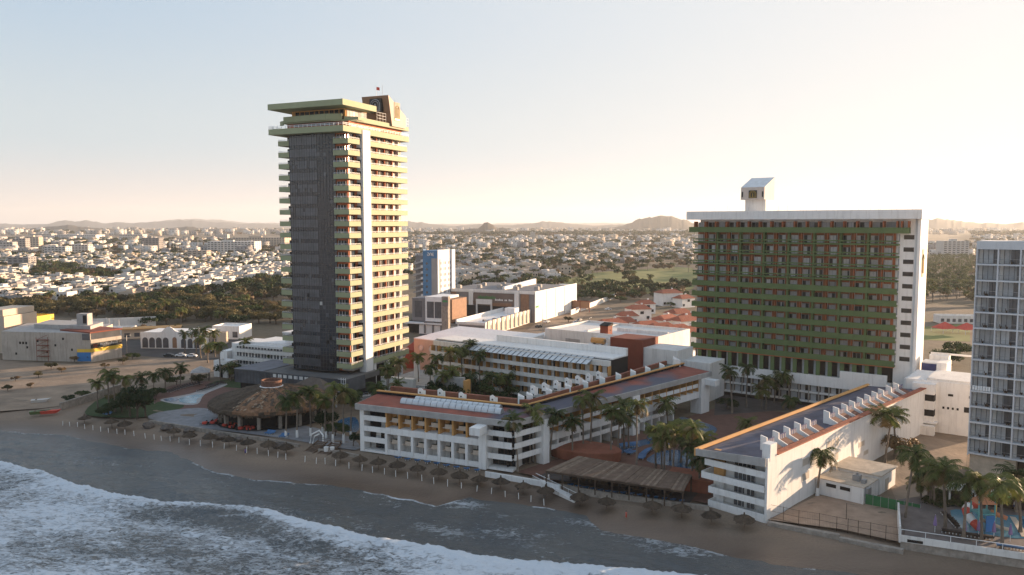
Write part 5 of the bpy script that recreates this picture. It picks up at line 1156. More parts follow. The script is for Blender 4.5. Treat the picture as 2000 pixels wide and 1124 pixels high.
PX = [(x/2.857, 800+y/2.857) for x, y in PX] + [(600+x/2.857, 820+y/2.857) for x, y in ((50, 248), (100, 250), (158, 262), (233, 275), (305, 287), (365, 300), (431, 309), (494, 322), (561, 331), (640, 347), (707, 362), (783, 374), (860, 392), (946, 408), (1027, 421), (1105, 438), (1180, 450), (1248, 465), (1322, 485))]
RF = thing('rope_fence', 'line of slim white posts with ropes along the wet sand', 'rope fence', gp(*PX[0]))
pm = MB().tube([(0, 0, -.5), (0, 0, 1.55)], .085, 6).mesh('post', [white]); L0 = RF.location; prev = None; rp_ = MB()
for x, y in PX:
    p = gp(x, y, -.4); p = gp(x, y, ground_z(p.x, p.y)); o = bpy.data.objects.new('post', pm); col.objects.link(o); o.parent = RF; o.location = p-L0; o.rotation_euler = (R((x*7 % 11)-5), R((x*13 % 9)-4), 0)
    if prev is not None:
        for h in (.6, 1.1):
            a, b_ = prev-L0+Vector((0, 0, h)), p-L0+Vector((0, 0, h)); mid = (a+b_)/2-Vector((0, 0, .12)); rp_.tube([a, mid, b_], .018, 4, cap=False)
    prev = p
rp_.build('rope', [bark], RF)

# ---------------------------------------------------------------- palms one can tell apart
PAL = [(187, 751, 191, 801), (210, 731, 212, 795), (219, 738, 225, 805), (244, 741, 245, 773), (276, 739, 277, 766), (300, 736, 301, 773), (323, 728, 323, 763), (354, 720, 352, 757), (427, 675, 430, 744), (451, 719, 451, 744), (480, 669, 482, 731), (405, 677, 406, 709), (360, 653, 361, 690), (382, 648, 383, 692), (400, 647, 401, 694), (419, 652, 420, 697), (391, 662, 392, 700), (530, 688, 531, 735),
 (557, 785, 559, 855), (580, 777, 581, 855), (605, 767, 607, 852), (630, 779, 630, 847), (637, 783, 636, 857), (654, 757, 650, 870), (682, 769, 671, 866), (690, 780, 685, 858),
 (740, 762, 741, 800), (775, 752, 776, 800), (760, 727, 759, 790), (779, 711, 778, 785), (817, 700, 817, 770), (737, 757, 738, 800), (757, 722, 757, 790),
 (853, 700, 853, 775), (879, 690, 879, 775), (919, 674, 917, 760), (901, 685, 902, 765), (936, 695, 937, 770), (1013, 700, 1013, 768), (1004, 718, 1005, 770), (955, 738, 955, 790), (976, 739, 976, 785), (992, 739, 992, 780), (921, 735, 921, 790), (885, 728, 885, 790), (865, 735, 866, 795), (840, 720, 840, 780),
 (1001, 823, 1011, 921), (1033, 815, 1035, 905), (1047, 808, 1045, 905), (1084, 814, 1074, 902), (1088, 777, 1089, 850), (1116, 826, 1117, 901), (1138, 782, 1138, 892), (1160, 779, 1153, 886), (1195, 806, 1194, 901), (1207, 811, 1208, 895), (1216, 794, 1219, 877), (1245, 791, 1242, 938), (1302, 791, 1304, 840), (1228, 820, 1228, 880), (1298, 838, 1298, 934), (1316, 853, 1315, 936), (1329, 829, 1330, 905), (1357, 841, 1352, 941), (1346, 873, 1352, 946), (1364, 900, 1366, 962), (1283, 846, 1281, 915), (1308, 838, 1309, 900), (1341, 838, 1341, 912), (1374, 858, 1376, 925), (1292, 862, 1292, 925),
 (1424, 726, 1430, 807), (1461, 719, 1458, 797), (1495, 745, 1496, 800), (1512, 748, 1512, 787), (1541, 735, 1522, 791), (1487, 764, 1488, 800), (1544, 783, 1544, 812), (1458, 828, 1458, 850), (1326, 838, 1327, 880), (1222, 692, 1222, 745), (1190, 715, 1190, 760),
 (1605, 889, 1597, 969), (1733, 812, 1714, 906), (1747, 815, 1748, 890), (1785, 890, 1768, 1027), (1798, 941, 1797, 988), (1817, 922, 1817, 1000), (1823, 919, 1824, 1003), (1845, 922, 1845, 1036), (1885, 946, 1882, 1052), (1913, 942, 1916, 1059), (1953, 951, 1956, 1072), (1982, 932, 1984, 1000), (1326, 655, 1326, 690), (1300, 660, 1300, 694), (1812, 930, 1811, 992), (1990, 948, 1992, 1040)]
WHERE = [((0, 330, 600, 830), 'before the dirt lot left of the thatch'), ((331, 425, 600, 720), 'by the road beside the white arcade building'), ((331, 540, 600, 780), 'beside the low guest wing'), ((540, 700, 740, 880), 'in front of the big thatched roof'), ((700, 845, 690, 810), 'at the foot of the tall tower'), ((845, 1020, 660, 800), 'in the shady courtyard'), ((990, 1100, 760, 930), 'at the corner of the white balcony wing'), ((1100, 1290, 760, 950), 'before the pool arm of the white wing'), ((1290, 1380, 780, 970), 'by the main pool'), ((1180, 1230, 650, 760), 'before the red block wall'), ((1380, 1560, 700, 860), 'in the court under the slab hotel'), ((1290, 1340, 640, 700), 'behind the white hall'), ((1590, 1620, 860, 980), 'against the sunlit wall casting its shadow'), ((1700, 1760, 780, 910), 'against the far end of the sunlit wall'), ((1760, 1860, 860, 1040), 'between the sand court and water playground'), ((1860, 2010, 900, 1100), 'over the water playground')]
for i, (cx, cy, bx, by) in enumerate(PAL):
    zb_ = 1.5 if bx > 1840 and by > 995 else 0
    p = gp(bx, by, zb_); c = at(cx, cy, p.y); h = c.z-zb_+.2; dx = c.x-p.x; tk = 0
    bigs = 1.0 + (.12 if cx > 1590 else 0)
    wp_ = 540 < cx < 700
    tk = (3 if i % 2 else 4) if wp_ or cx in (1605,) else (1 if abs(dx) > .9 else 2 if abs(dx) < .35 else 0)
    rz = 0 if dx >= 0 else math.pi
    if abs(dx) < .35: rz = i*1.1
    wh = next((t_ for b_, t_ in WHERE if b_[0] <= cx <= b_[1] and b_[2] <= cy <= b_[3]), 'in the hotel grounds')
    ht = 'tall' if h > 9 else 'short' if h < 5.5 else 'slender'
    if 1 and tk == 1 and abs(dx) > 1.6: s_l = abs(dx)/1.1
    else: s_l = 1.0
    o = palm(p, max(h, 2.2), rz, bigs*(.92+.18*((i*.61) % 1)), f'{ht} coconut palm {wh}', f'palms {wh}', k=i, tk=tk)
    if s_l > 1: o.children[0].scale.x *= s_l/bigs; o.children[1].location.x = abs(dx)
# broadleaf trees and bushes in the grounds
BT = [(30, 745, 3, .35, 'dry weed clump on the dirt lot at far left'), (75, 738, 0, .38, 'olive weed clump on the left of dirt lot'), (120, 728, 3, .4, 'dry scrub in the middle of the dirt lot'), (15, 765, 0, .35, 'low scrub near the left picture edge'), (60, 758, 3, .33, 'small dry scrub on the lot above the dinghy'), (100, 722, 0, .45, 'scrub at the foot of the cream club wall'), (135, 786, 1, .4, 'green weeds beside the sloping stone wall'), (160, 778, 1, .42, 'green weeds along the stone wall top'), (205, 720, 3, .4, 'dry bush on the lot before the painted corner'), (240, 712, 0, .45, 'olive bush at the road edge of the lot'), (258, 703, 1, .5, 'dark round bush by the road corner'), (446, 700, 1, .6, 'bush at the road end near the guest wing'), (862, 792, 4, .95, 'leafy courtyard tree behind the second roof vent'), (900, 790, 4, 1.0, 'leafy courtyard tree right of the third roof vent'), (930, 780, 1, 1.0, 'spreading tree before the back block balconies'), (985, 775, 4, .8, 'leafy tree near the bend of the white wing'), (820, 800, 1, .9, 'dark tree behind the skylights'), (795, 805, 4, .7, 'dark tree beside the ramp foot'), (760, 812, 1, .8, 'dark bush mass below the tower lobby'), (905, 770, 1, .95, 'dark courtyard tree close to the back block'), (305, 775, 1, .5, 'shrub left of the round pool'), (248, 800, 1, .8, 'dark hedge tree joined to the round tree'), (228, 790, 0, .6, 'olive shrub behind the hedge'), (655, 852, 1, .6, 'low bush below the thatch edge'), (1870, 1000, 1, .5, 'shrub behind the pool bar'), (1905, 985, 1, .55, 'bush before the stone base'), (1960, 990, 0, .5, 'small olive bush by the pool bar'), (1840, 985, 1, .5, 'bush left of the pool bar'), (254, 814, 4, .95, 'dense dark tree at the left of big round tree'), (284, 815, 4, .9, 'dense dark tree at the right of big round tree'), (268, 820, 4, 1.15, 'big round dark tree above the beach, left of the plaza'), (238, 806, 1, .7, 'dark shrub left of the big round tree'), (212, 812, 1, .6, 'dark hedge bush at the beach edge by first umbrellas'), (255, 785, 4, .6, 'dark bush behind the big round tree'), (290, 782, 1, .55, 'small bush beside the pool lawn'), (640, 850, 4, .75, 'dense tree at the right side of the thatched roof'), (448, 738, 1, .95, 'broad tree before the low guest wing'), (390, 752, 0, .6, 'bush by the garden path hut'), (345, 752, 1, .55, 'dark bush behind the dark loungers'), (700, 800, 4, .7, 'dark tree between tower and white wing'), (725, 806, 1, .6, 'low bush behind the white wing'), (850, 800, 4, .8, 'leafy tree at the left of the courtyard'), (885, 797, 4, .9, 'leafy tree in the middle of the courtyard'), (915, 800, 1, .9, 'spreading tree in front of courtyard rooms'), (945, 792, 4, .85, 'leafy tree under the courtyard palms'), (970, 790, 1, .75, 'low spreading tree at right of the courtyard'), (870, 776, 1, .9, 'dark tree at the back of the courtyard'), (830, 790, 1, .8, 'dark tree beside the courtyard ramp'), (1000, 785, 4, .6, 'small tree by the roof vents'), (1420, 800, 1, .6, 'bush under the bridge end of the pool arm'), (1540, 800, 4, .45, 'round bush in the court below slab hotel'), (1759, 893, 3, 1.0, 'bare brownish tree by the far end of sunlit wall'), (1850, 712, 1, 1.1, 'round green tree behind the service block'), (1870, 700, 1, 1.2, 'broad green tree by the red tents'), (1835, 725, 0, .8, 'yellow green tree behind the navy panel'), (1935, 985, 1, .6, 'bush at the stone base of the grid hotel'), (1985, 985, 0, .55, 'bush at the right end of the playground'), (1830, 1000, 1, .5, 'shrub between playground palms'), (160, 700, 0, .55, 'scrubby bush at the foot of the club wall'), (145, 708, 3, .5, 'dry bush before the club wall'), (175, 706, 1, .5, 'green bush beside the club corner'), (285, 650, 3, .8, 'dry reddish tree behind the arcade building'), (340, 655, 0, .9, 'olive tree beyond the arcade building'), (1150, 640, 0, .5, 'bush beside the mall street'), (1110, 630, 0, .55, 'olive bush by the white boundary wall'), (1190, 672, 1, .7, 'dark tree behind the white hall'), (1215, 665, 0, .6, 'olive tree left of the red tiled houses'), (1250, 668, 1, .65, 'green tree below the red tiled houses'), (1285, 640, 1, .7, 'tree among the red tiled houses'), (1310, 600, 1, .6, 'tree right of the white villa'), (690, 872, 4, .4, 'small bush at the left end of white wing')]
for i, (px, py, k, s, lb) in enumerate(BT): tree(gp(px, py), k, s, i*1.9, lb, None, False, 'bush' if s < .62 else 'tree', 'bush' if s < .62 else 'tree')
# ---------------------------------------------------------------- blue hotel tower, mall, shops
def text_strokes(mb, segs, x0, z0, w_, h, y, th, m=0):
    for pts in segs:
        mb.tube([(x0+p[0]*w_, y, z0+p[1]*h) for p in pts], th, 5, m)
P = at(855, 600, 450); P.z = 0; GA = R(-25)
bt = thing('blue_hotel_tower', 'slim blue and white hotel tower with white lettering beyond the tall tower', 'hotel', P, GA)
hT = zat(490, 450); q = MB()
q.box(-9.6, 0, 0, 18.5, 0, hT, 0); q.box(-3.9, -.0, -.12, -.005, 0, hT-4.4, 1); q.box(.005, .3, -.1, 14.6, 0, hT+.4, 2); q.box(.005, 1.2, 14.61, 18.4, 0, hT+.4, 2); q.box(-9.6, -9.3, .02, 3, 0, hT+.6, 0)
skyb = mat('tower_blue', (.085, .21, .36), .7, .08, .3, .15); q.build('wall', [skyb, mat('taupe_paint', (.36, .33, .31), .8, .08, .3, .2), mat('cool_white', (.60, .63, .66), .75, .06, .3, .2)], bt)
q = MB(); S_ = [[(0, 1), (.55, 1), (.8, .75), (.8, .25), (.55, 0), (0, 0), (0, .55)], [(1.15, 0), (1.15, .8), (1.35, 1), (1.75, 1), (1.95, .8), (1.95, 0)], [(3.0, 1), (2.45, 1), (2.3, .8), (2.3, .2), (2.45, 0), (3.0, 0)], [(2.3, .5), (2.9, .5)]]
text_strokes(q, S_, -6.4, hT-2.9, 1.35, 1.5, -.25, .2); q.build('lettering', [white], bt)
for k in range(9):
    z = hT-7.4-k*3.3
    g_ = MB(); g_.lathe([(.75, 0), (.55, .02), (.01, .0)], 12); g_.v = [(-7.0+x, -.06-zz, z+y) for x, y, zz in g_.v]; g_.build('round_window', [glass3], bt)
    for i in range(5): g_ = MB(); y = 3.2+i*2.6+(.8 if i % 2 else 0); g_.box(.301, .36, y, y+.7, z-.6, z+1.0, 0); g_.build('window', [glass3], bt)
g_ = MB(); g_.box(.301, .38, 1.9, 2.5, 2, hT-5, 0); g_.build('slot_window', [void], bt)
st = MB(); st.box(-17, -9.7, 4, 12, 0, hT-3, 0)
for k in range(10): z = 2+k*3.3; st.hexa([(-16.5, .4, z), (-10.2, .4, z+1.6), (-10.2, 1.6, z+1.6), (-16.5, 1.6, z)], [(-16.5, .4, z+.9), (-10.2, .4, z+2.5), (-10.2, 1.6, z+2.5), (-16.5, 1.6, z+.9)], 1); st.box(-11.2, -9.7, .2, 3.9, z+1.7, z+3.0, 2)
st.build('stair', [mat('grey_taupe', (.24, .22, .21), .85, .1), concrete, white2], bt)
MA = gp(1043, 631); mall = thing('brown_mall', 'brown-fronted shopping mall with white side wall and green sign', 'mall', MA, R(-24))
gt_ = mat('mall_grey', (.19, .18, .18), .8, .1, .2, .2); bt_ = mat('mall_brown', (.155, .115, .095), .8, .1, .2, .2); wb_ = mat('wood_cladding', (.24, .13, .075), .8, .2, .6, .2)
q = MB(); zc = zat(571, 443); q.box(-57, 0, 0, 60, 0, zc, 0); q.box(-57, .05, -.06, .4, zc-1.2, zc+.5, 1); q.box(.005, .5, .6, 70, 0, zc+.3, 2); q.box(-10, -.01, 60.01, 70, 0, zc-.4, 2)
q.box(-37, -11.5, -1.6, -.07, zc-8.4, zc-1.3, 3); q.box(-47, -37, -.9, -.07, 3, zc-8.5, 3); q.box(-40, -37.2, -1.7, -.07, zc-8.4, zc-.1, 1); q.box(-11.3, -8.8, -1.7, -.07, 0, zc-.2, 1); q.box(-8.0, -3.0, -.3, -.07, 0, zc-1.3, 4); q.box(-53, -49, -.3, -.07, 0, zc-1.3, 4)
q.box(-35, -25, -2.4, -1.61, 9.4, 12.2, 1); q.box(-35, -34.2, -2.4, -1.61, 0, 9.39, 1); q.box(-25.8, -25, -2.4, -1.61, 0, 9.39, 1); q.box(-46.8, -35.2, -1.6, -.91, 9.2, 11.2, 4); q.box(-24.6, -13, -2.0, -1.61, 8.6, 10.4, 4)
q.build('wall', [gt_, white2, white, bt_, wb_], mall)
q = MB()
for a, b_ in ((-46.5, -36), (-34, -26), (-24.6, -13.5)): q.box(a, b_, -1.66, -1.6, .5, 8.5, 0)
q.box(.51, .56, 60, 68, 0, 7, 1); q.build('shop_front', [glass, void], mall)
q = MB()
for y in (17, 32, 47): q.box(.51, .58, y, y+.5, .5, zc, 0)
q.build('wall_joint', [gt_], mall)
q = MB(); r = random.Random(5)
for i in range(9): x = -34+i*1.25; q.tube([(x, -1.72, zc-4.4), (x+.3, -1.72, zc-3.2+.5*(i % 3 == 1)), (x+.75, -1.72, zc-3.4), (x+.8, -1.72, zc-4.5)], .16, 4, 0)
q.tube([(-30, -1.72, zc-5.2), (-28.5, -1.72, zc-5.6), (-27.4, -1.72, zc-5.2)], .14, 4, 0)
for i in range(13):
    if i in (6, 9): continue
    x = -23.2+i*.85; q.box(x, x+.55, -1.78, -1.62, zc-5.4, zc-4.6+.3*(i in (0, 3, 10)), 1)
for i in range(4): q.box(.51, .7, 1.5+i*1.1, 2.2+i*1.1, 8.2, 9.3, 0)
q.build('signage', [mat('sign_green', (.03, .30, .07), .6, .1), white], mall)
q = MB()
for i in range(10): x, y = -53+i*5.2, 8+(i*23 % 40); q.box(x, x+2.6, y, y+2.2, zc+.001, zc+1.7); q.box(x+.3, x+2.3, y+.3, y+1.9, zc+1.701, zc+2.0)
q.hexa([(-24, 10, zc+.01), (-22.5, 10, zc+.01), (-22.5, 58, zc+.01), (-24, 58, zc+.01)], [(-24, 10, zc+1.6), (-22.5, 10, zc+1.6), (-22.5, 58, zc+3.4), (-24, 58, zc+3.4)], 1); q.build('roof_plant', [concrete, white], mall)
SA = gp(948, 659); sp_ = thing('long_white_arcade', 'long low white shop arcade with bright flat roof and narrow side windows', 'shops', SA, R(-22))
q = MB(); q.box(-16, 0, 0, 62, 0, 6.0, 0); q.box(-16, .1, -.2, .3, 6.0, 7.0, 0); q.box(-.3, .12, .31, 62, 6.0, 7.3, 0); q.box(-16.2, -15.5, .31, 62, 6.0, 8.0, 0); q.box(-9, -3, 46, 52, 6.01, 9.4, 0); q.box(-36, -16.3, -1, 6, 0, 4.6, 0)
for i in range(10): y = 2+i*6; q.box(.121, .5, y, y+3.2, .3, 7.6, 1)
q.build('wall', [white, peach], sp_)
for i in range(10): g_ = MB(); y = 5.4+i*6; g_.box(.005, .06, y, y+1.5, .6, 5.2); g_.build('window', [glass], sp_)
q = MB()
for i in range(4): x = -33+i*4.6; q.box(x, x+.8, -1.6, -1.01, .5, 6.6, 0); q.box(x+.81, x+4.5, -1.4, -1.01, 4.7, 6.0, 0)
q.box(-14, -.5, -.4, -.21, 4.6, 5.6, 0)
for i in range(3): q.box(-7+i*2, -6+i*2, 12+i*8, 14+i*8, 6.01, 6.9, 0)
q.build('louvre', [gt_], sp_)
q = MB()
for i in range(3): q.box(-4, -2.6, 10+i*9, 11.5+i*9, 6.01, 7.0)
q.build('roof_unit', [metal_g], sp_)
py_ = thing('sign_pylon', 'tall stone-clad sign pylon with green panel by the arcade', 'sign', at(869, 640, 376)-Vector((0, 0, at(869, 640, 376).z)), R(-22))
hz_ = zat(580, 376); q = MB(); q.box(-1.7, 1.7, 0, 2.2, 0, hz_); q.build('shaft', [stone], py_); q = MB(); q.box(-1.1, 1.9, -.25, -.01, hz_-4.5, hz_-.5, 0)
for i in range(4): q.box(-.9+i*.65, -.45+i*.65, -.32, -.251, hz_-2.6, hz_-1.7, 1)
q.build('panel', [gt_, MAT['sign_green']], py_)
so_ = at(836, 640, 398); so_.z = 0; shop = thing('modern_shop', 'modern grey and white two-storey shop beside the sign pylon', 'shop', so_, R(-22))
q = MB(); hs_ = zat(580, 398); q.box(-9.5, -1.5, 1, 16, 6, hs_-1, 0); q.box(-1.49, 8.5, 0, 18, 6.2, hs_, 1); q.box(8.51, 13, 1, 18, 6, hs_-1.2, 2); q.box(-12, 12, .5, 18, 0, 5.9, 3); q.box(-12, 13, -3, .49, 5.0, 5.7, 1)
q.build('wall', [gt_, white, wb_, void], shop)
for a, b_ in ((-8, -4), (-.5, 3.4), (3.8, 7.6)): g_ = MB(); g_.box(a, b_, -.08 if a > -2 else .9, -.01 if a > -2 else .99, 8, hs_-2.4); g_.build('window', [glass3], shop)
cs_ = thing('red_awning_kiosk', 'dark red canopy building right of the tall tower', 'kiosk', at(812, 690, 300)-Vector((0, 0, at(812, 690, 300).z)), R(-25))
q = MB(); q.box(-5, 5, 0, 10, 0, 7.0, 0); q.hexa([(-5.4, -.4, 7.01), (5.4, -.4, 7.01), (5.4, 10.4, 7.01), (-5.4, 10.4, 7.01)], [(-3, 4, 10), (3, 4, 10), (3, 6, 10), (-3, 6, 10)], 0); q.build('wall', [rust], cs_)
cv = thing('peach_service_hall', 'peach low hall with round wall fans behind courtyard', 'hall', Vector((-36, 290, 0)), R(-36))
q = MB(); q.box(0, 40, 0, 26, 0, 13.0, 0); q.hexa([(0, 0, 13.01), (40, 0, 13.01), (40, 26, 13.01), (0, 26, 13.01)], [(0, 0, 13.3), (40, 0, 13.3), (40, 26, 15), (0, 26, 15)], 1); q.build('wall', [peach, white], cv)
for i in range(4): g_ = MB(); g_.lathe([(1.1, .25), (1.1, 0), (.8, .1), (.1, .12)], 14); g_.v = [(3.5+i*5+x, -.02-zz, 10+y) for x, y, zz in g_.v]; g_.build('fan', [white2], cv)
bw_ = thing('boundary_wall', 'long white boundary wall running away beside the mall street', 'wall', gp(1115, 616), 0)
q = MB(); a = gp(1115, 616)-bw_.location; b_ = gp(1205, 581)-bw_.location; q.beam(a+Vector((0, 0, 1.6)), b_+Vector((0, 0, 1.6)), .4, 3.2); q.build('panel', [white2], bw_)
bb = thing('billboard_frame', 'rusty empty billboard frame by the white boundary wall', 'billboard', gp(1133, 610), R(-20))
q = MB(); q.beam((-6, 0, 7), (6, 0, 7), .3, .3); q.beam((-6, 0, 2.5), (6, 0, 2.5), .3, .3)
for x in (-6, 0, 6): q.beam((x, 0, 0), (x, 0, 7), .3, .3)
q.box(-5.8, 5.8, .05, .12, 2.7, 6.8, 1); q.build('frame', [rust, brown_p], bb)
# red tiled houses and villa
def tiled(px, py, w_, d, h, rz, lab, two=False):
    p = gp(px, py); t_ = thing('tiled_house', lab, 'house', p, rz, 'red tiled houses'); q = MB(); q.box(-w_/2, w_/2, -d/2, d/2, -.2, h, 0); q.box(-w_/2+.8, -w_/2+2.4, -d/2-.06, -d/2-.005, 1, 2.6, 1); q.box(w_/2-3, w_/2-1.2, -d/2-.06, -d/2-.005, 1, 2.6, 1)
    if h > 5: q.box(-1, 1.2, -d/2-.06, -d/2-.005, 3.8, 5.4, 1)
    q.build('wall', [white, glass], t_); o = .5; q = MB(); q.hexa([(-w_/2-o, -d/2-o, h), (w_/2+o, -d/2-o, h), (w_/2+o, d/2+o, h), (-w_/2-o, d/2+o, h)], [(-w_/2+w_*.18, -.08, h+2.3), (w_/2-w_*.18, -.08, h+2.3), (w_/2-w_*.18, .08, h+2.3), (-w_/2+w_*.18, .08, h+2.3)], 0); q.build('roof', [tile], t_)
    q = MB(); q.box(w_*.2, w_*.2+.9, .6, 1.5, h+.6, h+3.0); q.build('chimney', [white], t_); return t_
TH = [(1192, 655, 15, 9, 6, .5, 'red tiled house with orange sunlit roof nearest the mall street'), (1218, 649, 11, 9, 5.5, .2, 'white house with small red roof right of the orange-roofed one'), (1262, 660, 14, 9, 6, .5, 'front terrace house with red roof and white gable'), (1290, 664, 14, 9, 6, .5, 'second front terrace house under a red roof'), (1320, 668, 14, 9, 6, .5, 'third front terrace house before the slab hotel'), (1343, 672, 12, 9, 6, .5, 'fourth front terrace house touching the slab hotel'), (1300, 648, 16, 11, 6.5, .8, 'wide house with large arched red roof'), (1335, 650, 13, 10, 6.5, .6, 'red roofed house behind the terrace by the slab hotel'), (1325, 634, 13, 10, 6.5, .6, 'upper red roofed house beside the slab hotel'), (1345, 642, 10, 9, 6, .4, 'half hidden red roofed house at the slab hotel edge'), (1246, 625, 12, 10, 6.5, .3, 'white house with red roof and chimneys behind parked cars'), (1260, 612, 10, 8, 6, .3, 'small red roofed house left of the villa'), (1305, 596, 16, 11, 8.5, .4, 'large white villa with orange tiled roof'), (1335, 600, 12, 9, 6, .6, 'white house with flat front right of the villa'), (1225, 632, 10, 8, 4.5, .3, 'low white house at the end of the mall street')]
for i, a in enumerate(TH): tiled(*a)
# ---------------------------------------------------------------- left-hand buildings
A, Bq, Cq = gp(5, 703), gp(178, 708), gp(238, 698)
cl = thing('club_building', 'dirty cream club building with yellow, blue and black painted corner', 'building', Bq, 0); o = Bq; hC = 11.6
dirty = mat('dirty_cream', (.44, .38, .32), .9, .12, .25, .75, (.17, .13, .11)); q = MB(); pA, pC = A-o, Cq-o; bk_ = Vector((-6, 30, 0))
q.prism([(pA.x, pA.y), (0, 0), (bk_.x, bk_.y), (pA.x-6, pA.y+28)], 0, hC, 0, 1); q.prism([(pA.x+8, pA.y+9), (-4, 8), (-6, 22), (pA.x+6, pA.y+24)], hC+.01, hC+1.9, 1)
u = (pC-Vector((0, 0, 0))).normalized(); v = Vector((-u.y, u.x, 0)); Lc = pC.length
def cb(a, b_, d0, d1, z0, z1, m): q.prism([tuple((u*a+v*d0)[:2]), tuple((u*b_+v*d0)[:2]), tuple((u*b_+v*d1)[:2]), tuple((u*a+v*d1)[:2])], z0, z1, m)
cb(.02, Lc, 0, 18, 0, 4.0, 0); cb(.02, Lc+.2, -.15, 18, 4.0, 5.4, 2); cb(.02, Lc+.1, -.1, 18, 5.41, 7.6, 3); cb(.02, Lc, -.2, 18, 7.61, 9.0, 0); cb(.3, Lc-.2, .3, 18, 9.01, 11.6, 4); cb(-.3, Lc+.3, -.5, 18.4, 11.61, 12.1, 5)
q.box(-5.4, -.02, -.12, -.005, .4, 4.0, 6); q.box(-5.4, -.02, -.14, -.006, 4.01, 5.3, 2); q.box(-3.2, -.03, -.1, -.007, 8.9, 11.4, 4)
q.build('wall', [dirty, concrete, yellow, blackm, glass3, rust, mat('sign_blue', (.03, .17, .42), .7, .1)], cl)
q = MB(); r = random.Random(2)
for i in range(10): a = u*(Lc*.30+i*Lc*.058)-v*.13; q.box(a.x, a.x+.55, a.y-.03, a.y+.02, 6.3, 6.9+.25*(i % 3 == 0), 0)
a = u*(Lc*.08)-v*.12; q.box(a.x, a.x+1.6, a.y-.05, a.y, 5.8, 7.2, 1); q.build('lettering', [white2, rust], cl)
q = MB(); f_ = pA
for i in range(7): t_ = .15+i*.11+.03*math.sin(i*7); p = f_*(1-t_); z = 2.2+(i*2.7 % 7); q.box(p.x, p.x+1.5, p.y-.12, p.y+.4, z, z+.9, 0)
for i in range(3): p = f_*(.80-i*.035); q.box(p.x, p.x+1.0, p.y-.12, p.y+.4, 6.6, 7.6, 0)
q.build('window', [void], cl)
q = MB(); p = f_*.52
for k in range(4): q.box(p.x-2.2, p.x+2.4, p.y-1.6, p.y-.1, 2+k*2.2, 2.12+k*2.2); q.beam((p.x-2.2, p.y-1.5, 2.1+k*2.2), (p.x+2.4, p.y-1.5, 4.2+k*2.2), .12, .12)
for dx in (-2.2, 2.4): q.beam((p.x+dx, p.y-1.5, 0), (p.x+dx, p.y-1.5, 9.8), .14, .14)
q.build('fire_stair', [rust], cl)
q = MB(); p = f_*.28; q.box(p.x, p.x+4.4, p.y+9, p.y+13, hC+1.9, hC+6.6, 0); q.box(p.x+2.6, p.x+4.0, p.y+8.9, p.y+8.99, hC+2.6, hC+6, 1); q.build('stair_house', [concrete, void], cl)
o = gp(275, 681); ar = thing('arcade_restaurant', 'white restaurant with arched windows and stepped curved parapet', 'building', o, R(-4)); e_ = gp(386, 684)-o; Lx = e_.length
q = MB(); q.box(0, Lx, 0, 16, 0, 7.0, 0)
pts = []
for i in range(23): t_ = i/22; pts.append((t_*Lx, 7.0+(.0 if t_ < .36 else 2.2*math.sin(math.pi*min(1, (t_-.36)/.24))+.6 if t_ < .6 else .5)))
for i in range(22): q.hexa([(pts[i][0], -.05, 7.0), (pts[i+1][0], -.05, 7.0), (pts[i+1][0], .5, 7.0), (pts[i][0], .5, 7.0)], [(pts[i][0], -.05, max(7.3, pts[i][1])), (pts[i+1][0], -.05, max(7.3, pts[i+1][1])), (pts[i+1][0], .5, max(7.3, pts[i+1][1])), (pts[i][0], .5, max(7.3, pts[i][1]))], 0)
q.build('wall', [white], ar)
for i, (fx_, ww, hh, mt_) in enumerate([(.03, 2.6, 5, 0), (.145, 2.6, 5, 0), (.26, 2.6, 5, 0), (.375, 2.6, 5, 0), (.535, 2.0, 5.2, 1), (.68, 2.2, 4.6, 0), (.79, 2.2, 4.6, 0), (.90, 2.2, 4.6, 0)]):
    g_ = MB(); x = fx_*Lx; g_.face([(x, -.07, .4), (x+ww, -.07, .4)]+[(x+ww/2+math.cos(math.pi*k/8)*ww/2, -.07, hh-ww/2+math.sin(math.pi*k/8)*ww/2) for k in range(9)], 0)
    g_.box(x-.12, x-.02, -.2, -.08, .3, hh-ww/2, 1); g_.build('door' if mt_ else 'arched_window', [brown_p if mt_ else glass3, white], ar)
def plain(name, lab, cat, px, py, w_, d, h, rz, mats, extra=None, wins=0, grp=None):
    t_ = thing(name, lab, cat, gp(px, py), rz, grp); q = MB(); q.box(0, w_, 0, d, -.2, h, 0)
    for a in ((0, w_, 0, .3), (0, w_, d-.3, d), (0, .3, .31, d-.31), (w_-.3, w_, .31, d-.31)): q.box(*a, h+.001, h+.8, 0)
    if extra: extra(q, w_, d, h)
    q.build('wall', mats, t_)
    n = int(w_/max(wins, 1)) if wins else 0; fl = max(1, int(h/3.3))
    if n and n*fl <= 70:
        for f_ in range(fl):
            for i in range(n): g_ = MB(); x = (i+.25)*w_/n; g_.box(x, x+w_/n*.55, -.08, -.01, .9+f_*h/fl, .9+f_*h/fl+h/fl*.5); g_.build('window', [glass3], t_)
    return t_
plain('yellow_house', 'bright yellow two-storey house beyond the club', 'house', 14, 646, 16, 14, 6.6, R(-8), [yellow, white], lambda q, w_, d, h: (q.box(w_*.3, w_*.6, d*.2, d*.6, h+.81, h+2.6, 0), q.box(w_*.2, w_*.35, -.3, -.01, h*.4, h, 1)), 4)
plain('corner_block', 'cream block cut off by the left picture edge', 'building', -40, 690, 12, 20, 15, R(-6), [house_c, white], lambda q, w_, d, h: q.box(0, w_*.9, 1, d, h+.81, h+3.5, 0))
plain('panel_wall_lot', 'long white panelled wall of the lot behind the club', 'wall', 140, 645, 40, 1, 4.5, R(22), [white2, peach], lambda q, w_, d, h: [q.box(i*4, i*4+.5, -.3, -.01, 0, h+.4, 0) for i in range(10)])
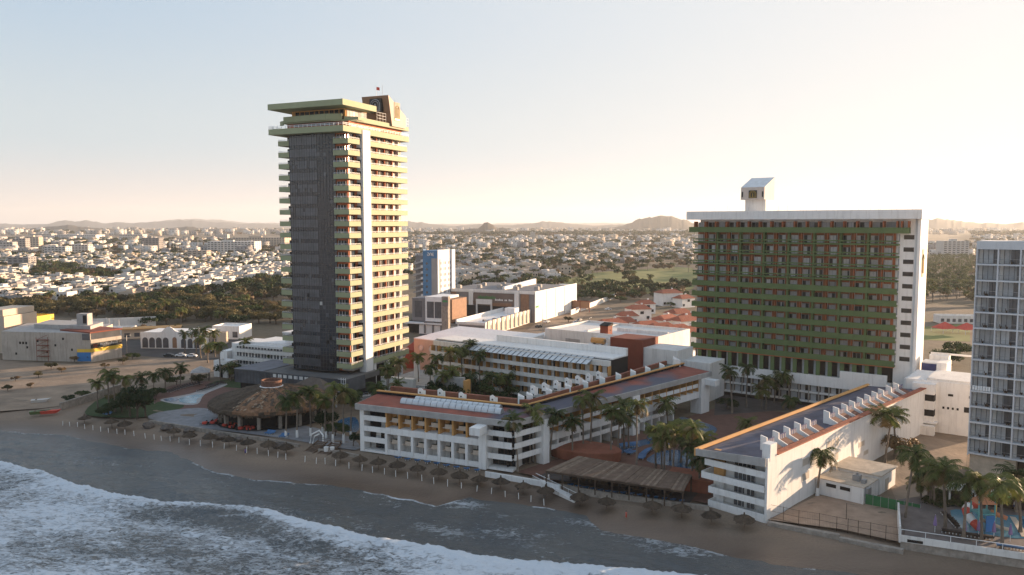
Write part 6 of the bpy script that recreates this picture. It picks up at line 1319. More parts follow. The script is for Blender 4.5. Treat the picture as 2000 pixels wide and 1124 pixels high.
plain('market_shed', 'low white shed with blue trim behind the club corner', 'shed', 196, 662, 14, 9, 4.2, R(10), [white, bluep], lambda q, w_, d, h: q.box(w_*.25, w_*.6, -.1, -.01, 1.2, 4.0, 1), 4)
plain('roadside_cafe', 'long low cafe with tan roof beside the road', 'cafe', 238, 663, 26, 8, 3.8, R(20), [house_c, ochre], lambda q, w_, d, h: q.box(-.4, w_+.4, -1.5, d, h+.81, h+1.1, 1), 4)
plain('white_shop', 'plain white shop behind the roadside palms', 'shop', 415, 662, 14, 12, 5.5, R(-10), [white, white2], None, 4)
plain('cream_shop', 'small cream building right of the arcade restaurant', 'shop', 388, 676, 9, 10, 4.6, R(-8), [house_c, white], None, 3)
plain('garden_hut', 'small white garden building with dark door by the lawn', 'hut', 418, 736, 6.5, 5, 5.2, CA, [white, void], lambda q, w_, d, h: q.box(3.2, 4.2, -.1, -.01, 0, 2.6, 1))
plain('long_low_hotel', 'low white sports hall behind the palm wood', 'building', 1835, 632, 30, 9, 3.6, R(-8), [white2, glass], None, 3)
gzb = thing('grey_gazebo', 'small grey hip-roofed gazebo by the pool lawn', 'gazebo', gp(392, 742), .3); q = MB(); q.hexa([(-3.2, -3.2, 3), (3.2, -3.2, 3), (3.2, 3.2, 3), (-3.2, 3.2, 3)], [(-.2, -.2, 4.8), (.2, -.2, 4.8), (.2, .2, 4.8), (-.2, .2, 4.8)]); q.build('roof', [concrete], gzb)
for x, y in ((-2.8, -2.8), (2.8, -2.8), (2.8, 2.8), (-2.8, 2.8)): MB().box(x-.12, x+.12, y-.12, y+.12, 0, 3).build('post', [wood], gzb)
rw = thing('lot_wall', 'grey sloping stone wall between dirt lot and garden', 'wall', gp(118, 801), 0); q = MB(); a, b_ = Vector((0, 0, .6)), gp(236, 766)-rw.location+Vector((0, 0, 1.1)); q.beam(a, b_, .6, 3.0); q.build('masonry', [stone], rw)
# far landmark buildings on the plain: (x0, x1, ytop, ybase, label, colour, floors)
FAR = [(25, 50, 466, 490, 'grey apartment tower in the marina', 'g', 6), (52, 76, 463, 488, 'brick-toned apartment tower in the marina', 'c', 6), (58, 100, 457, 464, 'long white hillside building at far left', 'w', 2), (107, 187, 459, 471, 'long white warehouse with grey front', 'w', 3), (140, 172, 478, 496, 'white apartment block with four storeys', 'w', 4), (86, 128, 482, 498, 'stepped white resort building', 'w', 4), (233, 278, 458, 466, 'white mall on the rise', 'w', 2), (277, 311, 465, 491, 'dark glass apartment tower by the masts', 'g', 7), (420, 444, 458, 471, 'white office tower with blue side', 'w', 4), (366, 404, 490, 509, 'cream apartment block in trees', 'c', 5), (405, 497, 472, 495, 'long white resort hotel', 'w', 6), (455, 556, 464, 486, 'big pale hotel behind the resort', 'c', 6), (0, 25, 473, 492, 'white block at left picture edge', 'w', 4), (15, 56, 503, 527, 'dark framed concrete building', 'g', 5), (974, 991, 446, 460, 'pale tower by the rocky crag', 'c', 8), (1016, 1027, 450, 459, 'distant pale slab right of the crag tower', 'w', 5), (1036, 1045, 454, 470, 'slender white tower on the plain', 'w', 10), (951, 962, 453, 459, 'low pale block left of the crag tower', 'w', 3), (1842, 1892, 471, 504, 'white apartment block above the palm wood', 'w', 8), (1058, 1085, 528, 540, 'wide white villa among the trees', 'w', 2), (450, 500, 536, 550, 'terrace row with dark windows', 'w', 2), (500, 556, 530, 545, 'long terrace row by the tower', 'w', 2), (375, 440, 548, 562, 'long white terrace at the wood edge', 'w', 2), (230, 290, 565, 580, 'blue-white terrace block at the wood edge', 'w', 2), (132, 190, 566, 582, 'tan and white block at the wood edge', 'c', 2)]
for x0, x1, yt, yb, lb, c, fl in FAR:
    p, p1 = gp(x0, yb), gp(x1, yb); w_ = (p1-p).length; h = max(4, zat(yt, p.y)); t_ = thing('far_block', lb, 'building', p, 0); q = MB(); mt_ = {'w': house_w, 'c': house_c, 'g': house_g}[c]
    q.box(0, w_, 0, w_*.4+6, 0, h, 0); q.box(w_*.3, w_*.55, 2, 8, h+.01, h+h*.12, 0); n = max(4, int(w_/6))
    for f_ in range(fl):
        for i in range(n): x = (i+.2)*w_/n; q.box(x, x+w_/n*.6, -.25, -.02, h*(f_+.25)/fl, h*(f_+.75)/fl, 1)
        for i in range(3): y = (w_*.4+6)*(i+.2)/3; q.box(w_+.02, w_+.25, y, y+1.8, h*(f_+.25)/fl, h*(f_+.75)/fl, 1)
    q.build('body', [mt_, glass3], t_)
sbm = MB(); sbm.hexa([(-1.2, -5, 0), (1.2, -5, 0), (1.3, 3, 0), (-1.3, 3, 0)], [(-1.5, -5.4, 1.4), (1.5, -5.4, 1.4), (1.6, 3, 1.4), (-1.6, 3, 1.4)], 0); sbm.hexa([(-1.3, 3, 0), (1.3, 3, 0), (.1, 5, .3), (-.1, 5, .3)], [(-1.6, 3, 1.4), (1.6, 3, 1.4), (.1, 6, 1.6), (-.1, 6, 1.6)], 0); sbm.tube([(0, 0, 1.4), (0, 0, 17)], .22, 5, 0); sbm.beam((0, 0, 3), (0, -4.5, 3), .3, .3, 0); sbm = sbm.mesh('sailboat', [house_w])
r = random.Random(77)
for i in range(34):
    px = 262+i*7.0+r.uniform(-3, 3); p = gp(px, r.uniform(488, 497)); o = bpy.data.objects.new('sailboat', sbm); col.objects.link(o); o.location = p; o.rotation_euler = (0, 0, r.uniform(0, 3)); s = r.uniform(.8, 1.5); o.scale = (s, s, s); tag(o, 'white moored sailboat with bare mast in the marina', 'sailboat', 'sailboats in the marina')
# ---------------------------------------------------------------- cars
def car_proto(paint, nm):
    t_ = thing('parked_car', 'x', 'car', (0, 0, 0), 0); prof = [(-2.1, .35), (-2.15, .75), (-1.9, .95), (-1.2, 1.0), (-.7, 1.45), (.7, 1.48), (1.35, .98), (1.95, .88), (2.12, .6), (2.1, .35)]
    q = MB(); n = len(prof)
    for y, k in ((-.85, 1), (.85, 1)): q.v.extend((x, y*(.86 if z > 1.2 else 1), z) for x, z in prof)
    q.f += [tuple(range(n-1, -1, -1)), tuple(range(n, 2*n))]; q.m += [0, 0]
    for k in range(n): q.f.append((k, (k+1) % n, n+(k+1) % n, n+k)); q.m.append(0)
    b_ = q.build('body', [paint], t_); q = MB()
    for y in (-.80, .80): s = 1 if y > 0 else -1; q.face([(-1.05, y+s*.05, 1.04), (1.15, y+s*.05, 1.04), (.6, y-s*.03, 1.41), (-.6, y-s*.03, 1.41)][::s])
    q.face([(1.33, -.7, 1.02), (1.33, .7, 1.02), (.76, .62, 1.45), (.76, -.62, 1.45)]); q.face([(-1.21, .7, 1.04), (-1.21, -.7, 1.04), (-.76, -.62, 1.43), (-.76, .62, 1.43)]); w_ = q.build('window', [glass], t_); parts = [(b_, []), (w_, [])]
    for x in (-1.3, 1.3):
        for y in (-.82, .82): o = MB().tube([(x, y-.1, .33), (x, y+.1, .33)], .33, 10).build('wheel', [rubber], t_); parts.append((o, []))
    return t_, parts
for nm, c, spots in (('white', (.75, .75, .75), [(353, 697, .05, 'white parked car in the middle of three by the road'), (374, 698, .05, 'white parked sedan at the right end of three'), (1188, 606, .5, 'white van-like car by the boundary wall end'), (1068, 631, .9, 'white car parked beside the white mall wall'), (1125, 632, .9, 'white car in the row along the mall street'), (455, 686, .2, 'white car by the low guest wing'), (1340, 620, .9, 'white car among the tiled houses'), (1185, 640, .2, 'white car near the orange roofed house')]), ('dark', (.02, .03, .035), [(330, 697, .05, 'dark parked car at the left end of three by the road'), (1118, 636, .9, 'dark car in the row along the mall street'), (420, 690, .1, 'black car under the roadside palms'), (1052, 640, .9, 'dark car at the corner of the mall wall')]), ('grey', (.25, .25, .26), [(1132, 628, .9, 'grey car in the row along the mall street'), (900, 652, .6, 'grey car in front of the arcade'), (1110, 640, .9, 'grey car nearest the camera on mall street')])):
    pm_c = mat('car_paint_'+nm, c, .3, .02, spec=.6); t_, pr_ = car_proto(pm_c, nm)
    for i, (px, py, rz, lb) in enumerate(spots):
        p = gp(px, py, .06)
        if i == 0: t_.location = p; t_.rotation_euler = (0, 0, rz); t_['label'] = lb
        else: copy_tree(t_, pr_, p, rz, 1, lb)
# ---------------------------------------------------------------- beach club furniture
def lounger(mtl):
    t_ = thing('sun_lounger', 'x', 'sun lounger'); q = MB(); q.box(-.35, .35, -.95, .35, .3, .42); s = q.build('seat', [mtl], t_); q = MB(); q.hexa([(-.35, .36, .3), (.35, .36, .3), (.35, .95, .75), (-.35, .95, .75)], [(-.35, .34, .42), (.35, .34, .42), (.35, .88, .87), (-.35, .88, .87)]); b_ = q.build('backrest', [mtl], t_)
    q = MB()
    for x in (-.3, .3):
        for y in (-.8, .3): q.box(x-.04, x+.04, y-.04, y+.04, 0, .299)
    f_ = q.build('frame', [metal_w], t_); return t_, [(s, []), (b_, []), (f_, [])]
def row(proto, pts, n, face, lab, grp, z=0.0, jit=.12):
    t_, pr_ = proto; P = [gp(x, y, z) for x, y in pts]; d = [0]
    for i in range(len(P)-1): d.append(d[-1]+(P[i+1]-P[i]).length)
    r = random.Random(n*7+int(pts[0][0]))
    for i in range(n):
        s = d[-1]*(i+.5)/n; k = next(j for j in range(len(P)-1) if d[j+1] >= s); p = P[k].lerp(P[k+1], (s-d[k])/(d[k+1]-d[k])); tn = (P[k+1]-P[k]); a = math.atan2(tn.y, tn.x)+face+r.uniform(-jit, jit)
        g = ground_z(p.x, p.y) if z == 0 else z
        p.z = g+.12
        if t_.get('used'): copy_tree(t_, pr_, p, a, 1.0, lab, None, grp)
        else: t_['used'] = 1; t_.location = p; t_.rotation_euler = (0, 0, a); t_['label'] = lab; t_['group'] = grp
LBl = lounger(sunbed_b); LBk = lounger(sunbed_k)
row(LBl, [(1253, 900), (1256, 891), (1268, 882), (1290, 875), (1312, 872)], 20, math.pi, 'blue sun lounger on the curved rim of the main pool', 'blue loungers round the main pool')
row(LBl, [(1214, 876), (1228, 873), (1245, 872)], 9, 0, 'blue sun lounger in the cluster by the stream pool', 'blue loungers by the stream pool')
row(LBl, [(1268, 862), (1284, 858), (1296, 854)], 8, 0, 'blue sun lounger between the stream pool and main pool', 'blue loungers between the pools')
row(LBl, [(1225, 889), (1238, 884)], 5, .4, 'blue sun lounger under the palms by the pool arm', 'blue loungers below the pool arm')
row(LBl, [(1108, 944), (1160, 953), (1215, 963), (1275, 972), (1340, 981)], 15, math.pi, 'blue lounger along the beach edge of the timber pergola', 'blue loungers along the pergola edge')
row(LBl, [(768, 894), (800, 899), (830, 903), (880, 912), (942, 922)], 9, math.pi, 'blue lounge chair in front of ground-floor balconies', 'blue chairs before the white balcony wing')
row(LBk, [(405, 758), (420, 753), (440, 750)], 9, .2, 'dark lounger in the row behind the left pool', 'dark loungers behind the left pool')
row(LBk, [(386, 766), (405, 761), (425, 754)], 9, math.pi, 'dark lounger beside the curved white pool kerb', 'dark loungers on the white kerb')
row(LBk, [(328, 768), (345, 762), (370, 755), (392, 750)], 14, 0, 'dark lounger in the row by the gazebo', 'dark loungers by the gazebo')
row(LBk, [(1842, 1006), (1858, 1020), (1870, 1034)], 9, -1.6, 'dark lounger at the left side of the playground pool', 'dark loungers left of the playground pool', 1.5)
row(LBk, [(1840, 1041), (1866, 1045), (1895, 1050), (1940, 1056)], 14, math.pi, 'dark lounger behind the terrace rail below the playground', 'dark loungers behind the terrace rail', 1.5)
row(LBl, [(1948, 1070), (1975, 1074), (2000, 1078)], 8, math.pi, 'blue lounger at the terrace rail, bottom right', 'blue loungers at the terrace rail', 1.5)
row(LBl, [(206, 808), (214, 810)], 3, 0, 'light blue chair at the end of dark hedge', 'chairs by the hedge')
row(LBl, [(520, 847), (534, 849)], 4, 0, 'blue deck chair on the terrace beside white palm trunks', 'blue deck chairs by the palms')
row(LBl, [(548, 854), (560, 855)], 4, 0, 'blue deck chair nearest the beach stairs', 'blue deck chairs by the stairs')
def table(cloth, chairs):
    t_ = thing('restaurant_table', 'x', 'table'); q = MB(); q.lathe([(.02, .8), (.75, .8), (.78, .3), (.7, .28)], 12); c = q.build('tablecloth', [cloth], t_); q = MB().tube([(0, 0, 0), (0, 0, .78)], .06, 6); l = q.build('leg', [blackm], t_); pr_ = [(c, []), (l, [])]
    cm = MB(); cm.box(-.22, .22, -.22, .22, .4, .46); cm.box(-.22, .22, .18, .22, .46, .95)
    for x in (-.2, .2):
        for y in (-.2, .2): cm.box(x-.025, x+.025, y-.025, y+.025, 0, .4)
    return t_, pr_, cm.mesh('chair', [chairs])
def tables(proto, pts, lab, labc, grp, z=.06):
    t_, pr_, cm = proto
    for i, (px, py) in enumerate(pts):
        p = gp(px, py, z)
        if i == 0: t_.location = p; t_['label'] = lab; t_['group'] = grp
        else: copy_tree(t_, pr_, p, i*.9, 1, lab, None, grp)
        for k in range(3):
            a = i+k*2.1; o = bpy.data.objects.new('chair', cm); col.objects.link(o); o.location = p+Vector((math.cos(a)*1.05, math.sin(a)*1.05, 0)); o.rotation_euler = (0, 0, a-math.pi/2); tag(o, labc, 'chair', grp+' chairs')
tables(table(redc, blackm), [(415, 829), (424, 825), (439, 834), (452, 837), (447, 831), (462, 832), (470, 840), (486, 841), (482, 838), (492, 839), (516, 834), (539, 832), (400, 830)], 'round table with red cloth before the thatched restaurant', 'dark chair at a red table before the thatched restaurant', 'red tables at the thatched restaurant')
tables(table(white, metal_w), [(465, 828), (474, 829), (484, 829)], 'white table at the edge of the thatched roof', 'white chair at the edge of the thatched roof', 'white tables under thatch')
tables(table(wood_d, blackm), [(1120, 938), (1140, 941), (1160, 944), (1180, 948), (1200, 951), (1220, 955), (1240, 958), (1262, 961), (1284, 965), (1306, 968), (1150, 935), (1190, 941), (1230, 948), (1270, 955), (1310, 962)], 'dark table under the front of the timber pergola', 'black chair under the front of the timber pergola', 'pergola tables', .1)
# timber pergola
K_ = [gp(1063, 930), gp(1337, 983)]; z_ = 3.6
pf, pfr, pbr, pbl = gp(1066, 919, z_), gp(1336, 959, z_), gp(1280, 913, z_), gp(1130, 893, z_)
pg_ = thing('timber_pergola', 'timber slatted pergola roof over the beach bar terrace', 'pergola', Vector((pf.x, pf.y, 0)), 0); o = pg_.location; q = MB(); n = 46; r = random.Random(3)
for i in range(n):
    t0, t1 = i/n, (i+.93)/n; a, b_ = pf.lerp(pfr, t0), pf.lerp(pfr, t1); c, d = pbl.lerp(gp(1352, 930, z_), t1), pbl.lerp(gp(1352, 930, z_), t0); m = 1 if r.random() < .4 else 0
    zz = r.uniform(-.04, .04); q.hexa([(p.x-o.x, p.y-o.y, z_-.12+zz) for p in (a, b_, c, d)], [(p.x-o.x, p.y-o.y, z_+zz+(.25 if k > 1 else 0)) for k, p in enumerate((a, b_, c, d))], m)
q.build('slatted_roof', [wood, mat('pale_wood', (.19, .135, .095), .85, .35, .9, .4, (.12, .09, .07))], pg_); q = MB(); q.beam(pf-o-Vector((0, 0, .3)), pfr-o-Vector((0, 0, .3)), .25, .3); bl = gp(1352, 930, z_); q.beam(pbl-o-Vector((0, 0, .3)), bl-o-Vector((0, 0, .3)), .25, .3); q.build('beam', [wood_d], pg_)
for i in range(9):
    for a, b_ in ((pf, pfr), (pbl, bl)): p = a.lerp(b_, (i+.04)/8.1)-o; MB().box(p.x-.12, p.x+.12, p.y-.12, p.y+.12, 0, z_-.45).build('post', [wood_d], pg_)
sheet('bar_terrace', None, .08, courtm, world=[gp(1050, 932), gp(1345, 985), gp(1385, 940), gp(1120, 898)])
rtw = thing('red_round_bar', 'low round terracotta bar roof behind the pergola', 'bar', gp(1140, 893), CA); q = MB().lathe([(9, .2), (9.2, 2.4), (9.0, 2.6), (.1, 3.1)], 26); q.v = [(x, y*.55, z) for x, y, z in q.v]; q.build('roof', [terra], rtw)
rtw2 = thing('red_terrace_bar', 'terracotta walled bar between pergola and sunlit wing', 'bar', gp(1345, 955), CA); q = MB().box(-4, 5, -2, 4, 0, 2.6); q.box(-4.4, 5.4, -2.4, 4.4, 2.61, 2.9); q.build('wall', [terra], rtw2)
# stone walls, stairs
def wall_line(name, lab, pts, z0, z1, m, th=.5):
    o = gp(*pts[0]); t_ = thing(name, lab, 'wall', Vector((o.x, o.y, 0)), 0); q = MB()
    for i in range(len(pts)-1): a, b_ = gp(*pts[i])-o, gp(*pts[i+1])-o; q.beam((a.x, a.y, (z0+z1)/2), (b_.x, b_.y, (z0+z1)/2), th, z1-z0)
    q.build('masonry', [m], t_); return t_
wall_line('retaining_wall', 'rough stone retaining wall under the pergola terrace', [(1040, 938), (1090, 950), (1180, 966), (1280, 980), (1385, 994)], -1.2, .55, stone)
wall_line('retaining_wall', 'low rubble wall below the plaza and thatched restaurant', [(292, 824), (355, 834), (430, 846), (520, 860), (585, 872)], -1.0, .5, stone)
wall_line('retaining_wall', 'rubble wall right of the wooden beach stairs', [(622, 880), (660, 884), (700, 892)], -1.0, .4, stone)
wall_line('retaining_wall', 'stone footing wall along the sand court', [(1500, 1020), (1575, 1034), (1640, 1046)], -1.4, .15, stone, .9)
wall_line('retaining_wall', 'rubble wall from the sand court to the terrace', [(1640, 1048), (1700, 1060), (1765, 1072)], -1.4, -.1, stone, .9)
wall_line('ground_kerb', 'white kerb along the front of the balcony wing', [(948, 928), (1003, 937), (1060, 947), (1094, 956)], -.4, .8, white, .4)
for i in range(60):
    pass
dark_stone = mat('dark_rock', (.12, .10, .085), .95, .35, 1.0, bump=.6, bscale=3); rk = random.Random(12); rocks = MB()
for i in range(9):
    px = rk.uniform(285, 590); py = 826+(px-292)*.158+rk.uniform(2, 9); p = gp(px, py, -.2); s = rk.uniform(.8, 1.7); q = MB(); q.lathe([(.1, -.3), (.9, -.2), (1.05, .25), (.7, .6), (.05, .75)], 7); q.v = [(x*s*rk.uniform(.8, 1.2), y*s*rk.uniform(.8, 1.2), z*s) for x, y, z in q.v]; o = q.build('boulder', [dark_stone]); o.location = p; tag(o, 'dark boulder in the rubble below the plaza wall', 'boulder', 'boulders below the plaza')
stt = thing('beach_stairs', 'brown wooden beach stairs in two flights left of the white wing', 'stairs', gp(612, 892, -.8), CA)
for fx0 in (-3.6, .6):
    q = MB()
    for k in range(9): q.box(fx0, fx0+2.8, k*.75, k*.75+.6, k*.2, k*.2+.16)
    q.beam((fx0-.05, 0, .1), (fx0-.05, 6.6, 1.9), .12, .35); q.beam((fx0+2.85, 0, .1), (fx0+2.85, 6.6, 1.9), .12, .35); q.build('flight', [wood], stt)
q = MB(); rail(q, [(-3.7, 6.6), (3.6, 6.6)], 1.8, .9); q.build('railing', [wood_d], stt)
wst = thing('ramp_stairs', 'pale beach ramp with white handrails beside the pergola', 'stairs', gp(1060, 945), CA); q = MB(); q.hexa([(0, -1, -.6), (9, -5, -1.3), (9, -3.4, -1.3), (0, .8, -.6)], [(0, -1, .6), (9, -5, -.9), (9, -3.4, -.9), (0, .8, .6)]); q.build('slab', [white2], wst); q = MB()
for yo in (-1, .8): q.beam((-2, yo+.2, 1.7), (9, yo-4.1, .2), .08, .08); [q.beam((t_*2.2, yo-t_*.98, .3-t_*.3), (t_*2.2, yo-t_*.98, 1.4-t_*.3), .06, .06) for t_ in range(5)]
q.build('railing', [metal_w], wst)
arch = thing('white_slide_arch', 'white curved arch seat above the beach stairs', 'arch', gp(618, 868), CA); q = MB(); q.tube([(-2, 0, 0), (-1.8, .3, 2.2), (0, 1.2, 3.2), (1.8, .4, 2.4), (2.0, 0, 0)], .22, 6); q.tube([(-1.2, 0, 0), (-.9, .4, 1.8), (.2, 1.0, 2.4)], .2, 6); q.build('frame', [white], arch)
bin_ = thing('white_bins', 'pair of white tubs on the sand right of the stairs', 'tub', gp(637, 882)); q = MB(); q.lathe([(.01, 0), (.5, 0), (.6, 1.1), (.5, 1.1), (.45, .8), (.01, .8)], 10); q.lathe([(.01, 0), (.5, 0), (.6, 1.0), (.5, 1.0), (.45, .8), (.01, .8)], 10, (1.4, .2)); q.build('tub', [white], bin_)
# sand-court fence and green windbreak
fc = thing('mesh_fence', 'brown metal mesh fence round the sand court', 'fence', gp(1500, 1012), 0); o = fc.location; pts = [(1500, 1012), (1530, 1018), (1560, 1025), (1600, 1031), (1634, 1038), (1656, 1042), (1676, 1046), (1700, 1050), (1730, 1056), (1765, 1062)]; q = MB(); prev = None
for x, y in pts:
    p = gp(x, y)-o; q2 = MB().tube([p, p+Vector((0, 0, 2.7))], .06, 5); q2.build('post', [wood_d], fc)
    if prev is not None:
        for z in (.15, 1.4, 2.6): q.beam(prev+Vector((0, 0, z)), p+Vector((0, 0, z)), .045, .045)
        for k in range(1, 12): a = prev.lerp(p, k/12); q.beam(a+Vector((0, 0, .15)), a+Vector((0, 0, 2.6)), .012, .012)
    prev = p
q.build('mesh_panel', [wood_d], fc)
gw = thing('green_windbreak', 'dark green fabric windbreak behind the sand court', 'windbreak', gp(1690, 986), 0); o = gw.location; q = MB(); a, b_ = Vector((0, 0, 0)), gp(1797, 1008)-o
for k in range(7): p, s = a.lerp(b_, k/7), a.lerp(b_, (k+.97)/7); q.beam(p+Vector((0, 0, 1.15)), s+Vector((0, 0, 1.15)), .06, 2.0)
q.build('fabric', [mat('green_fabric', (.035, .15, .06), .85, .15)], gw)
for k in range(8): p = a.lerp(b_, k/7); MB().tube([p, p+Vector((0, 0, 2.3))], .06, 5).build('post', [metal_g], gw)
vb = thing('court_post', 'single thin post standing in the sand court', 'post', gp(1653, 1016)); MB().tube([(0, 0, 0), (0, 0, 3.2)], .06, 6).build('shaft', [wood_d], vb)
# ---------------------------------------------------------------- water playground terrace
TA = gp(1759, 1064, 0); tz = 1.5
ter = thing('playground_terrace', 'raised grey terrace with white parapet and stone sea wall at bottom right', 'terrace', Vector((TA.x, TA.y, 0)), CA); q = MB(); q.prism([(0, 0), (60, 0), (60, 42), (14, 34), (-.0, 20)], -2.5, tz, 1, 2); q.hexa([(-.25, -.25, .6), (60, -.25, .6), (60, -.01, .6), (-.25, -.01, .6)], [(-.25, -.25, tz+.25), (60, -.25, tz+.25), (60, -.01, tz+.25), (-.25, -.01, tz+.25)], 0); q.box(-.3, -.01, 0, 13, .3, tz+1.7, 0); q.box(1, 3.4, -.27, -.251, .7, 1.2, 3)
q.build('platform', [white2, stone, mat('terrace_tiles', (.15, .125, .115), .85, .25, .5, .3), void], ter); q = MB(); rail(q, [(0, -.12), (60, -.12)], tz+.25, 1.0, 0, 1, .09, 3.6); q.build('railing', [metal_w], ter)
sheet('playground_pool', smooth_px([(1856, 998), (1904, 1000), (1950, 1006), (2010, 1012), (2010, 1052), (1921, 1044), (1882, 1037)], 3), tz+.05, poolp, tz)
sheet('deep_pool', [(1990, 1014), (2030, 1018), (2030, 1050), (2004, 1040)], tz+.09, poolm, tz)
sheet('pool_path', [(1972, 1010), (1984, 1012), (2010, 1050), (1996, 1050)], tz+.13, stone_l, tz)
sl_ = thing('tube_slide', 'red and white striped tube slide in the playground pool', 'water slide', gp(1896, 1030, tz)); q = MB(); c = [(2.2, 2.6, 3.2), (1.0, 2.4, 3.0), (0, 1.6, 2.6), (-.3, .4, 1.9), (0, -.8, 1.2), (.4, -2.0, .6)]
for i in range(5): q.tube([c[i], c[i+1]], .75, 12, i % 2)
q.build('tube', [redc, white], sl_)
tw_ = thing('play_tower', 'turquoise play tower with orange roof and blue panel in water', 'play tower', gp(1918, 1034, tz)); q = MB()
for x in (-1.4, 1.4):
    for y in (-1.2, 1.2): q.tube([(x, y, 0), (x, y, 6.2)], .14, 6, 0)
q.box(-1.5, 1.5, -1.3, 1.3, 3.0, 3.2, 0); q.build('frame', [mat('turquoise', (.10, .36, .38), .6, .1)], tw_); q = MB(); q.hexa([(-1.7, -1.5, 4.9), (1.7, -1.5, 4.9), (1.7, 1.5, 4.9), (-1.7, 1.5, 4.9)], [(-.2, -.2, 6.2), (.2, -.2, 6.2), (.2, .2, 6.2), (-.2, .2, 6.2)]); q.build('roof', [mat('faded_orange', (.50, .20, .10), .7, .1)], tw_); MB().box(-.2, 1.3, -1.45, -1.35, .1, 2.9).build('panel', [MAT['sign_blue']], tw_)
q = MB(); q.tube([(1.4, 0, 3.2), (2.6, -.6, 2.7), (3.6, -1.2, 2.4)], .4, 8); q.build('chute', [MAT['faded_orange']], tw_)
mu = thing('mushroom_canopy', 'green flat shade canopy on a yellow post in the pool', 'canopy', gp(1944, 1012, tz)); MB().tube([(0, 0, 0), (0, 0, 4.2)], .2, 8).build('post', [yellow], mu); MB().box(-1.8, 1.8, -1.2, 1.2, 4.2, 4.5).build('roof', [mat('canopy_green', (.06, .30, .10), .7, .1)], mu)
ls_ = thing('open_slide', 'beige open slide running down into the playground pool', 'water slide', gp(1943, 1036, tz)); q = MB(); q.tube([(-2.2, 1, 1.8), (-.8, .3, 1.1), (.8, -.3, .6), (2, -.6, .4)], .3, 8); q.build('chute', [stone_l], ls_); MB().tube([(-2, 1, 0), (-2, 1, 1.7)], .1, 6).build('post', [metal_w], ls_)
for i, (px, py) in enumerate(((1884, 1050), (1911, 1050), (1941, 1053), (1973, 1058), (1826, 1040))):
    t_ = thing('folded_parasol', 'closed purple parasol on a pole along the terrace edge', 'parasol', gp(px, py, tz), 0, 'closed purple parasols'); MB().lathe([(.28, 1.2), (.34, 1.35), (.2, 2.4), (.04, 3.1)], 8).build('canopy', [purple], t_); MB().tube([(0, 0, 0), (0, 0, 3.15)], .04, 5).build('pole', [metal_w], t_)
pb = thing('pool_bar', 'low flat-roofed pool bar under palms by the grid hotel', 'bar', gp(1850, 985, tz), R(-24)); q = MB(); q.box(0, 14, 0, 5, 2.8, 3.1, 0); q.box(.4, 13.6, 2, 4.8, 0, 2.79, 1); q.build('roof', [white2, void], pb)
for x in (.4, 4.7, 9, 13.4): MB().box(x-.15, x+.15, .2, .5, 0, 2.79).build('post', [white2], pb)
for i, (px, py, lb) in enumerate(((1845, 650, 'red tent roof on the sports ground, larger one'), (1888, 652, 'red tent roof cut by the grid hotel'))):
    t_ = thing('red_tent', lb, 'tent', gp(px, py), .3); MB().hexa([(-5, -4, 2.4), (5, -4, 2.4), (5, 4, 2.4), (-5, 4, 2.4)], [(-.2, -.2, 5.5), (.2, -.2, 5.5), (.2, .2, 5.5), (-.2, .2, 5.5)]).build('roof', [redc], t_)
    for x, y in ((-4.8, -3.8), (4.8, -3.8), (4.8, 3.8), (-4.8, 3.8)): MB().tube([(x, y, 0), (x, y, 2.5)], .1, 5).build('pole', [metal_w], t_)
# lamp posts
for i, (px, py, yt, lb) in enumerate(((1060, 650, 600, 'tall grey power pole on the mall street'), (1150, 700, 622, 'thin pole behind the white hall'), (390, 700, 640, 'street lamp among the roadside palms'), (214, 660, 622, 'lamp post behind the club'), (233, 655, 625, 'second lamp post by the cafe'), (100, 650, 618, 'pole left of the panelled wall'), (248, 690, 655, 'lamp post at the road corner'))):
    p = gp(px, py); h = zat(yt, p.y); t_ = thing('lamp_post', lb, 'lamp post', p, i); MB().tube([(0, 0, 0), (0, 0, h)], [.16, .09], 6).build('pole', [metal_g], t_); q = MB(); q.beam((0, 0, h-.2), (1.6, 0, h+.1), .08, .08); q.box(1.2, 2.0, -.15, .15, h, h+.16); q.build('lamp_head', [metal_g], t_)
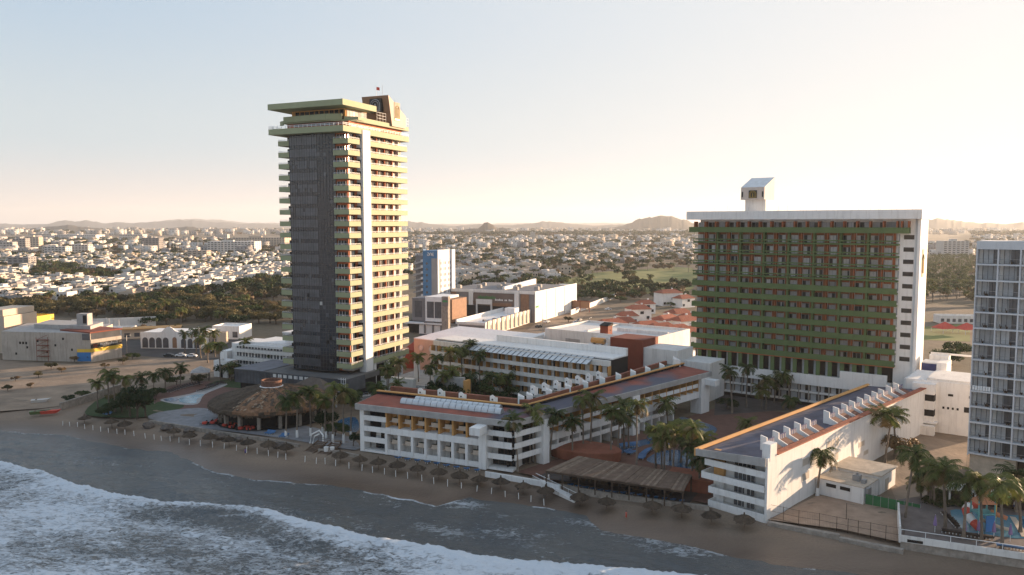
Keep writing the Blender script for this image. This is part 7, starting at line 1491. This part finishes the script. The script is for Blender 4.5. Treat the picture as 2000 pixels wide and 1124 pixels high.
# ---------------------------------------------------------------- people
def person(px, py, shirt, short, rz, lab, z=None, stride=.25):
    p = gp(px, py, 0 if z is None else z); zz = ground_z(p.x, p.y) if z is None else z; p = gp(px, py, zz)
    V = [(0, 0, .93), (0, 0, 1.18), (0, 0, 1.42), (0, .02, 1.52), (0, .03, 1.64), (0, .02, 1.76), (.1, 0, .88), (.11, stride*.5, .5), (.11, stride*.6-.06, .09), (.11, stride*.6+.12, .04), (-.1, 0, .88), (-.11, -stride*.4, .5), (-.11, -stride-.05, .10), (-.11, -stride+.11, .04), (.2, 0, 1.40), (.25, -.08, 1.12), (.25, .04, .90), (.25, .08, .80), (-.2, 0, 1.40), (-.25, .06, 1.12), (-.24, .18, .92), (-.24, .22, .82)]
    Ed = [(0, 1), (1, 2), (2, 3), (3, 4), (4, 5), (0, 6), (6, 7), (7, 8), (8, 9), (0, 10), (10, 11), (11, 12), (12, 13), (2, 14), (14, 15), (15, 16), (16, 17), (2, 18), (18, 19), (19, 20), (20, 21)]
    rad = [.13, .125, .13, .055, .09, .075, .09, .06, .04, .03, .09, .06, .04, .03, .06, .043, .03, .035, .06, .043, .03, .035]
    t_ = thing('person', lab, 'person', p, rz); me = bpy.data.meshes.new('body'); me.from_pydata(V, Ed, []); o = bpy.data.objects.new('body', me); col.objects.link(o); o.parent = t_
    m = o.modifiers.new('skin', 'SKIN')
    if me.skin_vertices:
        for i, k in enumerate(rad): me.skin_vertices[0].data[i].radius = (k, k*.85)
        me.skin_vertices[0].data[0].use_root = True
    o.modifiers.new('sub', 'SUBSURF').render_levels = 1; me.materials.append(skin)
    MB().tube([(0, 0, .95), (0, 0, 1.2), (0, 0, 1.44), (0, .01, 1.5)], [.165, .17, .19, .08], 10).build('shirt', [shirt], t_)
    q = MB().tube([(0, 0, 1.0), (0, 0, .84)], [.165, .18], 10); q.tube([(.1, 0, .88), (.11, stride*.4, .55)], [.11, .09], 8); q.tube([(-.1, 0, .88), (-.11, -stride*.33, .55)], [.11, .09], 8); q.build('shorts', [short], t_); q = MB(); q.lathe([(.1, 1.66), (.105, 1.74), (.07, 1.83), (.01, 1.86)], 8, (0, .015)); q.build('hair', [blackm], t_)
mat('purple_shirt', (.14, .09, .30), .8, .1); mat('teal_shirt', (.05, .22, .20), .8, .1)
person(479, 890, MAT['purple_shirt'], navy, 1.2, 'person in a purple shirt walking on the wet sand')
person(1223, 1016, redc, redc, 1.4, 'person in red walking near the waterline')
person(1012, 962, MAT['teal_shirt'], blackm, .3, 'person in dark teal standing under an umbrella')
person(1072, 941, white, white2, 2.0, 'person in white by the ramp handrail', .6)
person(665, 874, blackm, blackm, .5, 'person in black standing behind an umbrella', 0.1)
person(1981, 996, white, navy, .2, 'person in white on the playground terrace', tz)
person(1195, 873, white, bluep, .9, 'person in a white shirt by the pool arm', .1)
# dinghies and gear on the sand at far left
for px, py, m_, lb in ((78, 786, house_w, 'white upturned dinghy on the sand at far left'), (97, 808, redc, 'red dinghy on the sand by rubble'), (76, 809, green_d, 'green dinghy left of the red one')):
    p = gp(px, py); t_ = thing('dinghy', lb, 'boat', p, .4); q = MB(); q.hexa([(-2.2, -.5, 0), (1.6, -.5, 0), (1.6, .5, 0), (-2.2, .5, 0)], [(-2.4, -.9, .9), (1.8, -.85, .9), (1.8, .85, .9), (-2.4, .9, .9)], 0); q.hexa([(1.61, -.5, 0), (2.4, -.1, .4), (2.4, .1, .4), (1.61, .5, 0)], [(1.81, -.85, .9), (3.0, -.1, 1.1), (3.0, .1, 1.1), (1.81, .85, .9)], 0); q.build('hull', [m_], t_); MB().box(-1.2, -.8, -.84, .84, .91, 1.0).build('seat', [wood], t_)
# ---------------------------------------------------------------- labels: number the look-alikes from left to right
bpy.context.view_layer.update()
ORD = ['first', 'second', 'third', 'fourth', 'fifth', 'sixth', 'seventh', 'eighth', 'ninth', 'tenth', 'eleventh', 'twelfth']
def nth(i):
    if i < 12: return ORD[i]
    n = i+1; return f"{n}{'th' if 10 <= n % 100 <= 20 else {1: 'st', 2: 'nd', 3: 'rd'}.get(n % 10, 'th')}"
by = {}
for o in THINGS:
    if o.get('label') and o.get('kind') != 'stuff': by.setdefault(o['label'], []).append(o)
for lb, os_ in by.items():
    if len(os_) < 2: continue
    os_.sort(key=lambda o: proj(o.location)[0])
    for i, o in enumerate(os_): o['label'] = f"{lb}, {nth(i)} from the left" if i < len(os_)-1 else f"{lb}, rightmost one"
    if not os_[0].get('group'):
        for o in os_: o['group'] = lb
